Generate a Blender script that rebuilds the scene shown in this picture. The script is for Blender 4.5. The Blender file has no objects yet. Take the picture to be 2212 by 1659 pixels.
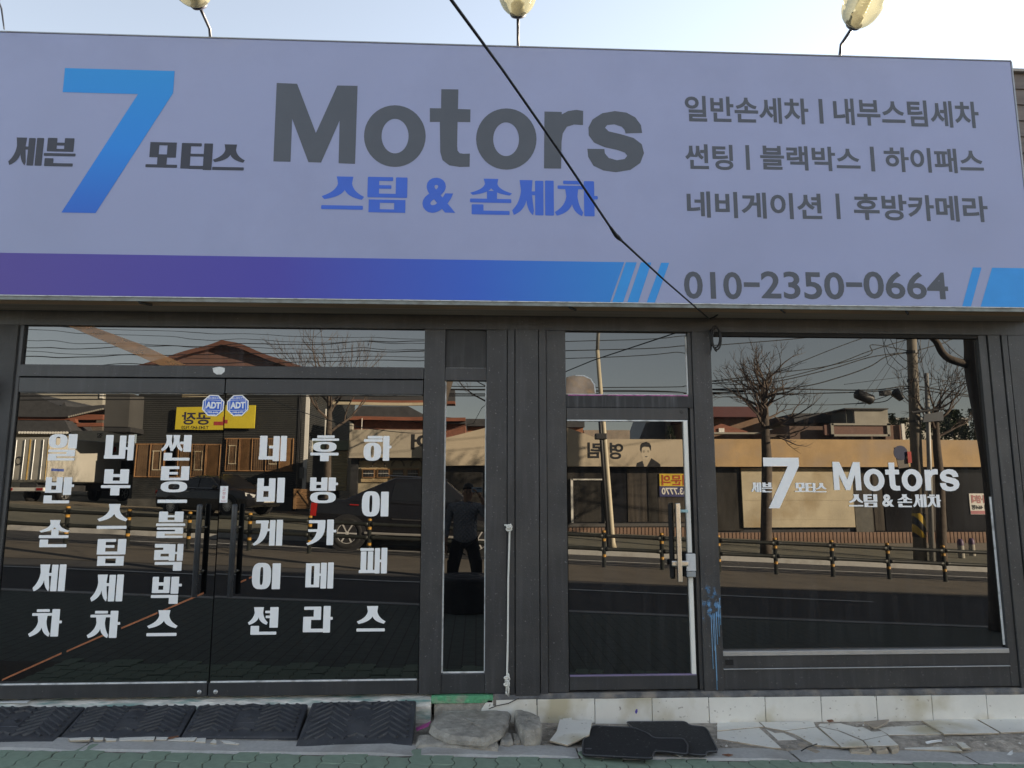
import bpy, bmesh, math, random
from mathutils import Vector, Matrix, noise
from mathutils.geometry import tessellate_polygon
SC = bpy.context.scene
COL = SC.collection
random.seed(7)
# ------------------------------------------------------------------ camera
CAM_D, CAM_H, CAM_F = 5.2, 1.55, 1560.0
PITCH, YAW = math.radians(8.35), math.radians(2.75)
cam = bpy.data.cameras.new('camera'); cam_o = bpy.data.objects.new('camera', cam); COL.objects.link(cam_o)
cam.sensor_width = 36.0; cam.lens = 36.0 * CAM_F / 2212.0; cam.clip_start = 0.02; cam.clip_end = 2000
cam_o.location = (0, -CAM_D, CAM_H); cam_o.rotation_euler = (math.pi / 2 + PITCH, 0, -YAW)
SC.camera = cam_o
# ------------------------------------------------------------------ sky and sun
SUN_EL, SUN_AZ = math.radians(15.5), math.radians(62)      # azimuth from +y towards +x
W = bpy.data.worlds.new('World'); SC.world = W; W.use_nodes = True
wn = W.node_tree; bg = wn.nodes['Background']
sky = wn.nodes.new('ShaderNodeTexSky'); sky.sky_type = 'NISHITA'; sky.sun_disc = False
sky.sun_elevation = SUN_EL; sky.sun_rotation = SUN_AZ
sky.air_density = 1.0; sky.dust_density = 0.12; sky.ozone_density = 1.0; sky.altitude = 100
hs = wn.nodes.new('ShaderNodeHueSaturation'); hs.inputs['Saturation'].default_value = 0.5      # hazy winter air
wn.links.new(sky.outputs[0], hs.inputs['Color']); wn.links.new(hs.outputs[0], bg.inputs[0]); bg.inputs[1].default_value = 0.05
sd = Vector((math.sin(SUN_AZ) * math.cos(SUN_EL), math.cos(SUN_AZ) * math.cos(SUN_EL), math.sin(SUN_EL)))
sl = bpy.data.lights.new('sun', 'SUN'); sl.energy = 5.0; sl.angle = math.radians(0.53); sl.color = (1.0, 0.86, 0.66)
so = bpy.data.objects.new('sun', sl); COL.objects.link(so); so.rotation_euler = (-sd).to_track_quat('-Z', 'Y').to_euler()
so.location = sd * 60
SC.view_settings.view_transform = 'Standard'; SC.view_settings.look = 'None'
SC.view_settings.exposure = 2.85; SC.view_settings.gamma = 1.0
SC.cycles.max_bounces = 8; SC.cycles.glossy_bounces = 4; SC.cycles.caustics_reflective = False

# ------------------------------------------------------------------ survey helpers (picture 2212 wide -> metres)
_fw = Vector((math.sin(YAW) * math.cos(PITCH), math.cos(YAW) * math.cos(PITCH), math.sin(PITCH)))
_rt = Vector((math.cos(YAW), -math.sin(YAW), 0)); _up = _rt.cross(_fw)
def _ray(u, v): return _fw + _rt * ((u - 1106) / CAM_F) + _up * ((829.5 - v) / CAM_F)
def F(u, v, y=0.0):                       # point on the upright plane at depth y
    r = _ray(u, v); t = (y + CAM_D) / r.y
    return Vector((r.x * t, y, CAM_H + r.z * t))
def R(u, v, Y):                           # something across the street, seen mirrored in the glass: stands Y metres before the shop
    p = F(u, v, Y); return Vector((p.x, -Y, p.z))
def A(u, v, h=0.0):                       # point on the level plane z = h
    r = _ray(u, v); t = (h - CAM_H) / r.z
    return Vector((r.x * t, r.y * t - CAM_D, h))
def z1(x, y): return (x / 4.0, 1465.7 + y / 4.0)
def z2(x, y): return (525.4 + x / 4.0, 1465.7 + y / 4.0)
def z3(x, y): return (1050.9 + x / 4.0, 1465.7 + y / 4.0)
def z4(x, y): return (1548.7 + x / 3.333, 1465.7 + y / 3.333)
def ZA(x, y, Y): return R(x / 4.285, 829.6 + y / 4.285, Y)
def ZB(x, y, Y): return R(608.4 + x / 4.285, 829.6 + y / 4.285, Y)
def ZC(x, y, Y): return R(1216.8 + x / 3.261, 708 + y / 3.261, Y)
def ZD(x, y, Y): return R(1521 + x / 3.26, 708 + y / 3.26, Y)
def ZE(x, y, Y): return R(1825.2 + x / 3.26, 708 + y / 3.26, Y)
def curve(pts, n=10):                     # smooth line through the points
    P = [Vector(p) for p in pts]
    if len(P) < 3: return P
    o = []
    for i in range(len(P) - 1):
        p0 = P[max(0, i - 1)]; p1 = P[i]; p2 = P[i + 1]; p3 = P[min(len(P) - 1, i + 2)]
        for k in range(n):
            t = k / n; o.append(.5 * ((2 * p1) + (-p0 + p2) * t + (2 * p0 - 5 * p1 + 4 * p2 - p3) * t * t + (-p0 + 3 * p1 - 3 * p2 + p3) * t ** 3))
    return o + [P[-1]]
def clamp(a, lo, hi): return max(lo, min(hi, a))
def gz(x, Y):                             # ground height before the shop; Y metres from the front
    a = 0.030 + 0.017 * clamp((Y - 1.0) / 4.0, 0, 1)
    x = clamp(x, -45, 45)
    return -a * x + 0.02 * clamp(Y - 16.5, 0, 7)
def az(x): return max(-0.022 - 0.005 * x, -0.03 * x + 0.004)

# ------------------------------------------------------------------ materials
MATS = {}
def _node(nt, t, **k):
    n = nt.nodes.new(t)
    for a, b in k.items(): setattr(n, a, b)
    return n
def mat(name, col, rough=0.6, var=0.15, scale=6.0, bump=0.0, bscale=60.0, metal=0.0, spec=0.4,
        streak=0.0, dirt=None, dirt_amt=0.0, dirt_scale=3.0, speck=None, speck_amt=0.0, speck_scale=60.0, stretch=(1, 1, 1), coat=0.0, trans=0.0):
    if name in MATS: return MATS[name]
    m = bpy.data.materials.new(name); m.use_nodes = True; nt = m.node_tree
    p = nt.nodes['Principled BSDF']
    p.inputs['Roughness'].default_value = rough; p.inputs['Metallic'].default_value = metal
    p.inputs['Specular IOR Level'].default_value = spec
    if coat: p.inputs['Coat Weight'].default_value = coat; p.inputs['Coat Roughness'].default_value = 0.05
    if trans: p.inputs['Transmission Weight'].default_value = trans
    tc = _node(nt, 'ShaderNodeTexCoord'); mp = _node(nt, 'ShaderNodeMapping'); mp.inputs['Scale'].default_value = stretch
    nt.links.new(tc.outputs['Object'], mp.inputs[0])
    n1 = _node(nt, 'ShaderNodeTexNoise'); n1.inputs['Scale'].default_value = scale; n1.inputs['Detail'].default_value = 6; n1.inputs['Roughness'].default_value = 0.65
    nt.links.new(mp.outputs[0], n1.inputs['Vector'])
    rm = _node(nt, 'ShaderNodeMapRange'); rm.inputs['From Min'].default_value = 0.3; rm.inputs['From Max'].default_value = 0.7
    nt.links.new(n1.outputs[0], rm.inputs[0])
    mx = _node(nt, 'ShaderNodeMix', data_type='RGBA')
    mx.inputs[6].default_value = tuple(clamp(c * (1 - var), 0, 1) for c in col) + (1,)
    mx.inputs[7].default_value = tuple(clamp(c * (1 + var), 0, 1) for c in col) + (1,)
    nt.links.new(rm.outputs[0], mx.inputs[0])
    out = mx.outputs[2]
    def over(src, fac, c):
        q = _node(nt, 'ShaderNodeMix', data_type='RGBA'); q.inputs[7].default_value = tuple(c) + (1,)
        nt.links.new(src, q.inputs[6]); nt.links.new(fac, q.inputs[0]); return q.outputs[2]
    def masknoise(sc, lo, hi, amt, stretchv=None):
        v = mp.outputs[0]
        if stretchv:
            m2 = _node(nt, 'ShaderNodeMapping'); m2.inputs['Scale'].default_value = stretchv; nt.links.new(tc.outputs['Object'], m2.inputs[0]); v = m2.outputs[0]
        a = _node(nt, 'ShaderNodeTexNoise'); a.inputs['Scale'].default_value = sc; a.inputs['Detail'].default_value = 5; nt.links.new(v, a.inputs['Vector'])
        b = _node(nt, 'ShaderNodeMapRange'); b.inputs['From Min'].default_value = lo; b.inputs['From Max'].default_value = hi; b.inputs['To Max'].default_value = amt
        nt.links.new(a.outputs[0], b.inputs[0]); return b.outputs[0]
    if streak: out = over(out, masknoise(9, 0.52, 0.75, streak, (3.0, 3.0, 0.22)), tuple(clamp(c * 2.6 + 0.02, 0, 1) for c in col))
    if dirt: out = over(out, masknoise(dirt_scale, 0.5, 0.68, dirt_amt), dirt)
    if speck:
        out = over(out, masknoise(speck_scale, 0.66, 0.72, speck_amt), speck)
    nt.links.new(out, p.inputs['Base Color'])
    if bump:
        n2 = _node(nt, 'ShaderNodeTexNoise'); n2.inputs['Scale'].default_value = bscale; n2.inputs['Detail'].default_value = 5
        nt.links.new(mp.outputs[0], n2.inputs['Vector'])
        bp = _node(nt, 'ShaderNodeBump'); bp.inputs['Strength'].default_value = bump; bp.inputs['Distance'].default_value = 0.01
        nt.links.new(n2.outputs[0], bp.inputs['Height']); nt.links.new(bp.outputs[0], p.inputs['Normal'])
    MATS[name] = m; return m
def mat_ramp(name, stops, axis, lo, hi, rough=0.5):
    """printed colour blend along an object axis"""
    m = bpy.data.materials.new(name); m.use_nodes = True; nt = m.node_tree; p = nt.nodes['Principled BSDF']
    p.inputs['Roughness'].default_value = rough; p.inputs['Specular IOR Level'].default_value = 0.3
    tc = _node(nt, 'ShaderNodeTexCoord'); sx = _node(nt, 'ShaderNodeSeparateXYZ'); nt.links.new(tc.outputs['Object'], sx.inputs[0])
    mr = _node(nt, 'ShaderNodeMapRange'); mr.inputs['From Min'].default_value = lo; mr.inputs['From Max'].default_value = hi
    nt.links.new(sx.outputs[axis], mr.inputs[0])
    cr = _node(nt, 'ShaderNodeValToRGB'); nt.links.new(mr.outputs[0], cr.inputs[0])
    e = cr.color_ramp.elements
    while len(e) < len(stops): e.new(0.5)
    for i, (q, c) in enumerate(stops): e[i].position = q; e[i].color = tuple(c) + (1,)
    nt.links.new(cr.outputs[0], p.inputs['Base Color']); MATS[name] = m; return m
def mat_glass(name, refl=0.22, wave=0.02, wscale=1.2, dust=0.02, dustcol=(0.3, 0.31, 0.33), base=0.0025):
    m = bpy.data.materials.new(name); m.use_nodes = True; nt = m.node_tree; nt.nodes.remove(nt.nodes['Principled BSDF'])
    o = nt.nodes['Material Output']
    tc = _node(nt, 'ShaderNodeTexCoord')
    n = _node(nt, 'ShaderNodeTexNoise'); n.inputs['Scale'].default_value = wscale; n.inputs['Detail'].default_value = 1.0
    nt.links.new(tc.outputs['Object'], n.inputs['Vector'])
    bp = _node(nt, 'ShaderNodeBump'); bp.inputs['Strength'].default_value = wave; bp.inputs['Distance'].default_value = 0.02
    nt.links.new(n.outputs[0], bp.inputs['Height'])
    gl = _node(nt, 'ShaderNodeBsdfGlossy'); gl.inputs['Roughness'].default_value = 0.0; gl.inputs['Color'].default_value = (1.0, 0.97, 0.93, 1)
    nt.links.new(bp.outputs[0], gl.inputs['Normal'])
    df = _node(nt, 'ShaderNodeBsdfDiffuse'); df.inputs['Color'].default_value = (base, base * 1.05, base * 1.2, 1)
    # dust film, streaked downwards
    mp = _node(nt, 'ShaderNodeMapping'); mp.inputs['Scale'].default_value = (9, 9, 0.8); nt.links.new(tc.outputs['Object'], mp.inputs[0])
    n2 = _node(nt, 'ShaderNodeTexNoise'); n2.inputs['Scale'].default_value = 2.2; n2.inputs['Detail'].default_value = 7; n2.inputs['Roughness'].default_value = 0.7
    nt.links.new(mp.outputs[0], n2.inputs['Vector'])
    r2 = _node(nt, 'ShaderNodeMapRange'); r2.inputs['From Min'].default_value = 0.45; r2.inputs['From Max'].default_value = 0.8; r2.inputs['To Min'].default_value = dust * 0.25; r2.inputs['To Max'].default_value = dust * 3
    nt.links.new(n2.outputs[0], r2.inputs[0])
    dd = _node(nt, 'ShaderNodeBsdfDiffuse'); dd.inputs['Color'].default_value = tuple(dustcol) + (1,)
    m1 = _node(nt, 'ShaderNodeMixShader'); m1.inputs[0].default_value = refl
    nt.links.new(df.outputs[0], m1.inputs[1]); nt.links.new(gl.outputs[0], m1.inputs[2])
    m2 = _node(nt, 'ShaderNodeMixShader'); nt.links.new(r2.outputs[0], m2.inputs[0]); nt.links.new(m1.outputs[0], m2.inputs[1]); nt.links.new(dd.outputs[0], m2.inputs[2])
    nt.links.new(m2.outputs[0], o.inputs[0]); MATS[name] = m; return m

# ------------------------------------------------------------------ mesh helpers
ORG = {}
def smoothstep(t): return t * t * (3 - 2 * t)
class MB:
    def __init__(s): s.v = []; s.f = []; s.m = []
    def add(s, vs, fs, mi=0):
        b = len(s.v); s.v += [Vector(q) for q in vs]
        for q in fs: s.f.append([b + i for i in q]); s.m.append(mi)
        return s
    def box(s, x0, x1, y0, y1, z0, z1, mi=0):
        if x0 > x1: x0, x1 = x1, x0
        if y0 > y1: y0, y1 = y1, y0
        if z0 > z1: z0, z1 = z1, z0
        return s.add([(x0, y0, z0), (x1, y0, z0), (x1, y1, z0), (x0, y1, z0), (x0, y0, z1), (x1, y0, z1), (x1, y1, z1), (x0, y1, z1)],
                     [(0, 3, 2, 1), (4, 5, 6, 7), (0, 1, 5, 4), (1, 2, 6, 5), (2, 3, 7, 6), (3, 0, 4, 7)], mi)
    def quad(s, a, b, c, d, mi=0): return s.add([a, b, c, d], [(0, 1, 2, 3)], mi)
    def prism(s, pts, off, mi=0):
        """closed solid: planar outline pts extruded by off"""
        n = len(pts); off = Vector(off); P = [Vector(q) for q in pts]
        tri = tessellate_polygon([P])
        vs = P + [q + off for q in P]
        fs = [tuple(t) for t in tri] + [tuple(n + i for i in reversed(t)) for t in tri] + [(i, (i + 1) % n, n + (i + 1) % n, n + i) for i in range(n)]
        return s.add(vs, fs, mi)
    def flat(s, loops, mi=0):
        P = [[Vector(q) for q in l] for l in loops]; vs = [q for l in P for q in l]
        return s.add(vs, [tuple(t) for t in tessellate_polygon(P)], mi)
    def tube(s, pts, r, n=8, mi=0, cap=True):
        P = [Vector(q) for q in pts]; k = len(P)
        rr = r if isinstance(r, (list, tuple)) else [r] * k
        b = len(s.v); up = None
        for i in range(k):
            d = (P[min(i + 1, k - 1)] - P[max(i - 1, 0)])
            if d.length < 1e-9: d = Vector((0, 0, 1))
            d.normalize()
            if up is None:
                up = Vector((0, 0, 1)) if abs(d.z) < 0.9 else Vector((1, 0, 0))
            a = d.cross(up)
            if a.length < 1e-6: a = d.orthogonal()
            a.normalize(); c = a.cross(d); up = c
            for j in range(n):
                t = 2 * math.pi * j / n
                s.v.append(P[i] + (a * math.cos(t) + c * math.sin(t)) * rr[i])
        for i in range(k - 1):
            for j in range(n):
                s.f.append([b + i * n + j, b + i * n + (j + 1) % n, b + (i + 1) * n + (j + 1) % n, b + (i + 1) * n + j]); s.m.append(mi)
        if cap:
            s.f.append([b + j for j in reversed(range(n))]); s.m.append(mi)
            s.f.append([b + (k - 1) * n + j for j in range(n)]); s.m.append(mi)
        return s
    def lathe(s, o, axis, prof, n=24, mi=0, close=False):
        o = Vector(o); ax = Vector(axis).normalized(); a = ax.orthogonal().normalized(); c = ax.cross(a); b = len(s.v); k = len(prof)
        for (r, h) in prof:
            for j in range(n):
                t = 2 * math.pi * j / n
                s.v.append(o + ax * h + (a * math.cos(t) + c * math.sin(t)) * r)
        for i in range(k if close else k - 1):
            i2 = (i + 1) % k
            for j in range(n):
                s.f.append([b + i * n + j, b + i * n + (j + 1) % n, b + i2 * n + (j + 1) % n, b + i2 * n + j]); s.m.append(mi)
        return s
    def loft(s, rings, mi=0, caps=True):
        b = len(s.v); n = len(rings[0]); k = len(rings)
        for rg in rings: s.v += [Vector(q) for q in rg]
        for i in range(k - 1):
            for j in range(n):
                s.f.append([b + i * n + j, b + i * n + (j + 1) % n, b + (i + 1) * n + (j + 1) % n, b + (i + 1) * n + j]); s.m.append(mi)
        if caps:
            s.f.append([b + j for j in reversed(range(n))]); s.m.append(mi)
            s.f.append([b + (k - 1) * n + j for j in range(n)]); s.m.append(mi)
        return s
    def xform(s, M, start=0):
        for i in range(start, len(s.v)): s.v[i] = M @ s.v[i]
        return s
    def build(s, name, mats, parent=None, smooth=False, bevel=0.0, fix=True):
        me = bpy.data.meshes.new(name)
        if parent is not None: org = ORG[parent.name]
        else:
            n = max(1, len(s.v)); org = Vector((sum(q.x for q in s.v) / n, sum(q.y for q in s.v) / n, min(q.z for q in s.v)))
        me.from_pydata([tuple(q - org) for q in s.v], [], s.f)
        if not isinstance(mats, (list, tuple)): mats = [mats]
        for q in mats: me.materials.append(q)
        if len(mats) > 1: me.polygons.foreach_set('material_index', s.m)
        if fix:
            bm = bmesh.new(); bm.from_mesh(me); bmesh.ops.recalc_face_normals(bm, faces=bm.faces); bm.to_mesh(me); bm.free()
        if smooth: me.polygons.foreach_set('use_smooth', [True] * len(me.polygons))
        o = bpy.data.objects.new(name, me); COL.objects.link(o); ORG[o.name] = org
        if parent is None: o.location = org
        else: o.parent = parent
        if bevel:
            md = o.modifiers.new('bevel', 'BEVEL'); md.width = bevel; md.segments = 2; md.limit_method = 'ANGLE'; md.angle_limit = math.radians(40)
        return o
def tag(o, label, cat=None, group=None, kind=None):
    if label: o['label'] = label
    if cat: o['category'] = cat
    if group: o['group'] = group
    if kind: o['kind'] = kind
    return o
def thing(name, loc, label, cat, group=None):
    o = bpy.data.objects.new(name, None); COL.objects.link(o); o.location = loc; o.empty_display_size = 0.1
    ORG[o.name] = Vector(loc); return tag(o, label, cat, group)
def bar(name, x0, x1, z0, z1, y0, y1, m, parent, bevel=0.003):
    return MB().box(x0, x1, y0, y1, z0, z1).build(name, m, parent, bevel=bevel)
def copy_tree(o, delta, label=None, parent=None):
    c = o.copy(); COL.objects.link(c)
    if parent is None: c.location = Vector(o.location) + Vector(delta)
    else: c.parent = parent
    ORG[c.name] = ORG[o.name] + Vector(delta)
    if label: c['label'] = label
    for ch in [q for q in COL.objects if q.parent == o]: copy_tree(ch, delta, None, c)
    return c

# ------------------------------------------------------------------ lettering
_TXT = {}
def text_geo(body, offset=0.02):
    k = (body, offset)
    if k in _TXT: return _TXT[k]
    cu = bpy.data.curves.new('lettering', 'FONT'); cu.body = body; cu.offset = offset; cu.resolution_u = 4
    ob = bpy.data.objects.new('lettering', cu); COL.objects.link(ob)
    dg = bpy.context.evaluated_depsgraph_get(); me = bpy.data.meshes.new_from_object(ob.evaluated_get(dg))
    vs = [(q.co.x, q.co.y) for q in me.vertices]; fs = [list(p.vertices) for p in me.polygons]
    bpy.data.objects.remove(ob); bpy.data.curves.remove(cu); bpy.data.meshes.remove(me)
    x0 = min(q[0] for q in vs); x1 = max(q[0] for q in vs); y0 = min(q[1] for q in vs); y1 = max(q[1] for q in vs)
    vs = [((a - x0) / (x1 - x0), (b - y0) / (y1 - y0)) for a, b in vs]
    _TXT[k] = (vs, fs); return _TXT[k]
def explode(mb, tris, mp, toward, mi=0):
    """each triangle its own, a hair apart in depth so that overlapping strokes never share a plane"""
    for i, t in enumerate(tris):
        o = toward * (((i * 7) % 41) * 6e-6)
        mb.add([mp(*q) + o for q in t], [tuple(range(len(t)))], mi)
def text(name, body, a, b, c, d, m, parent, offset=0.02, toward=Vector((0, -1, 0)), mb=None, mi=0):
    """lettering laid into the quad a (bottom left) b (bottom right) c (top right) d (top left)"""
    vs, fs = text_geo(body, offset); own = mb is None
    mb = mb or MB()
    def mp(s, t): return (a * (1 - s) + b * s) * (1 - t) + (d * (1 - s) + c * s) * t
    explode(mb, [[vs[i] for i in f] for f in fs], mp, toward, mi)
    return mb.build(name, m, parent, fix=False) if own else mb
def rect_quad(x0, x1, z0, z1, y): return Vector((x0, y, z0)), Vector((x1, y, z0)), Vector((x1, y, z1)), Vector((x0, y, z1))
# heavy hangul, drawn stroke by stroke in a 100 x 100 box
def _R(x0, y0, x1, y1, c=1.6):
    c = min(c, (x1 - x0) / 3, (y1 - y0) / 3)
    return [[(x0 + c, y0), (x1 - c, y0), (x1, y0 + c), (x1, y1 - c), (x1 - c, y1), (x0 + c, y1), (x0, y1 - c), (x0, y0 + c)]]
def _bz(p, q, r, n=7): return [((1 - t) ** 2 * p[0] + 2 * t * (1 - t) * q[0] + t * t * r[0], (1 - t) ** 2 * p[1] + 2 * t * (1 - t) * q[1] + t * t * r[1]) for t in [i / n for i in range(n + 1)]]
def _S(x0, y0, x1, y1, a, b):
    """siot: block a..b at the top, two curved legs"""
    h = y1 - y0; cx = (a + b) / 2; th = h * 0.13
    L = _bz((a + (b - a) * .04, y1 - h * .3), (a - (b - a) * .05, y0 + h * .35), (x0, y0 + th), 8)
    l = _bz((x0 + (cx - x0) * .12, y0), (cx - (cx - x0) * .15, y0 + h * .12), (cx, y0 + h * .42), 8)
    r = _bz((cx, y0 + h * .42), (cx + (x1 - cx) * .15, y0 + h * .12), (x1 - (x1 - cx) * .12, y0), 8)
    Rr = _bz((x1, y0 + th), (b + (b - a) * .05, y0 + h * .35), (b - (b - a) * .04, y1 - h * .3), 8)
    return [[(a - 2, y1)] + L + l + r[1:] + Rr + [(b + 1, y1)]]
def _O(x0, y0, x1, y1, hx, hy, p=2.6):
    cx, cy = (x0 + x1) / 2, (y0 + y1) / 2
    def el(rx, ry, p):
        o = []
        for i in range(28):
            t = 2 * math.pi * i / 28; c, s = math.cos(t), math.sin(t)
            o.append((cx + rx * math.copysign(abs(c) ** (2 / p), c), cy + ry * math.copysign(abs(s) ** (2 / p), s)))
        return o
    return [el((x1 - x0) / 2, (y1 - y0) / 2, p), list(reversed(el(hx, hy, 3.2)))]
def _K(x0, x1, top, y0, w):
    """giyeok's falling stroke"""
    return [[(x1 - w, top)] + _bz((x1 - w, top - 20), (x1 - w - 2, y0 + 22), (x0, y0 + 7)) + _bz((x0 + 5, y0), (x1 - 2, y0 + 16), (x1, top - 20)) + [(x1, top)]]
def _B(x0, y0, x1, y1, tx, ty): return [[(x0, y0), (x1, y0), (x1, y1), (x0, y1)], [(x0 + tx, y0 + ty), (x0 + tx, y1 - ty), (x1 - tx, y1 - ty), (x1 - tx, y0 + ty)]]
def bieup(x0, y0, x1, y1):
    w = (x1 - x0) * .36; h = y1 - y0
    return [_R(x0, y0, x0 + w, y1), _R(x1 - w, y0, x1, y1), _R(x0 + w * .8, y0, x1 - w * .8, y0 + h * .2, .1), _R(x0 + w * .8, y0 + h * .45, x1 - w * .8, y0 + h * .66, .1)]
def nieun(y=30, x0=4, x1=94): return [_R(x0, 0, x0 + 28, y), _R(x0 + 20, 0, x1, 11)]
def rieul(x0, y0, x1, y1, w):
    h = y1 - y0; b = h * .23
    return [_R(x0, y1 - b, x1, y1), _R(x1 - w, y0 + h * .5, x1, y1 - b * .5, .5), _R(x0, y0 + h * .39, x1, y0 + h * .39 + b), _R(x0, y0, x0 + w, y0 + h * .5, .5), _R(x0 + 1, y0, x1, y0 + b * .95)]
GL = {
 '일': [_O(0, 47, 66, 100, 8, 16), _R(69, 45, 100, 100)] + rieul(2, 0, 96, 41, 30),
 '반': bieup(2, 40, 60, 100) + [_R(64, 32, 92, 100), _R(90, 62, 100, 72)] + nieun(30, 0, 88),
 '손': [_S(0, 54, 100, 100, 34, 66), _R(40, 42, 64, 66), _R(0, 33, 98, 44)] + nieun(28),
 '세': [_S(0, 0, 52, 100, 20, 48), _R(44, 57, 58, 68), _R(55, 0, 75, 99), _R(79, 0, 100, 100)],
 '차': [_R(20, 90, 60, 100), _R(7, 76, 68, 86), _S(0, 0, 66, 80, 26, 54), _R(68, 0, 92, 100), _R(90, 48, 100, 58)],
 '내': [_R(2, 8, 28, 100), _R(0, 6, 58, 20), _R(50, 6, 72, 98), _R(70, 42, 84, 52), _R(79, 0, 100, 100)],
 '부': bieup(8, 45, 92, 100) + [_R(0, 28, 100, 39), _R(33, 0, 64, 32)],
 '스': [_S(0, 30, 100, 100, 36, 72), _R(0, 0, 98, 12)],
 '팀': [_R(0, 42, 29, 100), _R(25, 89, 64, 100), _R(25, 67, 60, 77), _R(25, 42, 74, 53), _R(71, 42, 100, 100), _B(4, 0, 96, 36, 28, 9)],
 '썬': [_S(0, 36, 42, 100, 16, 34), _S(30, 36, 72, 100, 40, 60), _R(62, 64, 78, 74), _R(74, 34, 100, 100)] + nieun(30, 10, 97),
 '팅': [_R(0, 46, 29, 100), _R(25, 89, 64, 100), _R(25, 68, 60, 78), _R(25, 46, 74, 56), _R(71, 46, 100, 100), _O(2, 0, 96, 42, 20, 11)],
 'ㅡ': [_R(0, 0, 100, 100)],
 '블': bieup(8, 60, 92, 100) + [_R(0, 45, 100, 55)] + rieul(4, 0, 94, 40, 28),
 '랙': rieul(0, 40, 52, 100, 22) + [_R(51, 37, 72, 99), _R(70, 62, 84, 70), _R(79, 37, 100, 100), _R(4, 22, 98, 33), _R(68, 0, 98, 26)],
 '박': bieup(2, 40, 60, 100) + [_R(64, 37, 90, 100), _R(88, 64, 100, 74), _R(0, 22, 90, 33), _R(60, 0, 90, 26)],
 '네': [_R(2, 8, 29, 100), _R(0, 6, 56, 19), _R(36, 50, 56, 60), _R(51, 0, 74, 99), _R(78, 0, 100, 100)],
 '비': bieup(0, 4, 66, 98) + [_R(73, 0, 100, 100)],
 '게': [_R(8, 86, 52, 98), _K(0, 50, 90, 0, 24), _R(46, 56, 58, 66), _R(56, 0, 75, 99), _R(79, 0, 100, 100)],
 '이': [_O(0, 0, 67, 100, 5.5, 34, 3.0), _R(71, 0, 100, 98)],
 '션': [_S(0, 36, 66, 100, 20, 50), _R(56, 78, 76, 87), _R(58, 60, 76, 69), _R(72, 25, 100, 100)] + nieun(32, 10, 96),
 '후': [_R(22, 90, 84, 100), _R(4, 79, 100, 88), _O(8, 36, 92, 75, 16, 11), _R(0, 22, 100, 33), _R(35, 0, 66, 26)],
 '방': bieup(0, 48, 62, 100) + [_R(66, 48, 92, 100), _R(90, 70, 100, 80), _O(2, 0, 94, 44, 20, 12)],
 '카': [_R(6, 86, 62, 98), _K(0, 62, 90, 0, 26), _R(4, 52, 50, 62), _R(68, 0, 91, 100), _R(89, 50, 100, 60)],
 '메': [_B(0, 5, 50, 97, 20, 10), _R(46, 48, 58, 58), _R(54, 0, 75, 99), _R(79, 0, 100, 100)],
 '라': [_R(2, 86, 60, 98), _R(35, 52, 60, 90, .5), _R(0, 48, 60, 60), _R(0, 4, 27, 56, .5), _R(0, 2, 68, 15), _R(68, 0, 92, 100), _R(90, 48, 100, 59)],
 '하': [_R(14, 89, 68, 100), _R(0, 76, 68, 87), _O(0, 0, 64, 73, 6, 24), _R(70, 0, 93, 100), _R(91, 50, 100, 61)],
 '패': [_R(4, 88, 52, 99), _R(6, 8, 26, 86), _R(31, 8, 50, 86), _R(0, 2, 60, 14), _R(56, 0, 74, 99), _R(72, 44, 84, 54), _R(79, 0, 100, 100)],
 '븐': bieup(8, 52, 92, 100) + [_R(0, 36, 100, 46)] + nieun(28, 4, 94),
 '모': [_B(10, 40, 94, 100, 29, 12), _R(36, 8, 66, 44), _R(0, 0, 100, 12)],
 '터': [_R(0, 4, 30, 100), _R(26, 88, 64, 100), _R(26, 50, 60, 60), _R(26, 3, 74, 15), _R(58, 50, 76, 60), _R(72, 0, 100, 100)],
}
def heavy(mb, ch, a, b, c, d, mi=0, toward=Vector((0, -1, 0))):
    tris = []
    for part in GL[ch]:
        P = [[Vector((x, y, 0)) for x, y in l] for l in part]; fl = [q for l in P for q in l]
        for t in tessellate_polygon(P): tris.append([(fl[i].x / 100, fl[i].y / 100) for i in t])
    # every stroke on its own level
    def mp(s, t): return (a * (1 - s) + b * s) * (1 - t) + (d * (1 - s) + c * s) * t
    k = 0
    for part in GL[ch]:
        P = [[Vector((x, y, 0)) for x, y in l] for l in part]; fl = [q for l in P for q in l]
        o = toward * (k * 4e-5); k += 1
        for t in tessellate_polygon(P): mb.add([mp(fl[i].x / 100, fl[i].y / 100) + o for i in t], [(0, 1, 2)], mi)
    return mb
# ================================================================== palette
paint = mat('charcoal_paint', (0.040, 0.041, 0.044), 0.42, 0.22, 3.0, bump=0.18, bscale=110, spec=0.45, streak=0.22, dirt=(0.075, 0.074, 0.072), dirt_amt=0.5, dirt_scale=2.2, speck=(0.35, 0.35, 0.35), speck_amt=0.4, speck_scale=75)
paint2 = mat('charcoal_paint_clean', (0.034, 0.036, 0.040), 0.38, 0.18, 2.0, bump=0.12, bscale=130, spec=0.5, streak=0.22, dirt=(0.06, 0.06, 0.06), dirt_amt=0.45, dirt_scale=3.0, speck=(0.3, 0.3, 0.3), speck_amt=0.3, speck_scale=70)
paint_worn = mat('charcoal_paint_worn', (0.034, 0.035, 0.037), 0.55, 0.3, 4.0, bump=0.1, bscale=120, streak=0.35)
black_gap = mat('black_rubber_gap', (0.008, 0.008, 0.009), 0.7, 0.1)
white_p = mat('white_sealant', (0.72, 0.74, 0.74), 0.5, 0.15, 12, dirt=(0.18, 0.17, 0.16), dirt_amt=0.6, dirt_scale=14)
vinyl = mat('white_vinyl', (0.90, 0.91, 0.92), 0.45, 0.02, 3)
steel = mat('brushed_steel', (0.62, 0.60, 0.56), 0.28, 0.1, 30, metal=1.0)
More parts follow.
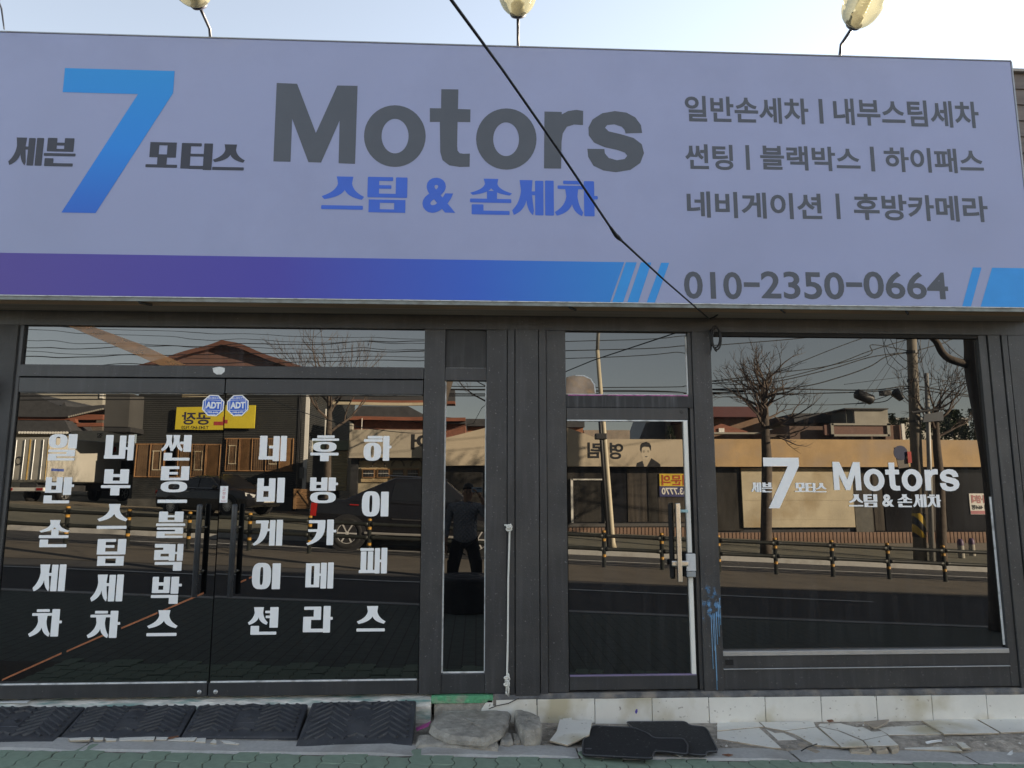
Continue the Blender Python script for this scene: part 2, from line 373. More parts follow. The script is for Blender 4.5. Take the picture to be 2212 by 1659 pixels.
alu = mat('dull_aluminium', (0.42, 0.43, 0.44), 0.45, 0.12, 8, metal=0.8)
tile_m = mat('cream_tile', (0.70, 0.685, 0.63), 0.45, 0.10, 2.2, bump=0.05, bscale=200, dirt=(0.44, 0.39, 0.26), dirt_amt=0.9, dirt_scale=2.8, speck=(0.22, 0.18, 0.15), speck_amt=0.75, speck_scale=34)
tile_b = mat('tile_bisque', (0.36, 0.31, 0.24), 0.85, 0.2, 14, bump=0.3)
concrete = mat('weathered_concrete', (0.33, 0.31, 0.27), 0.9, 0.42, 9, bump=1.0, bscale=70, dirt=(0.16, 0.14, 0.11), dirt_amt=0.6, dirt_scale=6, speck=(0.55, 0.54, 0.5), speck_amt=0.6, speck_scale=70)
rubble_m = mat('crumbled_mortar', (0.31, 0.28, 0.24), 0.95, 0.45, 16, bump=1.0, bscale=70, speck=(0.6, 0.58, 0.54), speck_amt=0.8, speck_scale=48)
granite = mat('grey_granite', (0.40, 0.395, 0.38), 0.75, 0.14, 40, bump=0.25, bscale=180, dirt=(0.25, 0.235, 0.21), dirt_amt=0.5, dirt_scale=4, speck=(0.5, 0.5, 0.5), speck_amt=0.35, speck_scale=140)
paver_m = mat('green_paver', (0.20, 0.265, 0.20), 0.85, 0.13, 20, bump=0.35, bscale=150, dirt=(0.17, 0.165, 0.14), dirt_amt=0.5, dirt_scale=5, speck=(0.45, 0.48, 0.45), speck_amt=0.3, speck_scale=150)
joint_m = mat('joint_soil', (0.085, 0.075, 0.06), 0.95, 0.3, 30, bump=0.5)
rubber = mat('grey_black_rubber', (0.046, 0.049, 0.057), 0.48, 0.3, 10, bump=0.12, bscale=120, speck=(0.3, 0.3, 0.3), speck_amt=0.35, speck_scale=60, dirt=(0.10, 0.10, 0.10), dirt_amt=0.25, dirt_scale=8)
carpet = mat('black_carpet', (0.014, 0.015, 0.018), 0.95, 0.3, 60, bump=0.6, bscale=400, speck=(0.25, 0.25, 0.25), speck_amt=0.4, speck_scale=45)
carpet2 = mat('worn_black_carpet', (0.026, 0.027, 0.029), 0.95, 0.3, 60, bump=0.6, bscale=400, speck=(0.25, 0.25, 0.25), speck_amt=0.4, speck_scale=45)
cable = mat('black_cable', (0.012, 0.012, 0.013), 0.5, 0.1)
rope_m = mat('white_rope', (0.74, 0.73, 0.68), 0.8, 0.1, 80, bump=0.4, bscale=300)
asphalt = mat('asphalt', (0.050, 0.050, 0.052), 0.85, 0.22, 1.2, bump=0.4, bscale=150, dirt=(0.08, 0.076, 0.07), dirt_amt=0.5, dirt_scale=0.5)
asphalt_lane = mat('brown_asphalt', (0.105, 0.092, 0.075), 0.9, 0.22, 1.6, bump=0.4, bscale=120, dirt=(0.13, 0.11, 0.085), dirt_amt=0.6, dirt_scale=0.8)
roadline = mat('road_paint', (0.55, 0.55, 0.53), 0.7, 0.3, 6)
# ================================================================== ground
def sheet(name, x0, x1, Y0, Y1, nx, ny, dz, m, label=None, hfun=None):
    mb = MB(); h = hfun or gz
    vs = [(x0 + (x1 - x0) * i / nx, -(Y0 + (Y1 - Y0) * j / ny), h(x0 + (x1 - x0) * i / nx, Y0 + (Y1 - Y0) * j / ny) + dz) for j in range(ny + 1) for i in range(nx + 1)]
    fs = [(j * (nx + 1) + i, (j + 1) * (nx + 1) + i, (j + 1) * (nx + 1) + i + 1, j * (nx + 1) + i + 1) for j in range(ny) for i in range(nx)]
    o = mb.add(vs, fs).build(name, m, None, fix=False); return tag(o, label, None, None, 'structure')
soil = mat('bare_ground', (0.16, 0.14, 0.11), 0.95, 0.3, 0.6, bump=0.5, bscale=30)
tag(MB().add([(-500, 500, -3), (500, 500, -3), (500, -500, -3), (-500, -500, -3)], [(0, 3, 2, 1)]).build('ground', soil), None, kind='structure')
def gpave(x, Y): return gz(x, Y)
# pavement: wave pavers near the shop are pieces, farther off the material carries the pattern
pm = mat('paver_field', (0.105, 0.125, 0.11), 0.85, 0.16, 9, bump=0.3, bscale=120)
nt = pm.node_tree; pb = nt.nodes['Principled BSDF']; src = pb.inputs['Base Color'].links[0].from_socket
tcn = _node(nt, 'ShaderNodeTexCoord'); mpn = _node(nt, 'ShaderNodeMapping'); mpn.inputs['Rotation'].default_value = (0, 0, math.pi / 2); nt.links.new(tcn.outputs['Object'], mpn.inputs[0])
bk = _node(nt, 'ShaderNodeTexBrick'); bk.inputs['Scale'].default_value = 1.0; bk.inputs['Brick Width'].default_value = 0.25; bk.inputs['Row Height'].default_value = 0.125; bk.inputs['Mortar Size'].default_value = 0.006
nt.links.new(mpn.outputs[0], bk.inputs['Vector'])
mm = _node(nt, 'ShaderNodeMix', data_type='RGBA'); mm.inputs[7].default_value = (0.05, 0.048, 0.04, 1); nt.links.new(src, mm.inputs[6]); nt.links.new(bk.outputs['Fac'], mm.inputs[0]); nt.links.new(mm.outputs[2], pb.inputs['Base Color'])
pavement = sheet('pavement', -40, 40, 0.60, 4.62, 80, 8, -0.004, pm)
bed = MB().add([(-4.4, -0.55, gz(-4.4, .6) - .001), (4.4, -0.55, gz(4.4, .6) - .001), (4.4, -1.32, gz(4.4, 1.3) + .002), (-4.4, -1.32, gz(-4.4, 1.3) + .002)], [(0, 3, 2, 1)]).build('joint_bed', joint_m, pavement, fix=False)
def paver_mesh():
    w, l, g = 0.125, 0.25, 0.0045
    def side(x, up):
        ks = [i / 16 for i in range(17)]; pts = [(x + 0.009 * math.sin(4 * math.pi * k), g / 2 + (l - g) * k) for k in ks]
        return pts if up else list(reversed(pts))
    def cap(y, right):
        ks = [i / 5 for i in range(1, 5)]; pts = [(g / 2 + (w - g) * k, y + 0.006 * math.sin(2 * math.pi * k)) for k in ks]
        return pts if right else list(reversed(pts))
    o = side(g / 2, False) ; o2 = side(w - g / 2, True)
    ring = list(reversed(side(g / 2, True))) + cap(g / 2, True) + o2 + cap(l - g / 2, False)
    mb = MB(); n = len(ring); cx = w / 2; cy = l / 2
    b = [(x, y, -0.03) for x, y in ring]; t = [(x, y, -0.004) for x, y in ring]; t2 = [(cx + (x - cx) * 0.93, cy + (y - cy) * 0.965, 0.0) for x, y in ring]
    mb.v = [Vector(q) for q in b + t + t2]
    for k in (0, 1):
        for i in range(n): mb.f.append([k * n + i, k * n + (i + 1) % n, (k + 1) * n + (i + 1) % n, (k + 1) * n + i]); mb.m.append(0)
    mb.f.append([2 * n + i for i in range(n)]); mb.m.append(0)
    me = bpy.data.meshes.new('paver'); me.from_pydata([tuple(q) for q in mb.v], [], mb.f); me.materials.append(paver_m)
    bm = bmesh.new(); bm.from_mesh(me); bmesh.ops.recalc_face_normals(bm, faces=bm.faces); bm.to_mesh(me); bm.free()
    return me
pme = paver_mesh(); po = ORG[pavement.name]
for c in range(56):
    x = -3.5 + c * 0.125
    for r in range(3):
        y = -0.70 - 0.25 * (r + 1) + (0.125 if c % 4 in (1, 2) else 0)
        if y + 0.25 > -0.64: y -= 0.0
        o = bpy.data.objects.new('paver', pme); COL.objects.link(o); o.parent = pavement
        o.location = Vector((x, y, gz(x, -y) + 0.004 + random.uniform(-.002, .003))) - po
        o.rotation_euler = (random.uniform(-.01, .01), 0.03 + random.uniform(-.012, .012), 0)
# granite edging strip
ex = [-4.4, -2.28, -0.35, 0.62, 1.95, 3.05, 4.4]
for i in range(len(ex) - 1):
    a, b = ex[i] + .006, ex[i + 1] - .006; mb = MB(); n = 12; rg = []
    y0, y1 = -0.485 - random.uniform(0, .012), -0.688
    for k in range(n + 1):
        x = a + (b - a) * k / n; h = az(x) * 0 + gz(x, .6) + 0.012 + random.uniform(-.002, .002); e = .012 if k in (0, n) else 0
        j = random.uniform(-.006, .006)
        rg.append([(x, y0 + j, h - .06), (x, y1 + j * .6, h - .06), (x, y1 + j * .6, h - .010 - e), (x, y1 + .012, h - e), (x, y0 - .012, h - e), (x, y0 + j, h - .010 - e)])
    mb.loft(rg).build('edging_stone', granite, pavement)
# near kerb, road, far side
def kerb(name, Y0, Y1, lo, hi, m, x0=-30, x1=30):
    n = 30; rg = []
    for k in range(n + 1):
        x = x0 + (x1 - x0) * k / n; h = gz(x, Y0)
        rg.append([(x, -Y0, h + lo), (x, -Y1, h + lo), (x, -Y1, h + hi), (x, -Y0, h + hi)])
    return tag(MB().loft(rg).build(name, m), None, kind='structure')
kerb('near_kerb', 4.62, 4.78, -0.2, 0.006, granite)
road = sheet('road', -45, 45, 4.78, 15.1, 90, 10, -0.09, asphalt)
sheet('median_strip', -45, 45, 8.9, 12.15, 90, 3, -0.084, asphalt_lane)  # lighter, browner strip of asphalt along the fence
for Y, w in ((7.52, .12), (13.2, .12), (5.15, .10)):
    o = sheet('lane_line', -9.0 if Y != 7.52 else -8.2, 14 if Y != 7.52 else 7.0, Y, Y + w, 24, 1, -0.079, roadline)
lx = -9
kerb('far_kerb', 15.1, 15.3, -0.2, 0.06, granite)
farpave = mat('far_paving', (0.135, 0.13, 0.10), 0.9, 0.25, 1.2, bump=0.3, bscale=40, dirt=(0.13, 0.13, 0.10), dirt_amt=0.6, dirt_scale=0.7)
sheet('far_pavement', -45, 45, 15.3, 24.0, 90, 6, 0.05, farpave)
forecourt = mat('gravel_forecourt', (0.24, 0.205, 0.15), 0.95, 0.3, 2.0, bump=0.6, bscale=40)
sheet('forecourt', -45, 45, 24.0, 60, 90, 3, 0.05, forecourt)
# apron before the shop
n = 40; rg = []
for k in range(n + 1):
    x = -4.3 + 8.6 * k / n; h = az(x)
    rg.append([(x, 0.1, h - .15), (x, -0.50, h - .15), (x, -0.50 + .03 * noise.noise((x * 3, 0, 0)), min(h, gz(x, .5) + .012)), (x, -0.40 + .06 * noise.noise((x * 2, 5, 0)), h - .012 + .012 * noise.noise((x * 5, 2, 0))), (x, 0.1, h)])
apron = tag(MB().loft(rg).build('apron', rubble_m), None, kind='structure')

# ================================================================== the shop
shop = thing('shop_building', (0, 0, 0), 'single storey shop with charcoal painted frames and dark mirrored glass doors', 'shop')
bar('back_wall', -4.25, 4.25, 0.0, 4.45, 0.14, 7.5, paint_worn, shop, 0)
bar('header_beam', -3.9, 4.3, 2.716, 2.90, 0.0, 0.14, paint, shop)
bar('side_wall', -4.25, -3.268, 0.05, 2.716, -0.012, 0.139, mat('rough_grey_render', (0.070, 0.070, 0.071), 0.8, 0.2, 5, bump=0.7, bscale=220, dirt=(0.10, 0.10, 0.10), dirt_amt=0.4, dirt_scale=3), shop)
bar('door_jamb', -3.268, -3.236, 0.172, 2.7155, 0.004, 0.139, paint2, shop)
bar('transom_bar', -3.236, -0.392, 2.345, 2.431, -0.002, 0.10, paint, shop)
bar('frame_post', -0.388, -0.238, 0.172, 2.7155, -0.004, 0.10, paint, shop)
bar('frame_post', 0.064, 0.214, 0.172, 2.7155, -0.004, 0.10, paint, shop)
bar('blank_panel', -0.238, 0.064, 2.431, 2.7155, 0.022, 0.09, paint_worn, shop)
bar('transom_bar', -0.238, 0.064, 2.337, 2.430, 0.001, 0.09, paint, shop)
bar('bottom_rail', -0.238, 0.064, 0.172, 0.300, 0.004, 0.09, paint2, shop)
# cased column with grooves
bar('column_flange', 0.218, 0.268, 0.16, 2.7155, -0.016, 0.1, paint, shop)
bar('column', 0.274, 0.440, 0.16, 2.7155, -0.024, 0.1, paint, shop)
bar('column_flange', 0.446, 0.498, 0.16, 2.7155, -0.016, 0.1, paint, shop)
bar('groove', 0.266, 0.276, 0.162, 2.715, 0.0, 0.05, black_gap, shop, 0); bar('groove', 0.439, 0.447, 0.162, 2.715, 0.0, 0.05, black_gap, shop, 0); bar('groove', 0.2135, 0.2185, 0.162, 2.715, 0.004, 0.05, black_gap, shop, 0)
bar('door_frame', 0.5005, 0.643, 0.172, 2.7155, -0.003, 0.1, paint, shop)
bar('transom_bar', 0.643, 1.585, 2.146, 2.241, 0.000, 0.09, mat('dripped_paint', (0.032, 0.033, 0.036), 0.6, 0.3, 5, bump=0.1, streak=0.9), shop)
bar('door_frame', 1.560, 1.588, 0.172, 2.7155, 0.012, 0.1, paint2, shop); bar('door_gap', 1.541, 1.561, 0.172, 2.146, 0.03, 0.1, black_gap, shop, 0)
post_c = bar('frame_post', 1.588, 1.728, 0.150, 2.7155, -0.006, 0.1, paint, shop)
bar('window_stile', 3.800, 3.862, 0.172, 2.7155, 0.006, 0.1, paint2, shop); bar('window_head', 1.728, 3.800, 2.690, 2.7155, 0.012, 0.1, black_gap, shop, 0)
bar('window_sill', 1.728, 3.800, 0.400, 0.432, -0.006, 0.1, alu, shop); bar('sill_rail', 1.728, 3.800, 0.316, 0.3995, 0.004, 0.1, paint2, shop)
bar('sill_lip', 1.728, 3.800, 0.308, 0.3155, -0.004, 0.1, alu, shop); bar('kick_panel', 1.728, 3.800, 0.172, 0.3075, 0.008, 0.1, paint2, shop)
bar('wall_pier', 3.868, 3.962, 0.12, 2.7155, -0.004, 0.1, paint, shop); bar('wall_pier', 3.972, 4.014, 0.12, 2.7155, -0.010, 0.1, paint, shop); bar('wall_pier', 4.024, 4.3, 0.12, 2.7155, -0.004, 0.1, paint, shop)
bar('groove', 3.96, 3.975, 0.13, 2.714, 0.01, 0.05, black_gap, shop, 0); bar('groove', 4.012, 4.026, 0.13, 2.714, 0.01, 0.05, black_gap, shop, 0)
# broken hole in the rail
bar('rail_hole', 1.745, 1.800, 0.338, 0.375, 0.0005, 0.02, black_gap, shop, 0)
# sills and base
sill_m = mat('flaking_sill', (0.68, 0.65, 0.58), 0.9, 0.4, 14, bump=1.0, bscale=45, dirt=(0.13, 0.27, 0.24), dirt_amt=0.9, dirt_scale=9, stretch=(0.5, 2, 2), speck=(0.40, 0.17, 0.05), speck_amt=0.9, speck_scale=7)
mb = MB(); n = 60; rg = []
for k in range(n + 1):
    x = -3.9 + 3.6 * k / n; j = .012 * noise.noise((x * 6, 1, 0)); j2 = .008 * noise.noise((x * 9, 4, 0))
    rg.append([(x, 0.1, 0.02), (x, -0.075 + j, 0.0), (x, -0.07 + j, 0.115 + j2), (x, -0.02 + j, 0.148 + j2), (x, 0.1, 0.168)])
mb.loft(rg).build('door_sill', sill_m, shop)
green_m = mat('green_painted_mortar', (0.10, 0.33, 0.17), 0.85, 0.4, 14, bump=0.8, bscale=60, dirt=(0.34, 0.31, 0.26), dirt_amt=0.8, dirt_scale=9)
bar('painted_sill', -0.30, 0.12, 0.118, 0.166, -0.03, 0.1, green_m, shop, 0.004)
bar('base_stub', -0.28, 0.1, -0.03, 0.1175, -0.02, 0.1, concrete, shop, 0.006)
mb = MB(); rg = []
for k in range(61):
    x = 0.12 + 4.2 * k / 60; j = .006 * noise.noise((x * 7, 1, 3)); top = 0.170 - 0.01 * max(0, (x - 1.5) / 3)
    rg.append([(x, 0.1, 0.1), (x, -0.03 + j, 0.1), (x, -0.03 + j, 0.146 - .004 * x * .3), (x, -0.012 + j, top), (x, 0.1, top)])
mb.loft(rg).build('threshold_strip', mat('grimy_threshold', (0.11, 0.11, 0.112), 0.85, 0.4, 12, bump=0.7, bscale=80, dirt=(0.34, 0.29, 0.23), dirt_amt=0.6, dirt_scale=7), shop)
# plinth tiles
jx = [0.02, 0.42] + [0.42 + 0.395 * k for k in range(1, 11)]
for i in range(len(jx) - 1):
    a, b = jx[i] + .0022, jx[i + 1] - .0022; lo = az((a + b) / 2) - 0.004; hi = 0.138 - 0.005 * (a - .4) * .8
    if i == 0:
        mb = MB(); mb.prism([(a, -0.03, lo), (b, -0.03, lo), (b, -0.03, hi), (a + .06, -0.03, hi - .004), (a + .02, -0.03, hi - .06)], (0, 0.025, 0))
        mb.build('tile', tile_m, shop, bevel=0.003); continue
    t = random.uniform(-.0015, .0015)
    MB().box(a, b, -0.033 + t, -0.005, lo, hi).build('tile', tile_m, shop, bevel=0.003)
bar('tile_backing', 0.02, 4.3, -0.12, 0.135, -0.012, 0.1, tile_b, shop, 0)
tagm = mat('purple_paint', (0.09, 0.07, 0.35), 0.6, 0.1)
q = [F(*z3(*p), y=-0.0345) for p in ((1283, 285), (1292, 266), (1304, 264), (1306, 285), (1297, 305), (1288, 302))]
MB().flat([q]).build('paint_spot', tagm, shop, fix=False)

# ------------------------------------------------------------------ glass
g_door = mat_glass('tinted_door_glass', 0.118, 0.014, 1.6, 0.006)
g_tran = mat_glass('dusty_transom_glass', 0.118, 0.05, 2.2, 0.035, (0.42, 0.40, 0.45))
g_right = mat_glass('tinted_window_glass', 0.118, 0.009, 1.2, 0.018)
def pane_mb(x0, x1, z0, z1, y, tx=0.0, tz=0.0, th=0.010):
    xc, zc = (x0 + x1) / 2, (z0 + z1) / 2; o = []
    for (x, z) in ((x0, z0), (x1, z0), (x1, z1), (x0, z1)): o.append((x, y + tx * (x - xc) + tz * (z - zc), z))
    return MB().prism(o, (0, th, 0))
def pane(name, x0, x1, z0, z1, y, m, parent, tx=0.0, tz=0.0): return pane_mb(x0, x1, z0, z1, y, tx, tz).build(name, m, parent)
def pane_y(y, tz, z, zc): return y + tz * (z - zc)
pane('transom_glass', -3.236, -0.388, 2.431, 2.716, 0.030, g_tran, shop, 0, -0.0008)
pane('side_glass', -0.238, 0.064, 0.300, 2.337, 0.030, g_door, shop, 0.000, -0.0006)
pane('transom_glass', 0.643, 1.561, 2.241, 2.716, 0.035, g_right, shop, 0.0, 0.001)
WTZ = -0.0005
pane('window_glass', 1.728, 3.800, 0.432, 2.692, 0.035, g_right, shop, 0.0, WTZ)
# sealant and worn edges
for (a, b, c, d, y) in ((-3.2, -0.40, 2.431, 2.4345, 0.0285), (-0.2375, -0.2265, 0.302, 2.336, 0.026), (-0.226, 0.060, 0.3005, 0.311, 0.026), (0.0565, 0.0635, 0.312, 2.33, 0.026),
                        (0.65, 1.555, 2.2415, 2.249, 0.030), (1.548, 1.5595, 2.25, 2.69, 0.030), (-0.235, 0.06, 2.4305, 2.434, 0.021), (3.787, 3.7995, 0.45, 1.5, 0.028)):
    bar('sealant_bead', a, b, c, d, y, y + 0.012, white_p, shop, 0.001)
bar('pink_paint_edge', 0.66, 1.545, 2.232, 2.2405, -0.0015, 0.01, mat('pink_paint', (0.42, 0.12, 0.30), 0.7, 0.5, 25, dirt=(0.05, 0.05, 0.055), dirt_amt=0.95, dirt_scale=16), shop, 0)
# ---- double door
HV = lambda x, y: (33.2 + x / 3.408, 912.6 + y / 3.408)
HV2 = lambda x, y: (497.8 + x / 3.408, 912.6 + y / 3.408)
def door_leaf(x0, x1, tz, letters, cv, hx, label):
    gy = 0.020
    d = pane('glass_door', x0, x1, 0.262, 2.232, gy, g_door, shop, 0.0, tz); d['label'] = label
    bar('top_rail', x0, x1, 2.232, 2.337, 0.000, 0.05, paint2, d); bar('bottom_rail', x0, x1, 0.176, 0.262, 0.000, 0.05, paint2, d)
    bar('sealant_bead', x0 + .01, x1 - .01, 0.2625, 0.271, 0.006, 0.02, white_p, d, 0.001); bar('sealant_bead', x0 + .01, x1 - .01, 2.226, 2.2315, 0.008, 0.02, mat('grey_sealant', (0.25, 0.25, 0.25), 0.7, 0.5, 20), d, 0.001)
    for z in (0.205,):
        xx = x1 - .05 if hx < -1.8 else x0 + .05
        MB().lathe((xx, 0.001, z), (0, -1, 0), [(0.001, 0.006), (0.013, 0.006), (0.016, 0.0)], 14).build('lock_cap', alu, d, smooth=True)
    if letters:
        for ch, a0, b0, a1, b1 in letters:
            mb = MB(); yy = gy - 0.004
            P = [F(*cv(a0, b1), y=yy), F(*cv(a1, b1), y=yy), F(*cv(a1, b0), y=yy), F(*cv(a0, b0), y=yy)]
            xa = (P[0].x + P[3].x) / 2; xb = (P[1].x + P[2].x) / 2; za = (P[0].z + P[1].z) / 2; zb = (P[2].z + P[3].z) / 2
            yo = lambda z: gy + tz * (z - 1.247) - 0.002
            heavy(mb, ch, Vector((xa, yo(za), za)), Vector((xb, yo(za), za)), Vector((xb, yo(zb), zb)), Vector((xa, yo(zb), zb)))
            mb.build('letter', vinyl, d, fix=False)
    # pull handle, a bar on two stand-offs
    zt, zb = F(435, 1090, -0.06).z, F(415, 1290, -0.06).z
    mb = MB().tube([(hx, -0.060, zb), (hx, -0.060, zb + .002), (hx, -0.060, zt - .01), (hx, -0.063, zt)], [0.015, 0.019, 0.019, 0.016], 16)
    mb.build('handle', mat('black_handle', (0.035, 0.037, 0.042), 0.45, 0.3, 20, spec=0.5, speck=(0.3, 0.3, 0.3), speck_amt=0.3), d, smooth=True)
    for z in (zb + .16, zt - .16):
        MB().tube([(hx, -0.048, z), (hx, gy, z)], 0.011, 12).build('handle_mount', steel, d, smooth=True)
    return d
L1 = [('일', 240, 85, 450, 280), ('반', 212, 402, 428, 595), ('손', 174, 718, 396, 918), ('세', 132, 1045, 368, 1243), ('차', 100, 1375, 340, 1577),
      ('내', 656, 92, 872, 278), ('부', 632, 344, 848, 537), ('스', 604, 600, 828, 783), ('팀', 598, 858, 810, 1055), ('세', 556, 1120, 792, 1318), ('차', 530, 1387, 770, 1587),
      ('썬', 1073, 92, 1293, 280), ('팅', 1068, 322, 1276, 514), ('ㅡ', 1045, 568, 1263, 592), ('블', 1035, 656, 1250, 850), ('랙', 1020, 894, 1232, 1092), ('박', 1000, 1136, 1222, 1336), ('스', 970, 1382, 1195, 1573)]
L2 = [('네', 210, 98, 413, 284), ('비', 195, 407, 398, 590), ('게', 165, 717, 383, 907), ('이', 158, 1033, 367, 1228), ('션', 128, 1360, 350, 1563),
      ('후', 590, 95, 797, 285), ('방', 584, 405, 790, 594), ('카', 562, 715, 778, 903), ('메', 553, 1031, 758, 1223), ('라', 535, 1352, 752, 1548),
      ('하', 980, 99, 1184, 282), ('이', 967, 506, 1164, 692), ('패', 946, 923, 1153, 1112), ('스', 930, 1352, 1142, 1539)]
d1 = door_leaf(-3.232, -1.806, 0.0002, L1, HV, -1.905, 'glass door leaf with three columns of white vinyl lettering')
d2 = door_leaf(-1.798, -0.394, -0.0012, L2, HV2, -1.668, 'glass door leaf with white lettering and a small white notice')
bar('door_gap', -1.8055, -1.7985, 0.178, 2.336, 0.03, 0.06, black_gap, shop, 0)
# ADT stickers
blue_st = mat('sticker_blue', (0.03, 0.13, 0.62), 0.4, 0.05)
def octa(cx, cz, r, y): return [Vector((cx + r * math.cos(math.pi / 8 + k * math.pi / 4), y, cz + r * math.sin(math.pi / 8 + k * math.pi / 4))) for k in range(8)]
def sticker(parent, u, v, tilt, torn=False):
    c = F(u, v, 0.02); r = 0.082; y = 0.0165; M = Matrix.Translation(c) @ Matrix.Rotation(tilt, 4, 'Y') @ Matrix.Translation(-c)
    mb = MB(); mb.flat([octa(c.x, c.z, r, y)], 0); mb.flat([octa(c.x, c.z, r * .945, y - .0004), list(reversed(octa(c.x, c.z, r * .885, y - .0004)))], 0)
    mb.flat([octa(c.x, c.z, r * .945, y - .0003)], 1)
    w = .058
    q = lambda k, yy: [Vector((c.x - w * k, yy, c.z - .036 * k)), Vector((c.x + w * k, yy, c.z - .036 * k)), Vector((c.x + w * k, yy, c.z + .040 * k)), Vector((c.x - w * k, yy, c.z + .040 * k))]
    mb.flat([q(1, y - .0006), list(reversed(q(.93, y - .0006)))], 0)
    T = lambda s, xa, xb, za, zb, off: text('', s, *rect_quad(c.x + xa, c.x + xb, c.z + za, c.z + zb, y - .0007), None, None, off, mb=mb, mi=0)
    T('ADT', -.052, .052, -.022, .026, .05); T('캡스경비구역', -.044, .044, .046, .060, .03); T('1588-6400', -.040, .040, -.054, -.043, .03); T('고객센터', -.020, .020, -.069, -.060, .02)
    mb.xform(M)
    return mb.build('security_sticker', [vinyl, blue_st], parent, fix=False)
sticker(d1, 461, 876, math.radians(2)); sticker(d2, 514, 876, math.radians(-2))
# small white notice
c0, c1 = F(476, 1050, .016), F(491, 1086, .016)
mb = MB(); mb.flat([[Vector((c0.x, .0165, c1.z)), Vector((c1.x, .0165, c1.z)), Vector((c1.x, .0165, c0.z)), Vector((c0.x, .0165, c0.z))]], 0)
for i, ch in enumerate('고정문'):
    z = c0.z - .012 - i * .028; xm = (c0.x + c1.x) / 2
    text('', ch, *rect_quad(xm - .010, xm + .010, z - .020, z, .0158), None, None, .0, mb=mb, mi=1)
text('', 'FIXED', *rect_quad(c0.x + .010, c1.x - .010, c1.z + .008, c1.z + .015, .0158), None, None, .0, mb=mb, mi=1)
mb.build('notice', [vinyl, mat('red_print', (0.55, 0.10, 0.12), 0.6, 0.1)], d2, fix=False)
# torn sticker on the transom bar
q = [F(u, v, -0.003) for u, v in ((459, 795), (474, 792), (486, 795), (485, 803), (478, 809), (468, 809), (461, 804))]
MB().flat([q]).build('torn_sticker', white_p, shop, fix=False)
# orange streaks of light painted as coloured strips on the transom and doors
amber = mat('light_streak', (0.60, 0.31, 0.13), 0.6, 0.25, 6, stretch=(1, 1, 4))
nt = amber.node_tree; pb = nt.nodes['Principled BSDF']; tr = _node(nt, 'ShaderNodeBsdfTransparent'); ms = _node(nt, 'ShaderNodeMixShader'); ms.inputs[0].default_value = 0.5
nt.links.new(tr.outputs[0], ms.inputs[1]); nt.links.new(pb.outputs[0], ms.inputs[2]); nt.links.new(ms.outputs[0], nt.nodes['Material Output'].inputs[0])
MB().flat([[F(u, v, 0.0275) for u, v in ((146, 704), (196, 704), (300, 742), (402, 789), (345, 789), (250, 748))]]).build('light_streak', amber, shop, fix=False)
light_line_m = mat('orange_light_line', (0.34, 0.12, 0.05), 0.6, 0.3, 20)  # thin orange light streaks, painted as solid lines on the door glass
def light_lines(parent, x0, x1, segs):
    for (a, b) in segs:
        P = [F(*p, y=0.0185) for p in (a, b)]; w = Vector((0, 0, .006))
        MB().flat([[P[0] - w, P[1] - w, P[1] + w, P[0] + w]]).build('orange_light_line', light_line_m, parent, fix=False)
light_lines(d1, 0, 0, (((4, 1469), (133, 1411)), ((144, 1407), (228, 1370)), ((262, 1357), (340, 1324)), ((352, 1319), (440, 1281))))
light_lines(d2, 0, 0, (((520, 1257), (532, 1252)), ((538, 1249), (545, 1246))))
# ---- single door
d3 = pane('glass_door', 0.650, 1.500, 0.282, 2.046, 0.020, g_right, shop, 0.0, -0.0002); d3['label'] = 'single glass door with steel pull bar and digital lock'
bar('top_rail', 0.647, 1.540, 2.056, 2.1445, 0.000, 0.05, paint2, d3); bar('bottom_rail', 0.647, 1.540, 0.184, 0.274, 0.000, 0.05, paint2, d3)
bar('white_edge', 0.650, 1.536, 2.046, 2.0555, 0.000, 0.045, white_p, d3, 0.001); bar('white_edge', 1.505, 1.534, 0.2835, 2.0455, -0.004, 0.045, mat('white_strip', (0.78, 0.77, 0.72), 0.45, 0.06, 6), d3, 0.001)
bar('lilac_edge', 0.650, 1.536, 0.2745, 0.283, 0.000, 0.045, mat('lilac_paint', (0.22, 0.18, 0.30), 0.6, 0.2), d3, 0.001)
MB().lathe((F(1472, 889).x, -0.001, F(1472, 889).z), (0, -1, 0), [(0.001, 0.004), (0.012, 0.004), (0.014, 0.0)], 14).build('screw_cap', paint_worn, d3)
hx = F(1466, 1170, -0.07).x; zt, zb = F(1463, 1087, -.07).z, F(1468, 1257, -.07).z
MB().box(hx - .016, hx + .016, -0.085, -0.060, zb, zt).build('pull_bar', steel, d3, bevel=0.004)
MB().box(hx - .045, hx - .017, 0.0165, 0.0195, zb + .02, zt - .01).build('bar_backing', black_gap, d3)
zc = F(1468, 1218, -.07).z
MB().box(hx - .05, hx + .07, -0.060, -0.040, zc - .020, zc + .020).build('bar_bracket', steel, d3, bevel=0.008)
MB().box(hx + .016, 1.503, -0.050, -0.040, F(1480, 1104, -.05).z - .010, F(1480, 1104, -.05).z + .010).build('bar_bracket', mat('pale_cyan_plastic', (0.35, 0.55, 0.58), 0.5, 0.1), d3, bevel=0.003)
lx0, lx1 = F(1482, 1215, -.04).x, F(1503, 1215, -.04).x; lz0, lz1 = F(1493, 1247, -.04).z, F(1493, 1196, -.04).z
MB().box(lx0 - .006, lx1 + .004, -0.030, 0.015, lz0 - .004, lz1 + .004).build('lock_case', black_gap, d3, bevel=0.012)
MB().box(lx0, lx1, -0.046, -0.0305, lz0 + .04, lz1).build('lock_cover', mat('silver_plastic', (0.60, 0.61, 0.62), 0.35, 0.12, 12, speck=(0.15, 0.15, 0.15), speck_amt=0.5, speck_scale=20), d3, bevel=0.006)
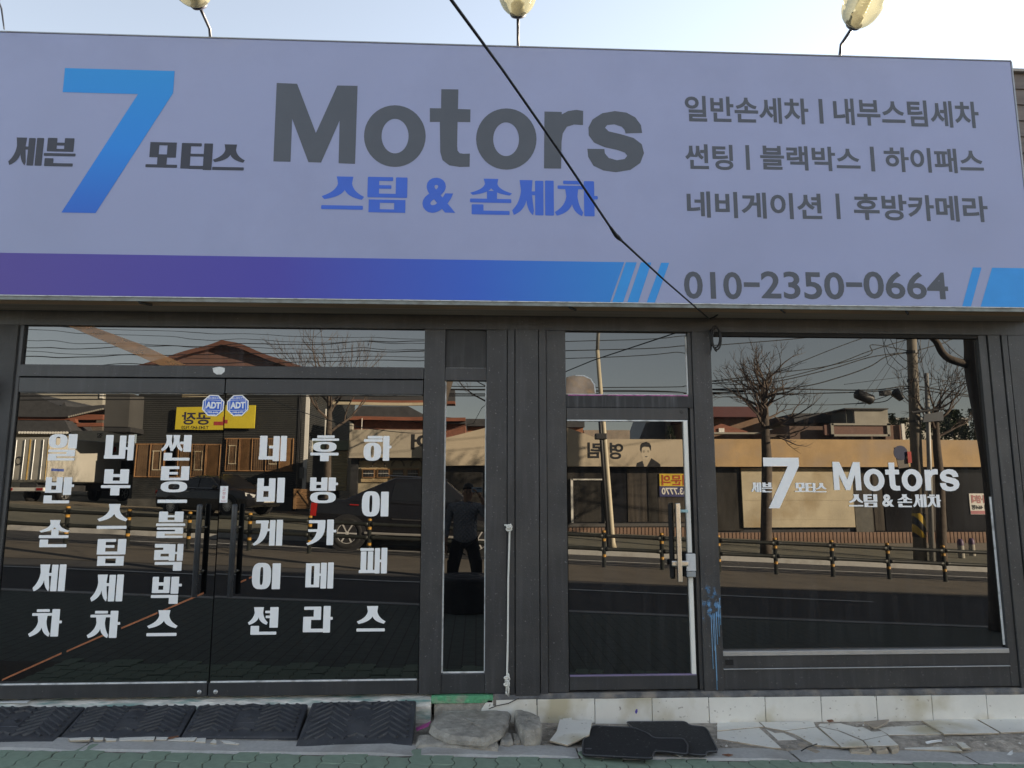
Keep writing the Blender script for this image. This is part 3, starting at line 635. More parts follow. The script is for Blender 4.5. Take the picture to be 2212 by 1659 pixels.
MB().box(lx0 + .002, lx1 - .002, -0.043, -0.0305, lz0, lz0 + .038).build('lock_button', mat('grey_plastic', (0.34, 0.36, 0.37), 0.4, 0.1), d3, bevel=0.006)
# blue spray and drips on the post
bp = mat('blue_spray', (0.14, 0.30, 0.52), 0.5, 0.3, 20)
nt = bp.node_tree; pb = nt.nodes['Principled BSDF']
tcn = _node(nt, 'ShaderNodeTexCoord'); nz = _node(nt, 'ShaderNodeTexNoise'); nz.inputs['Scale'].default_value = 26; nz.inputs['Detail'].default_value = 8; nt.links.new(tcn.outputs['Object'], nz.inputs['Vector'])
sx = _node(nt, 'ShaderNodeSeparateXYZ'); nt.links.new(tcn.outputs['Object'], sx.inputs[0])
zc0 = F(1540, 1310).z
mr = _node(nt, 'ShaderNodeMapRange'); mr.inputs['From Min'].default_value = 0.0; mr.inputs['From Max'].default_value = 0.30; mr.inputs['To Min'].default_value = 0.44; mr.inputs['To Max'].default_value = 0.78
ab = _node(nt, 'ShaderNodeMath', operation='SUBTRACT'); ab.inputs[1].default_value = zc0; nt.links.new(sx.outputs[2], ab.inputs[0])
ab2 = _node(nt, 'ShaderNodeMath', operation='ABSOLUTE'); nt.links.new(ab.outputs[0], ab2.inputs[0]); nt.links.new(ab2.outputs[0], mr.inputs[0])
gt = _node(nt, 'ShaderNodeMath', operation='SUBTRACT'); nt.links.new(nz.outputs[0], gt.inputs[0]); nt.links.new(mr.outputs[0], gt.inputs[1])
m2 = _node(nt, 'ShaderNodeMapRange'); m2.inputs['From Max'].default_value = 0.16; m2.inputs['To Max'].default_value = 0.75; nt.links.new(gt.outputs[0], m2.inputs[0])
tr = _node(nt, 'ShaderNodeBsdfTransparent'); ms = _node(nt, 'ShaderNodeMixShader'); nt.links.new(m2.outputs[0], ms.inputs[0]); nt.links.new(tr.outputs[0], ms.inputs[1]); nt.links.new(pb.outputs[0], ms.inputs[2]); nt.links.new(ms.outputs[0], nt.nodes['Material Output'].inputs[0])
mb = MB(); mb.flat([[Vector((1.592, -0.0072, zc0 - .32)), Vector((1.725, -0.0072, zc0 - .32)), Vector((1.725, -0.0072, zc0 + .32)), Vector((1.592, -0.0072, zc0 + .32))]])
mb.build('blue_overspray', bp, shop, fix=False)
drip = mat('blue_drip', (0.20, 0.38, 0.58), 0.35, 0.2, 20)
mb = MB()
for u0, v0, v1 in ((1536, 1330, 1445), (1540, 1325, 1405), (1543, 1325, 1470), (1547, 1322, 1392), (1551, 1300, 1375), (1545, 1395, 1490), (1554, 1292, 1350)):
    a, b = F(u0, v0, -.0075), F(u0 + 2, v1, -.0075)
    mb.tube([(a.x, -.0075, a.z), (a.x, -.008, (a.z + b.z) / 2), (a.x + .001, -.0085, b.z)], [0.0022, 0.0022, 0.0032], 6)
mb.build('paint_drip', drip, shop, smooth=True)
# torn poster showing through the transom corner
q = [F(u, v, 0.032) for u, v in ((1223, 852), (1223, 815), (1240, 811), (1258, 811), (1274, 817), (1284, 830), (1286, 850))]
MB().flat([q]).build('film_hole', mat('brown_blind', (0.36, 0.27, 0.20), 0.7, 0.35, 6, dirt=(0.60, 0.34, 0.13), dirt_amt=0.6, dirt_scale=8), shop, fix=False)
mb = MB(); mb.tube([F(u, v, 0.031) for u, v in ((1243, 811), (1262, 812), (1276, 819), (1284, 831), (1286, 848))], 0.005, 6); mb.build('film_edge', white_p, shop)
# security box on the side wall
mb = MB(); cx, cz = -3.50, F(2, 842).z
mb.prism([(cx + .14 * math.cos(math.pi / 8 + k * math.pi / 4), -0.07, cz + .14 * math.sin(math.pi / 8 + k * math.pi / 4)) for k in range(8)], (0, .057, 0))
mb.build('alarm_box', mat('navy_plastic', (0.02, 0.025, 0.06), 0.5, 0.1), shop, bevel=0.01)
# ================================================================== the big sign
YS = -0.34
SX0, SX1, SZ0, SZ1 = -3.95, 4.005, 2.845, 4.754
sign = thing('shop_sign', (0, YS, SZ0), 'long lavender grey shop sign with blue seven and dark Motors lettering', 'sign')
face = mat('sign_flex', (0.325, 0.362, 0.56), 0.45, 0.07, 0.9, spec=0.35, dirt=(0.275, 0.305, 0.46), dirt_amt=0.5, dirt_scale=0.9)
bar('sign_box', SX0, SX1, SZ0, SZ1, YS, -0.02, face, sign, 0.004)
edge = mat('sign_edge_trim', (0.30, 0.31, 0.33), 0.4, 0.1, 10, metal=0.6)
bar('edge_trim', SX0, SX1 + .006, SZ1 + .0005, SZ1 + .010, YS - .004, -0.02, edge, sign, 0.002)
bar('edge_trim', SX1 + .0005, SX1 + .012, SZ0, SZ1, YS - .004, -0.02, edge, sign, 0.002)
bar('edge_trim', SX0, SX1, SZ0 - .006, SZ0 - .0005, YS - .003, -0.3, white_p, sign, 0.001)
ang = mat('grey_green_angle', (0.22, 0.24, 0.23), 0.6, 0.25, 9, dirt=(0.10, 0.085, 0.07), dirt_amt=0.6, dirt_scale=6)
bar('support_angle', SX0, SX1, SZ0 - .032, SZ0 - .0065, YS + .004, YS + .012, ang, sign, 0.001)
# soffit planks and hangers
wood = mat('weathered_soffit_wood', (0.62, 0.40, 0.24), 0.75, 0.3, 3, bump=0.2, stretch=(0.3, 8, 8), dirt=(0.34, 0.24, 0.16), dirt_amt=0.5, dirt_scale=2)
wood2 = mat('grey_soffit_wood', (0.44, 0.35, 0.27), 0.8, 0.3, 3, bump=0.2, stretch=(0.3, 8, 8))
bar('soffit_plank', -3.95, 4.2, 2.8205, 2.838, -0.322, -0.19, wood, shop, 0.002); bar('soffit_plank', -3.95, 4.2, 2.824, 2.838, -0.187, -0.001, wood2, shop, 0.002)
for u in (300, 1232, 1690, 1960):
    a = F(u, 662, YS + .02); MB().tube([(a.x - .02, YS + .03, 2.836), (a.x, YS + .03, 2.808), (a.x + .05, YS + .10, 2.812)], 0.008, 6).build('hanger', mat('dark_iron', (0.05, 0.05, 0.055), 0.6, 0.3, 20), sign)
yl = YS - 0.0015
P1 = lambda x, y: F(x / 2.399, y / 2.399, yl)
P2 = lambda x, y: F(497.8 + x / 2.2218, y / 2.2218, yl)
P3 = lambda x, y: F(1438 + x / 2.399, y / 2.399, yl)
def avg_quad(cv, x0, y0, x1, y1):
    a, b, c, d = cv(x0, y1), cv(x1, y1), cv(x1, y0), cv(x0, y0)
    return rect_quad((a.x + d.x) / 2, (b.x + c.x) / 2, (a.z + b.z) / 2, (c.z + d.z) / 2, a.y)
dark = mat('dark_grey_vinyl', (0.088, 0.100, 0.125), 0.5, 0.05); dark2 = mat('navy_black_vinyl', (0.042, 0.046, 0.066), 0.5, 0.05); mid = mat('slate_vinyl', (0.085, 0.095, 0.120), 0.5, 0.05)
blue_v = mat('royal_blue_vinyl', (0.05, 0.14, 0.62), 0.5, 0.05)
seven_px = [(337, 350), (905, 370), (898, 482), (495, 1104), (318, 1101), (715, 489), (326, 476)]
seven = [P1(*p) for p in seven_px]
x0 = min(p.x for p in seven); x1 = max(p.x for p in seven); zlo = min(p.z for p in seven); zhi = max(p.z for p in seven)
zt = (seven[0].z + seven[1].z) / 2; zb = (seven[3].z + seven[4].z) / 2; zm = (seven[5].z + seven[6].z) / 2
sevM = [Vector((seven[0].x, yl, zt)), Vector((seven[1].x, yl, zt)), Vector((seven[1].x, yl, seven[2].z)), Vector((seven[3].x, yl, zb)), Vector((seven[4].x, yl, zb)), Vector((seven[5].x, yl, zm)), Vector((seven[0].x, yl, zm))]
blue7 = mat_ramp('seven_blue', [(0.0, (0.035, 0.15, 0.62)), (0.45, (0.03, 0.26, 0.78)), (1.0, (0.035, 0.30, 0.74))], 2, zb - SZ0, zt - SZ0)
MB().flat([sevM]).build('numeral', blue7, sign, fix=False)
# Motors, letter by letter
def ell(cx, cy, rx, ry, n=40): return [(cx + rx * math.cos(2 * math.pi * i / n), cy + ry * math.sin(2 * math.pi * i / n)) for i in range(n)]
MOT = [
 [[(222, 398), (320, 402), (410, 638), (513, 410), (610, 412), (598, 786), (519, 783), (524, 578), (435, 780), (374, 778), (296, 570), (288, 776), (206, 774)]],
 [ell(789, 653, 148, 148), ell(790, 653, 65, 83)],
 [[(1012, 428), (1094, 429), (1092, 523), (1152, 525), (1151, 586), (1090, 585), (1088, 700), (1090, 722), (1100, 735), (1120, 738), (1149, 737), (1148, 800), (1100, 801), (1050, 793), (1018, 768), (1007, 730), (1005, 585), (957, 585), (957, 519), (1011, 520)]],
 [ell(1324, 667, 145, 147), ell(1323, 668, 62, 81)],
 [[(1507, 535), (1590, 537), (1590, 549), (1620, 533), (1660, 527), (1693, 532), (1692, 600), (1650, 597), (1615, 608), (1595, 640), (1589, 680), (1587, 809), (1505, 808)]],
 [[(1976, 638), (1970, 600), (1943, 563), (1900, 540), (1845, 533), (1785, 543), (1738, 573), (1718, 612), (1720, 650), (1745, 684), (1795, 706), (1855, 719), (1893, 732), (1904, 748), (1892, 763), (1855, 769), (1816, 758), (1797, 736), (1795, 715), (1713, 714), (1717, 752), (1742, 795), (1790, 818), (1850, 826), (1920, 815), (1967, 782), (1985, 735), (1974, 692), (1935, 662), (1870, 643), (1815, 630), (1798, 613), (1808, 600), (1842, 596), (1878, 608), (1892, 624), (1896, 640)]],
]
MOT3 = [[[P2(*p) for p in l] for l in g] for g in MOT]
allp = [p for g in MOT3 for l in g for p in l]
mx0, mx1 = min(p.x for p in allp), max(p.x for p in allp); mz0, mz1 = min(p.z for p in allp), max(p.z for p in allp)
MOTN = [[[((p.x - mx0) / (mx1 - mx0), (p.z - mz0) / (mz1 - mz0)) for p in l] for l in g] for g in MOT3]
def motors(name, q, m, parent):
    a, b, c, d = q
    for g in MOTN: MB().flat([[(a * (1 - s) + b * s) * (1 - t) + (d * (1 - s) + c * s) * t for s, t in l] for l in g]).build(name, m, parent, fix=False)
motors('letter', rect_quad(mx0, mx1, mz0, mz1, yl), dark, sign)
def heavy_run(name, run, cv, m, parent):
    for ch, a, b, c, d in run:
        q = avg_quad(cv, a, b, c, d); mb = MB()
        if ch == '&': text('', '&', *q, None, None, .035, mb=mb)
        else: heavy(mb, ch, *q)
        mb.build(name, m, parent, fix=False)
heavy_run('letter', [('세', 48, 713, 222, 857), ('븐', 228, 715, 393, 862), ('모', 758, 737, 922, 868), ('터', 938, 742, 1100, 880), ('스', 1103, 748, 1270, 882)], P1, dark2, sign)
heavy_run('letter', [('스', 438, 847, 642, 1005), ('팀', 657, 850, 848, 1020), ('&', 922, 853, 1080, 1022), ('손', 1150, 858, 1352, 1030), ('세', 1352, 865, 1552, 1033), ('차', 1556, 868, 1763, 1037)], P2, blue_v, sign)
for s, a, b, c, d in (('일반손세차', 100, 503, 739, 637), ('내부스팀세차', 870, 518, 1621, 655), ('썬팅', 101, 748, 349, 879), ('블랙박스', 490, 758, 1007, 884), ('하이패스', 1133, 768, 1645, 895), ('네비게이션', 110, 997, 808, 1132), ('후방카메라', 975, 1010, 1668, 1145)):
    text('service_lettering', s, *avg_quad(P3, a, b, c, d), mid, sign, 0.024)
for x, y0, y1 in ((805, 513, 640), (425, 752, 880), (1072, 760, 888), (893, 1003, 1135)):
    MB().flat([list(avg_quad(P3, x - 10, y0, x + 10, y1))]).build('divider', mid, sign, fix=False)
for s, a, b in (('010', 95, 395), ('2350', 494, 925), ('0664', 1025, 1462)): text('phone_number', s, *avg_quad(P3, a, 1408, b, 1550), mid, sign, 0.018)
for a, b in ((405, 487), (935, 1018)): MB().flat([list(avg_quad(P3, a, 1463, b, 1487))]).build('dash', mid, sign, fix=False)
zt = (F(0, 543, yl).z + F(1348, 569, yl).z) / 2; zb = SZ0 + .001
band = mat_ramp('band_purple_blue', [(0.0, (0.105, 0.075, 0.34)), (0.45, (0.085, 0.075, 0.42)), (0.75, (0.05, 0.14, 0.62)), (1.0, (0.04, 0.27, 0.72))], 0, -3.4, 1.1)
def slant(name, xt0, xt1, xb0, xb1, m): MB().flat([[Vector((xb0, yl, zb)), Vector((xb1, yl, zb)), Vector((xt1, yl, zt)), Vector((xt0, yl, zt))]]).build(name, m, sign, fix=False)
X2t = lambda x: P2(x, 1267).x
X2b = lambda x: P2(x, 1457).x
slant('colour_band', SX0 + .005, X2t(1890), SX0 + .005, X2b(1822), band)
sky_b = mat('sky_blue_vinyl', (0.035, 0.30, 0.76), 0.5, 0.05); mid_b = mat('mid_blue_vinyl', (0.04, 0.23, 0.70), 0.5, 0.05)
for a, b, c, d in ((1898, 1950, 1833, 1885), (1970, 2020, 1905, 1957), (2068, 2106, 1998, 2037)): slant('stripe', X2t(a), X2t(b), X2b(c), X2b(d), sky_b)
X3t = lambda x: P3(x, 1390).x
X3b = lambda x: P3(x, 1592).x
slant('stripe', X3t(1592), X3t(1637), X3b(1537), X3b(1582), sky_b); slant('stripe', X3t(1692), SX1 - .005, X3b(1632), SX1 - .005, sky_b)
# lettering on the window
yw = 0.0335
PW = lambda x, y: F(1604 + x / 4.4437, 968 + y / 4.4437, yw - 0.0025)
mb = MB()
a, b, c, d = avg_quad(PW, 208, 90, 553, 577)
mb.flat([[(a * (1 - s) + b * s) * (1 - t) + (d * (1 - s) + c * s) * t for s, t in [((p.x - x0) / (x1 - x0), (p.z - zlo) / (zhi - zlo)) for p in sevM]]])
mb.build('window_numeral', vinyl, shop, fix=False)
motors('window_letter', avg_quad(PW, 870, 132, 2077, 415), vinyl, shop)
heavy_run('window_letter', [('세', 83, 330, 180, 422), ('븐', 184, 330, 286, 424), ('모', 500, 333, 602, 420), ('터', 603, 335, 700, 424), ('스', 702, 335, 805, 424), ('스', 1020, 443, 1158, 560), ('팀', 1162, 443, 1295, 566), ('&', 1340, 443, 1452, 563), ('손', 1487, 443, 1630, 567), ('세', 1635, 445, 1765, 567), ('차', 1768, 447, 1905, 567)], PW, vinyl, shop)
# ================================================================== lamps over the sign
glassy = bpy.data.materials.new('dirty_lamp_glass'); glassy.use_nodes = True; nt = glassy.node_tree; pb = nt.nodes['Principled BSDF']
pb.inputs['Base Color'].default_value = (0.42, 0.40, 0.31, 1); pb.inputs['Roughness'].default_value = 0.12
trn = _node(nt, 'ShaderNodeBsdfTransparent'); trn.inputs[0].default_value = (0.74, 0.72, 0.60, 1); tl = _node(nt, 'ShaderNodeBsdfTranslucent'); tl.inputs[0].default_value = (0.34, 0.32, 0.24, 1)
tcn = _node(nt, 'ShaderNodeTexCoord'); nz = _node(nt, 'ShaderNodeTexNoise'); nz.inputs['Scale'].default_value = 14; nt.links.new(tcn.outputs['Object'], nz.inputs['Vector'])
mr = _node(nt, 'ShaderNodeMapRange'); mr.inputs['To Min'].default_value = 0.30; mr.inputs['To Max'].default_value = 0.60; nt.links.new(nz.outputs[0], mr.inputs[0])
m1 = _node(nt, 'ShaderNodeMixShader'); m1.inputs[0].default_value = 0.35; nt.links.new(tl.outputs[0], m1.inputs[1]); nt.links.new(pb.outputs[0], m1.inputs[2])
m2 = _node(nt, 'ShaderNodeMixShader'); nt.links.new(mr.outputs[0], m2.inputs[0]); nt.links.new(trn.outputs[0], m2.inputs[1]); nt.links.new(m1.outputs[0], m2.inputs[2]); nt.links.new(m2.outputs[0], nt.nodes['Material Output'].inputs[0])
arm_m = mat('painted_lamp_arm', (0.035, 0.035, 0.05), 0.45, 0.2, 10); bulb_m = mat('bulb_tube', (0.75, 0.74, 0.62), 0.35, 0.05); refl_m = mat('grey_reflector', (0.16, 0.155, 0.14), 0.6, 0.2, 10)
def lamp(base, bend, neck, ctr, label):
    b = F(*base, y=-0.20); b.z = SZ1 + .005; t = thing('sign_lamp', b, label, 'lamp', 'lamps over the shop sign')
    b2 = F(*bend, y=-0.23); nk = F(*neck, y=-0.42); c = F(*ctr, y=-0.56); ax = (c - nk).normalized()
    mid_ = b2.lerp(nk, .5) + Vector((0, 0.0, 0.0))
    MB().tube([b, b.lerp(b2, .6), b2, mid_, nk], 0.0115, 10).build('arm', arm_m, t, smooth=True)
    MB().lathe(nk, ax, [(0.012, -0.01), (0.05, 0.0), (0.062, 0.020), (0.058, 0.022), (0.04, 0.008), (0.01, 0.004)], 18).build('collar', arm_m, t, smooth=True)
    pr = [(0.001, 0.006)] + [(0.140 * math.sin(math.pi * k / 16) ** 0.9, 0.006 + 0.172 * (1 - math.cos(math.pi * k / 16))) for k in range(1, 16)] + [(0.001, 0.35)]
    MB().lathe(nk, ax, pr, 28).build('globe', glassy, t, smooth=True)
    MB().lathe(nk, ax, [(0.02, 0.03), (0.045, 0.035), (0.05, 0.09), (0.03, 0.10), (0.03, 0.13)], 16).build('socket', refl_m, t, smooth=True)
    a = ax.orthogonal().normalized(); e = ax.cross(a)
    MB().tube([nk + ax * (0.12 + 0.12 * k / 60) + (a * math.cos(k * .55) + e * math.sin(k * .55)) * 0.036 for k in range(61)], 0.009, 7).build('spiral_bulb', bulb_m, t, smooth=True)
    return t
lamp((458, 82), (453, 62), (432, 16), (412, -38), 'globe lamp on a bent arm above the blue seven')
lamp((1119, 105), (1119, 80), (1119, 36), (1118, -22), 'globe lamp on a straight arm above the word Motors')
lamp((1810, 125), (1817, 96), (1842, 58), (1862, 14), 'globe lamp on a bent arm above the service list')
c = F(1972, 128, -0.2); MB().tube([(c.x - .03, -.2, SZ1 + .008), (c.x - .005, -.2, SZ1 + .035), (c.x + .02, -.2, SZ1 + .032)], 0.016, 8).build('sign_bracket', arm_m, sign)
# service cable from across the street to the shop front
AT = F(1532, 689, -0.05)
pts = []
kn = [AT, F(1435, 605, -1.25), F(1330, 508, -2.2), F(1205, 322, -3.0), F(1085, 150, -3.6), F(975, 0, -4.05)]
far_c = kn[2:5] + curve([kn[5], Vector((-1.0, -6.2, 2.42)), Vector((-2.8, -9.0, 2.85)), Vector((-5.0, -12.5, 3.7)), Vector((-7.4, -16.2, 5.0))], 6)
tag(MB().tube(kn[:3], 0.0050, 8).tube(far_c, [.0050, .0042, .0034, .0032] + [.0032 + .0045 * min(1, i / 12) for i in range(len(far_c) - 4)], 8).build('service_cable', cable, None, smooth=True), 'black service cable running down across the sign to the shop front', 'cable')
tag(MB().tube([kn[2] + (kn[1] - kn[2]).normalized() * .10, kn[2] + (kn[1] - kn[2]).normalized() * .04, kn[2], kn[2] + (kn[3] - kn[2]).normalized() * .10], [.006, .010, .009, .006], 8).build('cable_splice', cable, None, smooth=True), 'taped splice lump on the service cable before the sign', 'cable joint')
k0 = AT; cc = []
for i in range(40):
    t = i / 39 * 4.6 * math.pi
    cc.append(k0 + Vector((0.028 + 0.035 * math.cos(t + 2.6) + .0012 * i * .3, -0.02 - .0004 * i, -0.13 + 0.085 * math.sin(t + 2.6) - .0010 * i)))
tag(MB().tube(cc, 0.0065, 7).build('cable_coil', cable, None, smooth=True), 'loop of spare black cable hanging beside the window head', 'cable')
q = F(1553, 675, -0.12)
tag(MB().tube([AT + Vector((0, -.01, .0)), AT.lerp(q, .4) + Vector((0, 0, -.01)), AT.lerp(q, .8) + Vector((.0, 0, -.012)), q, q + Vector((-.03, 0, .002)), AT.lerp(q, .3) + Vector((-.02, 0, .02))], 0.006, 7).build('cable_tie', cable, None, smooth=True), 'short cable end bent up under the soffit', 'cable')
tag(MB().tube([F(-20, -40, -2.0), F(3, 18, -1.2), F(9, 63, -0.2)], 0.005, 6).build('guy_wire', cable, None), 'thin dark wire rising from the sign end by the blue seven', 'wire')
# neighbour with lap siding, lengthened out of view to shade the street
nb = thing('neighbour_building', (6, 0.6, 0), 'brown lap sided neighbouring building beyond the sign end', 'building')
nzt = F(2200, 158, 0.6).z
sid = mat('brown_siding', (0.15, 0.125, 0.115), 0.7, 0.2, 3, bump=0.2, stretch=(0.4, 6, 6))
bar('wall', 4.32, 34.0, -2, nzt, 0.62, 6, sid, nb, 0)
k = 0; z = nzt
while z > 2.4:
    MB().prism([(4.30, 0.600, z - .150), (4.30, 0.619, z - .150), (4.30, 0.619, z), (4.30, 0.612, z)], (29.7, 0, 0)).build('siding_board', sid, nb); z -= 0.152
bar('roof_trim', 4.28, 34.0, nzt + .001, nzt + .03, 0.57, 1.0, mat('roof_trim', (0.30, 0.28, 0.26), 0.6, 0.1), nb)
# rope hanging on the column
kr = [F(1100, 1140, -.035), F(1101, 1146, -.035), F(1098, 1250, -.034), F(1097, 1380, -.035), F(1095, 1470, -.036), F(1094, 1500, -.04)]
rp = thing('rope', kr[-1], 'thin white rope with knotted ends hanging beside the column', 'rope')
MB().tube(kr, 0.0065, 8).build('cord', rope_m, rp, smooth=True)
def knot(c, r, s): return MB().tube([c + Vector((r * math.cos(t * 2.4) * (1 + .3 * math.sin(t * 1.3)), -0.012 + .01 * math.sin(t * 1.7), s * (t / 8 - .5) + r * .8 * math.sin(t * 2.4))) for t in [i * .25 for i in range(34)]], 0.0062, 7)
knot(kr[0], .016, .03).tube([kr[0], kr[0] + Vector((-.02, -.01, .02)), kr[0] + Vector((-.035, -.01, .018))], .006, 7).build('knot', rope_m, rp, smooth=True)
knot(kr[4], .015, .07).tube([kr[4], kr[4] + Vector((.012, -.012, -.05)), kr[4] + Vector((.010, -.012, -.10)), kr[4] + Vector((-.008, -.01, -.07))], .006, 7).build('knot', rope_m, rp, smooth=True)
# ================================================================== foreground bits
def rough_slab(name, pts, th, m, label=None, cat=None, parent=None, jitter=0.0, bevel=0.003, msides=None):
    """pts: outline of the upper face (3D); a slab of thickness th with a worn rim"""
    P = [Vector(p) for p in pts]; n = len(P); c = sum(P, Vector()) / n; mb = MB()
    top = P; up = Vector((0, 0, 1)); k = len(P)
    low = [p - up * th + (c - p).normalized() * (-0.004 if jitter else 0) + Vector((random.uniform(-1, 1), random.uniform(-1, 1), 0)) * jitter for p in P]
    tri = tessellate_polygon([top]); vs = top + low
    mb.add(vs, [tuple(t) for t in tri], 0); mb.add(vs, [tuple(k + i for i in reversed(t)) for t in tri], 1)
    mb.add(vs, [(i, (i + 1) % k, k + (i + 1) % k, k + i) for i in range(k)], 1)
    o = mb.build(name, [m, msides or m], parent, bevel=0, fix=False)
    bm = bmesh.new(); bm.from_mesh(o.data); bmesh.ops.remove_doubles(bm, verts=bm.verts, dist=1e-5); bmesh.ops.recalc_face_normals(bm, faces=bm.faces); bm.to_mesh(o.data); bm.free()
    if bevel:
        md = o.modifiers.new('bevel', 'BEVEL'); md.width = bevel; md.segments = 1; md.limit_method = 'ANGLE'
    return tag(o, label, cat) if label else o
# ---- rubber kerb ramps
def ramp(cs, label):
    """cs: top-left, top-right, bottom-right, bottom-left picture points"""
    zt = 0.128
    tl, tr = F(*cs[0], y=-0.075), F(*cs[1], y=-0.075)
    br = A(*cs[2], h=gz(A(*cs[2]).x, .5) + .012); bl = A(*cs[3], h=gz(A(*cs[3]).x, .5) + .012)
    base = (bl + br) / 2; base.z = gz(base.x, .5)
    t = thing('kerb_ramp', base, label, 'ramp', 'rubber ramps before the double door')
    def S(s, q, h=0.0):
        p = (tl * (1 - s) + tr * s) * q + (bl * (1 - s) + br * s) * (1 - q); return p + Vector((0, -h * .25, h))
    mb = MB(); N = 6
    e0, e1 = .02, .98
    top = [S(e0, .06), S(e1, .06), S(e1, .985), S(e0, .985)]
    toe = [bl - Vector((0, 0, .004)), br - Vector((0, 0, .004))]
    lowf = [Vector((bl.x, bl.y, bl.z - .045)), Vector((br.x, br.y, br.z - .045)), Vector((tr.x, tr.y + .0, az(tr.x) - .03)), Vector((tl.x, tl.y + .0, az(tl.x) - .03))]
    rim = [toe[0], toe[1], tr - Vector((0, 0, .008)), tl - Vector((0, 0, .008))]
    mb.add(lowf + rim + top, [(0, 3, 2, 1), (0, 1, 5, 4), (1, 2, 6, 5), (2, 3, 7, 6), (3, 0, 4, 7), (4, 5, 9, 8), (5, 6, 10, 9), (6, 7, 11, 10), (7, 4, 8, 11), (8, 9, 10, 11)])
    mb.build('ramp_body', rubber, t, bevel=0.006)
    # chevron ribs, two fields beside a middle plate
    rib = MB()
    def seg(p, q, w=.017, h=.013):
        d = Vector((q[0] - p[0], q[1] - p[1])); nrm = Vector((-d.y, d.x)).normalized() * w
        a = [(p[0] + nrm.x, p[1] + nrm.y), (p[0] - nrm.x, p[1] - nrm.y), (q[0] - nrm.x, q[1] - nrm.y), (q[0] + nrm.x, q[1] + nrm.y)]
        nr2 = nrm * .5; b = [(p[0] + nr2.x, p[1] + nr2.y), (p[0] - nr2.x, p[1] - nr2.y), (q[0] - nr2.x, q[1] - nr2.y), (q[0] + nr2.x, q[1] + nr2.y)]
        a = [(clamp(x, .03, .97), clamp(y, .10, .97)) for x, y in a]; b = [(clamp(x, .035, .965), clamp(y, .11, .96)) for x, y in b]
        rib.add([S(*x, h=-.001) for x in a] + [S(*x, h=h) for x in b], [(0, 1, 5, 4), (1, 2, 6, 5), (2, 3, 7, 6), (3, 0, 4, 7), (4, 5, 6, 7)])
    for x0, x1 in ((.05, .40), (.60, .95)):
        xm = (x0 + x1) / 2
        for k in range(9):
            y = -0.12 + k * .125
            for (pa, pb) in (((x0, y), (xm, y + .24)), ((xm, y + .24), (x1, y))):
                ya, yb = pa[1], pb[1]; xa, xb = pa[0], pb[0]
                lo, hi = .13, .95
                if max(ya, yb) < lo or min(ya, yb) > hi: continue
                def cut(xa, ya, xb, yb):
                    if ya > yb: xa, ya, xb, yb = xb, yb, xa, ya
                    if ya < lo: f = (lo - ya) / (yb - ya); xa, ya = xa + (xb - xa) * f, lo
                    if yb > hi: f = (hi - ya) / (yb - ya); xb, yb = xa + (xb - xa) * f, hi
                    return (xa, ya), (xb, yb)
                p, q = cut(xa, ya, xb, yb)
                if abs(p[0] - q[0]) > .02: seg(p, q)
    for y in (.16, .78, .90): seg((.42, y), (.50, y + .07)); seg((.50, y + .07), (.58, y))
    o = rib.build('tread_rib', rubber, t, fix=True); o['kind'] = 'stuff'
    pl = MB()
    def patch(s0, s1, q0, q1, h):
        pl.add([S(s0, q0, -.001), S(s1, q0, -.001), S(s1, q1, -.001), S(s0, q1, -.001)] + [S(s0 + .008, q0 + .02, h), S(s1 - .008, q0 + .02, h), S(s1 - .008, q1 - .02, h), S(s0 + .008, q1 - .02, h)], [(0, 1, 5, 4), (1, 2, 6, 5), (2, 3, 7, 6), (3, 0, 4, 7), (4, 5, 6, 7)])
    patch(.415, .585, .36, .68, .006); pl.build('maker_plate', rubber, t)
    lg = MB()
    for k in range(4):
        lg.tube([S(.5 + (.052 - .010 * k) * math.cos(a) - .004 * k, .52 + (.085 - .016 * k) * math.sin(a) + .006 * k, .007) for a in [math.pi * (-.25 + 1.15 * i / 9) for i in range(10)]], .0028, 5)
    lg.build('swirl_emblem', rubber, t)
    return t
ramp([z1(-215, 240), z1(740, 240), z1(455, 540), z1(-560, 545)], 'first rubber kerb ramp beside the rendered side wall')
ramp([z1(745, 240), z1(1700, 225), z1(1550, 495), z1(520, 500)], 'second rubber kerb ramp from the rendered side wall')
ramp([z1(1715, 226), z2(560, 214), z2(470, 500), z1(1565, 498)], 'third rubber kerb ramp from the rendered side wall')
ramp([z2(598, 204), z2(1495, 185), z2(1460, 565), z2(450, 585)], 'rubber kerb ramp next to the broken concrete, its chevrons clearest')
# ---- broken concrete
def lump(name, top_pts, h_top, h_bot, m, label, cat, bulge=1.12, seed=0, round_=0.35):
    P = [A(u, v, h_top) for u, v in top_pts]
    # subdivide outline for a ragged rim
    Q = []
    for i, p in enumerate(P):
        q = P[(i + 1) % len(P)]
        for k in range(3): Q.append(p.lerp(q, k / 3))
    c = sum(Q, Vector()) / len(Q); n = len(Q); rings = []
    H = h_top - h_bot
    for (s, f) in ((.0, 0), (.45, 0), (.8, 0), (.95, .06), (1.02, .35), (1.03, .7), (.98, 1.0)):
        rg = []
        for i, p in enumerate(Q):
            d = p - c; j = 1 + .035 * noise.noise((p.x * 14 + seed, p.y * 14, f * 5)) * (1 if s > .3 else 0)
            rg.append(c + Vector((d.x * s * j, d.y * s * j, -H * f + (.010 * noise.noise((p.x * 9 + s * 3, p.y * 9, seed)) if f == 0 else .006 * noise.noise((p.x * 30, p.y * 30, f * 9))))))
        rings.append(rg)
    o = MB().loft(rings).build(name, m, None, smooth=False)
    return tag(o, label, cat)
big = [z2(1640, 335), z2(1710, 272), z2(2080, 264), z3(100, 264), z3(203, 272), z3(185, 370), z3(150, 430), z3(20, 500), z2(2090, 512), z2(1960, 502), z2(1790, 492), z2(1670, 442), z2(1618, 400)]
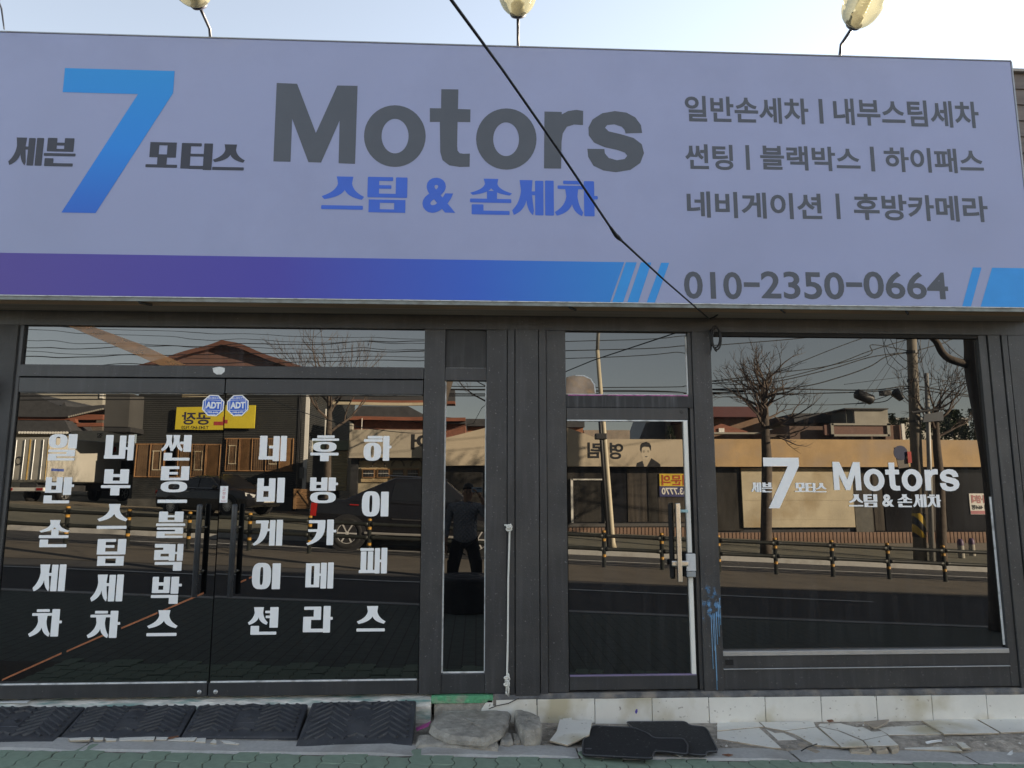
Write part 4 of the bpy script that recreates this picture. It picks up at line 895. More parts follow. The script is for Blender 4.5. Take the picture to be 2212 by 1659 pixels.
lump('concrete_slab', big, 0.085, 0.02, concrete, 'flat broken concrete slab lying before the narrow pane', 'slab', seed=1)
lump('concrete_boulder', [z3(242, 262), z3(300, 258), z3(390, 282), z3(460, 318), z3(476, 370), z3(462, 420), z3(420, 440), z3(330, 446), z3(290, 420), z3(250, 340)], 0.095, -0.025, concrete, 'rounded concrete lump standing between slab and tile plinth', 'rubble', seed=5)
lump('concrete_footing', [z2(1490, 480), z2(1700, 450), z2(2212, 480), z3(100, 500), z3(98, 550), z3(85, 580), z2(2200, 588), z2(1800, 575), z2(1495, 566)], 0.034, -0.05, concrete, 'ragged concrete footing under the broken slab with vertical chips', 'rubble', seed=9)
lump('concrete_fragment', [z3(125, 480), z3(190, 450), z3(215, 475), z3(232, 535), z3(190, 548), z3(118, 540)], 0.035, -0.03, concrete, 'cracked cobble sized concrete fragment below the slab corner', 'rubble', seed=12)
lump('concrete_fragment', [z3(225, 465), z3(270, 470), z3(296, 500), z3(290, 530), z3(238, 535)], 0.028, -0.03, concrete, 'small concrete fragment under the rounded lump', 'rubble', seed=15)
lump('concrete_fragment', [z3(108, 568), z3(235, 562), z3(242, 595), z3(225, 605), z3(110, 600)], 0.004, -0.05, concrete, 'low concrete fragment at the edging stone under the cobble', 'rubble', seed=18)
lump('stone_chip', [z2(205, 575), z2(240, 545), z2(300, 522), z2(312, 550), z2(300, 575), z2(225, 598)], 0.035, -0.0, concrete, 'pale angular stone beside the last ramp toe', 'stone', seed=21)
# loose tile pieces
def shard(pts, h, th, label, m=tile_m, dz=None):
    if h > .045: h += .014
    P = [A(u, v, h) for u, v in pts]
    if dz:
        for p, d in zip(P, dz): p.z += d
    return rough_slab('tile_shard', P, th, m, label, 'tile', msides=tile_b, bevel=0.0015)
shard([z3(632, 380), z3(915, 392), z3(888, 490), z3(700, 556), z3(545, 515), z3(605, 455)], 0.02, 0.012, 'five sided broken tile lying beside the black mats', dz=[.02, .025, .005, -.01, -.012, 0])
shard([z3(655, 345), z3(735, 337), z3(742, 378), z3(668, 380)], 0.03, 0.012, 'small white tile chip leaning on the plinth')
shard([z3(195, 553), z3(315, 495), z3(372, 505), z3(374, 560), z3(235, 562)], 0.006, 0.010, 'pale tile splinter below the rounded concrete lump')
shard([z3(375, 480), z3(452, 474), z3(458, 522), z3(380, 510)], 0.005, 0.010, 'square tile chip beside the pale splinter')
shard([z2(1395, 605), z2(1520, 595), z2(1500, 640), z2(1400, 650)], -0.004, 0.010, 'tile chip lying alone on the edging before the slab')
shard([z1(590, 515), z1(785, 505), z1(775, 525), z1(600, 532)], 0.078, 0.012, 'long white tile strip under the toe of the speckled ramp')
shard([z1(800, 508), z1(895, 508), z1(890, 528), z1(815, 530)], 0.074, 0.012, 'short white tile strip between two longer ones')
shard([z1(900, 512), z1(1010, 518), z1(1005, 532), z1(915, 534)], 0.072, 0.012, 'narrow tile strip with a broken corner at the ramp toe')
shard([z1(1030, 512), z1(1340, 500), z1(1330, 528), z1(1025, 535)], 0.066, 0.012, 'longest white tile strip along the ramp toe')
shard([z1(1350, 505), z1(1455, 504), z1(1440, 525), z1(1345, 528)], 0.060, 0.012, 'white tile strip beside a brown leaf scrap')
shard([z1(1460, 512), z1(1702, 508), z1(1680, 535), z1(1450, 535)], 0.056, 0.012, 'white tile strip below the third ramp corner')
shard([z1(1700, 515), z1(1780, 512), z1(1775, 550), z1(1688, 545)], 0.052, 0.016, 'square white tile piece at the strip end')
shard([z1(1895, 532), z1(1975, 538), z1(2070, 562), z1(2050, 568), z1(1930, 556)], 0.046, 0.012, 'pointed white tile splinter near the last ramp')
shard([z1(1815, 555), z1(1845, 520), z1(1872, 535), z1(1870, 560)], 0.052, 0.02, 'upright triangular tile chip among the strips')
shard([z2(110, 525), z2(180, 522), z2(175, 545), z2(112, 543)], 0.035, 0.012, 'tiny tile strip left of the pale stone')
pink = mat('magenta_plastic', (0.30, 0.06, 0.20), 0.45, 0.2)
rough_slab('plastic_shard', [A(*z2(1490, 425), h=.05), A(*z2(1585, 385), h=.075), A(*z2(1622, 365), h=.085), A(*z2(1600, 405), h=.075), A(*z2(1500, 447), h=.045)], 0.006, pink, 'magenta plastic shard leaning between ramp and slab', 'plastic', bevel=0)
# fixed apron tiles
TILES = [[(0, 312), (298, 312), (335, 343), (0, 373)], [(0, 378), (300, 350), (462, 496), (400, 495), (0, 430)], [(343, 356), (405, 352), (578, 440), (436, 443)],
 [(305, 312), (500, 314), (695, 312), (712, 345), (480, 372), (345, 347)], [(485, 378), (716, 350), (888, 488), (700, 474), (560, 400)],
 [(702, 310), (1050, 306), (1145, 350), (1225, 403), (1050, 440), (880, 372), (722, 338)], [(730, 345), (875, 378), (1048, 450), (1080, 484), (894, 489)], [(1055, 446), (1228, 408), (1308, 478), (1085, 485)],
 [(1060, 306), (1452, 301), (1624, 399), (1236, 404)], [(1474, 300), (1860, 291), (2034, 389), (1634, 397)], [(1872, 290), (2260, 280), (2440, 372), (2042, 386)],
 [(1245, 418), (1640, 436), (1768, 517), (1352, 505)], [(1698, 441), (1740, 436), (1828, 499), (1765, 497)]]
for i, T in enumerate(TILES):
    h = -0.028 - .006 * (i % 3) + (0.0 if i < 8 else -.002) - (.022 if i >= 11 else 0)
    P = [A(*z4(*p), h=h + random.uniform(-.003, .003)) for p in T]
    rough_slab('tile', P, 0.012, tile_m, parent=apron, msides=tile_b, bevel=0.0015)
for x0, x1 in ((2.62, 2.98), (2.99, 3.4), (3.41, 3.8)):
    MB().box(x0, x1, -0.335, -0.318, az(x0) - .075, az(x0) - .012).build('tile', tile_m, apron, bevel=0.002)
lump('tile_stack', [z4(945, 495), z4(1080, 490), z4(1120, 512), z4(1100, 530), z4(960, 525)], -0.045, -0.11, tile_b, 'broken mortar lump under the cracked tile edge', 'rubble', seed=31)
lump('tile_stack', [z4(1115, 490), z4(1220, 488), z4(1235, 512), z4(1150, 520)], -0.042, -0.11, tile_b, 'pale mortar chunk beside the cracked tile corner', 'rubble', seed=33)
lump('tile_stack', [z4(1235, 490), z4(1310, 482), z4(1300, 505), z4(1260, 515)], -0.042, -0.11, tile_b, 'wedge of mortar at the lower cracked tile', 'rubble', seed=35)
wst = mat('grey_driftwood', (0.34, 0.29, 0.23), 0.9, 0.25, 4, bump=0.4, stretch=(1, 10, 10))
rough_slab('wood_scrap', [A(*z4(580, 470), h=-.04), A(*z4(600, 458), h=-.04), A(*z4(748, 525), h=-.05), A(*z4(720, 540), h=-.05)], 0.018, wst, 'grey wood scrap lying before the tilted tiles', 'wood')
rough_slab('wood_scrap', [A(*z4(1055, 308), h=.0), A(*z4(1240, 292), h=.004), A(*z4(1225, 315), h=.0), A(*z4(1150, 350), h=-.012), A(*z4(1130, 350), h=-.014)], 0.012, wst, 'layered wood splinter lying against the plinth foot', 'wood')
tag(MB().tube([A(*z4(605, 522), h=-.035), A(*z4(650, 495), h=-.015), A(*z4(720, 471), h=-.02)], 0.0035, 6).build('wire_scrap', cable), 'short bent black wire over the wood scrap', 'wire')
tag(MB().tube([F(*z3(20, 262), y=-.045), F(*z3(90, 235), y=-.042), F(*z3(190, 215), y=-.042), F(*z3(280, 170), y=-.04)], 0.003, 6).build('wire_scrap', cable), 'thin rusty wire curling over the first plinth tile', 'wire')
paper = mat('white_scrap', (0.72, 0.72, 0.70), 0.7, 0.1)
def scrap(name, pts, h, label, m=paper): return rough_slab(name, [A(*p, h=h + random.uniform(0, .012)) for p in pts], 0.003, m, label, 'litter', bevel=0)
scrap('paper_scrap', [z4(1500, 455), z4(1540, 446), z4(1618, 438), z4(1620, 450), z4(1560, 458), z4(1512, 468)], -.045, 'crumpled white paper strip on the low tile')
scrap('paper_scrap', [z4(2085, 548), z4(2110, 525), z4(2128, 515), z4(2130, 540), z4(2108, 552)], -.09, 'torn white paper near the edging beyond the tiles')
scrap('paper_scrap', [z3(1642, 655), z3(1670, 650), z3(1700, 662), z3(1680, 670), z3(1655, 667)], -.02, 'white paper fleck at the front mat edge')
leafm = mat('dry_leaf', (0.20, 0.09, 0.05), 0.8, 0.3, 20)
scrap('dry_leaf', [z3(2035, 655), z3(2090, 650), z3(2130, 658), z3(2090, 668)], -.035, 'dry brown leaf on the edging right of the mats', leafm)
scrap('dry_leaf', [z4(790, 298), z4(830, 294), z4(842, 306), z4(805, 312)], -.015, 'dry brown leaf at the plinth foot', leafm)
scrap('dry_leaf', [z1(1455, 505), z1(1540, 492), z1(1545, 500), z1(1460, 520)], .07, 'rust brown leaf scrap on the white strips', leafm)
scrap('cardboard_scrap', [z1(-60, 185), z1(270, 182), z1(230, 210), z1(-80, 206)], .155, 'pale printed board scrap on the sill end', paper)
# car mats
def matpiece(name, pts, h, th, m, label):
    P = [A(*p, h=h) for p in pts]; Q = []
    for i, p in enumerate(P):
        a = P[i - 1]; b = P[(i + 1) % len(P)]; r = .22
        la, lb = min(.03, (a - p).length * .4), min(.03, (b - p).length * .4)
        pa, pb = p + (a - p).normalized() * la, p + (b - p).normalized() * lb
        for k in range(5): t = k / 4; Q.append(pa * (1 - t) ** 2 + p * 2 * t * (1 - t) + pb * t * t)
    mb = MB().prism(Q, (0, 0, -th))
    mb2 = MB().tube([q + Vector((0, 0, .0005)) for q in Q] + [Q[0]], .0045, 6)
    base = sum(Q, Vector()) / len(Q); base.z = h - th
    t = thing(name, base, label, 'mat', 'black car mats on the apron')
    mb.build('carpet', m, t); mb2.build('stitched_edge', rubber, t, smooth=True); return t
bm_ = matpiece('car_mat', [z3(1205, 375), z3(1715, 372), z3(1760, 408), z3(1880, 418), z3(1912, 445), z3(1995, 612), z3(1990, 630), z3(1900, 632), z3(1896, 664), z3(1740, 652), z3(1500, 560), z3(1280, 440)], -0.002, 0.01, carpet2, 'worn black car mat lying partly under another mat')
fm_ = matpiece('car_mat', [z3(915, 408), z3(1270, 424), z3(1400, 476), z3(1445, 514), z3(1700, 518), z3(1740, 570), z3(1735, 655), z3(1560, 632), z3(1450, 626), z3(1432, 690), z3(830, 660), z3(832, 540)], 0.014, 0.010, carpet, 'black notched car mat lying on top beside the broken tile')
a = A(*z3(880, 606), h=.0148)
MB().flat([[a + Vector((.022 * math.cos(t * math.pi / 8), .014 * math.sin(t * math.pi / 8), .0003)) for t in range(16)]]).build('heel_badge', rubber, fm_, fix=False)
# crumbs
cr = MB(); rnd = random.Random(3)
for k in range(420):
    x = rnd.uniform(-3.3, 4.2); y = rnd.choice([rnd.uniform(-.50, -.36), rnd.gauss(-.12, .05), rnd.uniform(-.55, -.05)])
    if x < -0.45 and y > -.46: continue
    y = min(y, -.04); r = rnd.choice([.003, .004, .006, .009]) * rnd.uniform(.7, 1.3)
    z = max(az(x) - .004, gz(x, .5)) ; pts = [Vector((rnd.uniform(-1, 1), rnd.uniform(-1, 1), rnd.uniform(-.6, .8))).normalized() * r * rnd.uniform(.7, 1.2) for _ in range(6)]
    o = Vector((x, y, z + r * .3)); b = [Vector((r, 0, 0)), Vector((0, r, 0)), Vector((-r, 0, 0)), Vector((0, -r, 0)), Vector((0, 0, r * .8)), Vector((0, 0, -r * .6))]
    b = [q + pts[i] * .45 + o for i, q in enumerate(b)]
    cr.add(b, [(0, 1, 4), (1, 2, 4), (2, 3, 4), (3, 0, 4), (1, 0, 5), (2, 1, 5), (3, 2, 5), (0, 3, 5)], rnd.choice([0, 0, 1, 1, 2]))
tag(cr.build('gravel', [concrete, mat('white_crumb', (0.6, 0.59, 0.55), 0.8, 0.2), rubble_m]), 'scattered mortar crumbs and gravel along the shop foot', 'gravel', kind='stuff')
# ================================================================== across the street (seen in the glass)
def rb(mb, u0, v0, u1, v1, Y, d=0.05, mi=0):
    """a box whose front, Y metres before the shop, fills the surveyed rectangle"""
    a, b = R(u0, v1, Y), R(u1, v0, Y); return mb.box(a.x, b.x, -Y, -Y - d, a.z, b.z, mi)
def rbox(name, u0, v0, u1, v1, Y, d, m, parent, bevel=0): return rb(MB(), u0, v0, u1, v1, Y, d).build(name, m, parent, bevel=bevel)
def ua(x): return x / 4.285
def va(y): return 829.6 + y / 4.285
def ub(x): return 608.4 + x / 4.285
def uc(x): return 1216.8 + x / 3.261
def vc(y): return 708 + y / 3.261
def ud(x): return 1521 + x / 3.26
def ue(x): return 1825.2 + x / 3.26
back = Vector((0, 1, 0))
def street_text(name, s, u0, v0, u1, v1, Y, m, parent, off=0.03):
    """lettering facing the shop: reads from +x to -x"""
    a, b = R(u0, v1, Y), R(u1, v0, Y); y = -Y + .004
    return text(name, s, Vector((b.x, y, a.z)), Vector((a.x, y, a.z)), Vector((a.x, y, b.z)), Vector((b.x, y, b.z)), m, parent, off, toward=back)
beige = mat('beige_fascia', (0.50, 0.42, 0.31), 0.7, 0.08, 0.8, dirt=(0.40, 0.33, 0.25), dirt_amt=0.5, dirt_scale=0.6)
tan = mat('tan_fascia', (0.47, 0.315, 0.155), 0.7, 0.22, 0.9, dirt=(0.40, 0.30, 0.21), dirt_amt=0.8, dirt_scale=0.7)
cream = mat('cream_board', (0.53, 0.46, 0.33), 0.75, 0.16, 1.2, dirt=(0.36, 0.27, 0.15), dirt_amt=0.8, dirt_scale=0.8)
dglass = mat('dark_shop_glass', (0.018, 0.018, 0.02), 0.15, 0.3, 0.6, spec=0.5)
dglass2 = mat('dusty_shop_glass', (0.045, 0.042, 0.038), 0.2, 0.6, 1.1, spec=0.5, stretch=(2, 1, .5)); dglass3 = mat('curtained_shop_glass', (0.07, 0.06, 0.05), 0.3, 0.6, 1.6, spec=0.5, stretch=(4, 1, .3))
dframe = mat('dark_shop_frame', (0.04, 0.04, 0.042), 0.5, 0.2, 4)
brick_m = mat('red_brown_brick', (0.21, 0.085, 0.055), 0.85, 0.3, 9, bump=0.4)
print_k = mat('black_print', (0.02, 0.02, 0.022), 0.6, 0.1)
print_w = mat('white_print', (0.75, 0.73, 0.68), 0.6, 0.05)
roof_t = mat('charcoal_roof_tile', (0.055, 0.056, 0.06), 0.7, 0.25, 4, bump=0.5, bscale=14)
redw = mat('red_brown_timber', (0.23, 0.085, 0.05), 0.7, 0.25, 3, stretch=(0.4, 3, 3))
conc_w = mat('bare_concrete_wall', (0.36, 0.34, 0.29), 0.9, 0.15, 0.8, dirt=(0.25, 0.23, 0.19), dirt_amt=0.5, dirt_scale=0.7)
# ---- median fence
fm = mat('fence_paint', (0.018, 0.020, 0.017), 0.5, 0.2, 6); yb = mat('yellow_band', (0.40, 0.21, 0.03), 0.5, 0.15, 8)
FY = 11.8; fx = [2.96 + 1.355 * k for k in range(-10, 10)]
fence = thing('median_fence', (0, -FY, gz(0, FY) - .084), 'dark green road median fence with yellow banded posts', 'fence')
for x in fx:
    b = gz(x, FY) - .09
    MB().lathe((x, -FY, b), (0, 0, 1), [(0.075, 0), (0.075, .012), (0.048, .02), (0.046, .80), (0.043, .80)], 14).build('post', fm, fence, smooth=True)
    for h, hh in ((.80, .035), (.60, .06), (.24, .06)):
        r = .0475; MB().lathe((x, -FY, b), (0, 0, 1), [(r, h), (r, h + hh), (.02 if hh < .05 else r - .002, h + hh + (.012 if hh < .05 else 0))], 14).build('yellow_band', yb, fence, smooth=True)
for i in range(len(fx) - 1):
    for h in (.72, .42):
        x0, x1 = fx[i], fx[i + 1]; a, b = gz(x0, FY) - .09 + h, gz(x1, FY) - .09 + h; p, q = Vector((x0 + .03, -FY, a)), Vector((x1 - .03, -FY, b))
        MB().tube([p, p.lerp(q, .05), p.lerp(q, .10), p.lerp(q, .9), p.lerp(q, .95), q], [.058, .048, .042, .042, .048, .058], 8).build('rail', fm, fence, smooth=True)
# ---- row of shops, beige part
BY = 22.0
b4 = thing('beige_shop', (4, -BY, -.2), 'beige fronted shop across the street with black lettering and a printed portrait', 'shop')
pts = [R(u, v, BY) for u, v in ((952, 1007), (1516, 1008.5), (1516, 950), (1296, 949), (1156, 899), (952, 950))]
MB().prism([(p.x, -BY, p.z) for p in pts], (0, -.5, 0)).build('fascia', beige, b4)
rbox('shop_wall', 940, 1007, 1530, 1195, BY + .45, 7, dframe, b4)
for u0, u1 in ((958, 1040), (1048, 1130), (1138, 1215), (1222, 1312), (1320, 1352), (1358, 1396), (1402, 1420), (1424, 1512)): rbox('window_pane', u0, 1012, u1, 1128, BY + .40, .03, (dglass, dglass2, dglass3)[int(u0) % 3], b4)
for (x0, y0, x1, y1) in ((58, 1066, 70, 1375), (296, 1066, 308, 1375), (58, 1066, 308, 1076)): rbox('door_frame', uc(x0), vc(y0), uc(x1), vc(y1), BY + .33, .06, print_w, b4)
rbox('wall_plinth', 940, 1131, 1530, 1139, BY + .30, .1, mat('grey_band', (0.10, 0.095, 0.09), 0.8, 0.1), b4)
def soldier(parent, u0, u1, v0, v1, Y, n):
    a, b = R(u0, v1, Y), R(u1, v0, Y); w = (b.x - a.x) / n
    MB().box(a.x, b.x, -Y - .02, -Y - .1, a.z - .5, b.z).build('mortar_bed', mat('mortar', (0.16, 0.14, 0.12), 0.9, 0.1), parent)
    me = None
    for k in range(n):
        x = a.x + w * k
        if me is None:
            o = MB().box(x + w * .13, x + w * .87, -Y, -Y - .06, a.z - .1, b.z).build('brick', mat('plinth_brick', (0.24, 0.155, 0.11), 0.85, 0.25, 3), parent); me = o; continue
        o = me.copy(); COL.objects.link(o); o.parent = parent; o.location = Vector(me.location) + Vector((w * k, 0, 0))
soldier(b4, 1150, 1526, 1139.5, 1160, BY + .25, 48)
street_text('sign_letter', '영', uc(330), vc(812), uc(424), vc(928), BY, print_k, b4, .03); street_text('sign_letter', '림', uc(172), vc(810), uc(266), vc(920), BY, print_k, b4, .03)
# portrait print: generic suited figure in black line and wash
def pc(pts, m, y): 
    q = [R(uc(x), vc(yy), BY) for x, yy in pts]; MB().flat([[Vector((p.x, -BY + y, p.z)) for p in q]]).build('portrait_print', m, b4, fix=False)
pc([(515, 980), (520, 955), (560, 938), (572, 980)], print_k, .004); pc([(590, 980), (622, 920), (660, 945), (684, 962), (687, 980)], print_k, .004)
pc([(548, 870), (552, 905), (566, 928), (590, 932), (608, 915), (618, 880), (612, 845), (580, 838), (556, 845)], mat('portrait_paper', (0.56, 0.48, 0.36), 0.7, 0.03), .003)
pc([(543, 860), (545, 830), (556, 814), (585, 806), (608, 814), (620, 835), (619, 870), (612, 858), (606, 842), (570, 840), (556, 848), (552, 885)], print_k, .005)
for x0, x1 in ((560, 577), (592, 606)): pc([(x0, 872), (x1, 872), (x1, 868), (x0, 868)], print_k, .006); pc([(x0 + 4, 880), (x1 - 4, 880), (x1 - 4, 876), (x0 + 4, 876)], print_k, .006)
pc([(574, 908), (598, 906), (590, 913), (580, 913)], print_k, .006)
bn = thing('lease_banner', R(uc(780), vc(1195), BY + .3), 'yellow and navy banner hanging in the beige shop window', 'banner')
rbox('yellow_field', uc(681), vc(1030), uc(905), vc(1118), BY + .36, .02, mat('banner_yellow', (0.66, 0.47, 0.05), 0.6, 0.08), bn); rbox('navy_field', uc(681), vc(1119), uc(905), vc(1193), BY + .36, .02, mat('banner_navy', (0.05, 0.055, 0.16), 0.6, 0.1), bn)
street_text('lettering', '매문의', uc(697), vc(1038), uc(905), vc(1112), BY + .355, mat('banner_red', (0.45, 0.07, 0.03), 0.6, 0.1), bn, .02); street_text('lettering', '663.7770', uc(695), vc(1128), uc(902), vc(1178), BY + .355, print_w, bn, .03)
# ---- row of shops, tan part
b5 = thing('tan_shop', (14, -BY, -.5), 'tan fronted vacant shop across the street with a large cream board', 'shop')
rbox('fascia', 1520, 952, 2260, 1009, BY, .5, tan, b5)
rbox('shop_wall', 1531, 1009, 2300, 1215, BY + .45, 7, dframe, b5)
for u0, u1 in ((1548, 1602), (1850, 1885), (1892, 1908), (1915, 1975), (1985, 2040), (2050, 2145), (2150, 2240)): rbox('window_pane', u0, 1016, u1, 1148, BY + .38, .03, (dglass2, dglass, dglass3)[int(u0) % 3], b5)
rbox('notice_board', ud(285), 708 + 992 / 3.26, ud(1045), 708 + 1412 / 3.26, BY + .30, .08, cream, b5)
for v in (1082, 1124): rbox('board_seam', ud(290), v, ud(1040), v + .8, BY + .298, .01, mat('board_seam', (0.30, 0.25, 0.17), 0.8, 0.2), b5)
rbox('door_leaf', ue(90), 708 + 1270 / 3.26, ue(200), 708 + 1450 / 3.26, BY + .34, .05, mat('door_grille', (0.10, 0.095, 0.08), 0.6, 0.3, 6), b5)
soldier(b5, 1535, 2250, 1150, 1170, BY + .25, 90)
ln = thing('lease_notice', R(2120, 1110, BY + .3), 'cream and pink lease notice taped to the tan shop window', 'notice')
rbox('sheet', ue(895), 708 + 1172 / 3.26, ue(1050), 708 + 1318 / 3.26, BY + .35, .02, print_w, ln)
street_text('lettering', '매매·임대', ue(902), 708 + 1182 / 3.26, ue(1046), 708 + 1240 / 3.26, BY + .346, mat('faded_red', (0.50, 0.22, 0.22), 0.6, 0.1), ln, .04); street_text('lettering', '대지 464평', ue(905), 708 + 1250 / 3.26, ue(1046), 708 + 1285 / 3.26, BY + .346, print_k, ln, .03)
rbox('pink_strip', ue(897), 708 + 1292 / 3.26, ue(1048), 708 + 1316 / 3.26, BY + .346, .003, mat('pink_print', (0.45, 0.18, 0.20), 0.6, 0.1), ln)
# ---- arched shop with wooden windows
b3 = thing('arched_shop', R(834, 1110, 23), 'small shop across the street with beige sign, three arches and wooden windows', 'shop')
rbox('sign_board', ub(620), 931.5, ub(1420), 992, 22.6, .3, mat('greige_sign', (0.42, 0.37, 0.29), 0.7, 0.1, 1.0, dirt=(0.36, 0.29, 0.25), dirt_amt=0.4, dirt_scale=0.8), b3)
street_text('sign_letter', '어', ub(1196), va(478), ub(1360), va(622), 22.6, print_k, b3, .05)
rbox('shop_wall', ub(620), 992, ub(1420), 1150, 23.2, 5, mat('cream_render', (0.42, 0.36, 0.25), 0.8, 0.15, 1.0), b3)
rbox('corner_post', ub(625), 992, ub(710), 1140, 23.0, .2, dframe, b3)
rbox('lintel', ub(735), va(700), ub(1280), va(722), 23.05, .15, dframe, b3)
for k in range(4):
    cx = ub(812 + k * 178 - 5); a = R(cx, va(775), 23.1); r = 1.25 / 2
    arc = [a + Vector((r * .98 * math.cos(t * math.pi / 10), 0, .62 * r * math.sin(t * math.pi / 10))) for t in range(11)]
    MB().tube(arc, .035, 6).build('arch_trim', mat('grey_trim', (0.16, 0.14, 0.11), 0.7, 0.2), b3)
woodw = mat('varnished_timber', (0.26, 0.14, 0.06), 0.6, 0.3, 3)
rbox('timber_panel', ub(735), va(790), ub(1280), va(920), 23.12, .06, mat('pale_timber', (0.40, 0.30, 0.17), 0.7, 0.25, 2), b3)
for x0 in (745, 882, 1018, 1155):
    rbox('window_frame', ub(x0), va(800), ub(x0 + 115), va(880), 23.06, .05, woodw, b3); rbox('window_pane', ub(x0 + 9), va(808), ub(x0 + 106), va(872), 23.055, .004, dglass, b3)
    for k in (1, 2, 3): rbox('glazing_bar', ub(x0 + 9 + 24 * k), va(808), ub(x0 + 11 + 24 * k), va(872), 23.05, .004, print_w, b3)
    rbox('glazing_bar', ub(x0 + 9), va(838), ub(x0 + 106), va(841), 23.048, .004, print_w, b3)
# cream shutter lean-to
ls = thing('shutter_kiosk', R(790, 1100, 23.5), 'cream corrugated shutter kiosk with green canopy beside the arched shop', 'kiosk')
a, b = R(ub(425), va(1000), 23.6), R(ub(612), va(625), 23.6); n = 26
for k in range(n):
    z0 = a.z + (b.z - a.z) * k / n; z1_ = a.z + (b.z - a.z) * (k + 1) / n
    MB().prism([(a.x, -23.6, z0), (a.x, -23.55, (z0 + z1_) / 2), (a.x, -23.6, z1_ - .005), (a.x, -23.7, z1_ - .005), (a.x, -23.7, z0)], (b.x - a.x, 0, 0)).build('slat', mat('cream_shutter', (0.48, 0.43, 0.30), 0.6, 0.1, 2), ls)
rbox('canopy', ub(250), va(535), ub(620), va(622), 23.4, .6, mat('dull_green_sheet', (0.20, 0.23, 0.17), 0.7, 0.15), ls); rbox('canopy_end', ub(250), va(533), ub(278), va(655), 23.2, .15, print_w, ls)
rbox('side_wall', ub(270), va(622), ub(420), 1110, 24.2, 3, dframe, ls)
# brick house with tiled roof behind
bh = thing('brick_house', R(830, 1000, 28), 'red brick house with dark tiled roof behind the arched shop', 'house')
rbox('brick_wall', ub(640), va(360), ub(1700), 1090, 28, 6, brick_m, bh)
pr = [R(ub(x), va(y), 27.6) for x, y in ((600, 345), (720, 215), (1170, 215), (1310, 290), (1700, 330), (1700, 375), (625, 335))]
MB().prism([(p.x, -27.6, p.z) for p in pr], (0, -7, 0)).build('roof', roof_t, bh)
rbox('eave_board', ub(625), va(318), ub(1700), va(345), 27.4, .2, redw, bh); rbox('downpipe', ub(735), va(330), ub(743), va(435), 27.3, .06, print_w, bh); rbox('chimney', ub(628), va(378), ub(650), va(432), 27.0, .5, conc_w, bh)
rbox('gutter', ub(470), va(185), ub(1500), va(205), 31, .2, cream, bh); rbox('upper_wall', ub(640), va(165), ub(1600), va(184), 31.1, 1, redw, bh); rbox('upper_roof', ub(380), va(60), ub(1600), va(164), 31.5, 1, roof_t, bh)
# ---- black corrugated house
HY = 27.0
ch = thing('black_sided_house', R(465, 1110, HY), 'black corrugated house with timber lattice windows and brown gable roof', 'house')
bk_m = mat('black_corrugated', (0.040, 0.041, 0.040), 0.45, 0.2, 1.0, spec=0.45)
a, b = R(282, 1092, HY), R(649, 800, HY)
prof = []; k = 0; z = a.z - .4
rgs = []
while z < b.z: rgs += [(HY, z), (HY - .022, z + .018), (HY - .022, z + .045), (HY, z + .062)]; z += .085
mb = MB(); vs = []
for (Y, zz) in rgs: vs += [(a.x, -Y, zz), (b.x, -Y, zz)]
mb.add(vs, [(2 * i, 2 * i + 1, 2 * i + 3, 2 * i + 2) for i in range(len(rgs) - 1)]); mb.box(a.x, b.x, -HY - .02, -HY - 9, a.z - .4, b.z)
mb.build('wall_siding', bk_m, ch, fix=False)
vs = []; xs = b.x
for (Y, zz) in rgs: vs += [(xs + .02 + (HY - Y), -HY - .25, zz), (xs + .02 + (HY - Y) + 0.9, -HY - 9.0, zz)]
MB().add(vs, [(2 * i, 2 * i + 1, 2 * i + 3, 2 * i + 2) for i in range(len(rgs) - 1)]).build('side_siding', bk_m, ch, fix=False)
rbox('corner_board', ub(120), 800, ub(170), 1100, HY - .06, .3, dframe, ch)
pr = [R(u, v, HY - .5) for u, v in ((268, 800), (475, 735), (690, 803), (690, 812), (475, 745), (268, 809))]
MB().prism([(p.x, -HY + .5, p.z) for p in pr], (0, -11, 0)).build('roof', mat('brown_metal_roof', (0.13, 0.06, 0.042), 0.5, 0.15, 1), ch)
pr = [R(u, v, HY - .1) for u, v in ((285, 806), (475, 746), (668, 810), (668, 830), (285, 830))]
MB().prism([(p.x, -HY + .1, p.z) for p in pr], (0, -.1, 0)).build('gable_wall', mat('brown_gable', (0.15, 0.085, 0.07), 0.6, 0.15, 1), ch)
rbox('base_wall', ua(1160), va(1060), ub(100), 1125, HY - .25, .3, mat('grey_base_render', (0.085, 0.082, 0.075), 0.9, 0.15, 1.5), ch)
rbox('bay_box', ua(950), va(80), ua(1205), va(392), HY - 1.3, 1.5, mat('grey_panel', (0.075, 0.073, 0.07), 0.6, 0.15, 1.0), ch); rbox('bay_foot', ua(950), va(393), ua(1200), va(438), HY - 1.25, 1.4, dframe, ch)
rbox('upper_window', ua(1680), va(85), ua(1940), va(115), HY - .04, .05, cream, ch); rbox('upper_window', ub(0), va(30), ub(58), va(60), HY - .04, .05, cream, ch)
lat = mat('lattice_timber', (0.30, 0.165, 0.075), 0.65, 0.25, 4); lat_d = mat('dark_lattice', (0.14, 0.085, 0.045), 0.7, 0.2, 4)
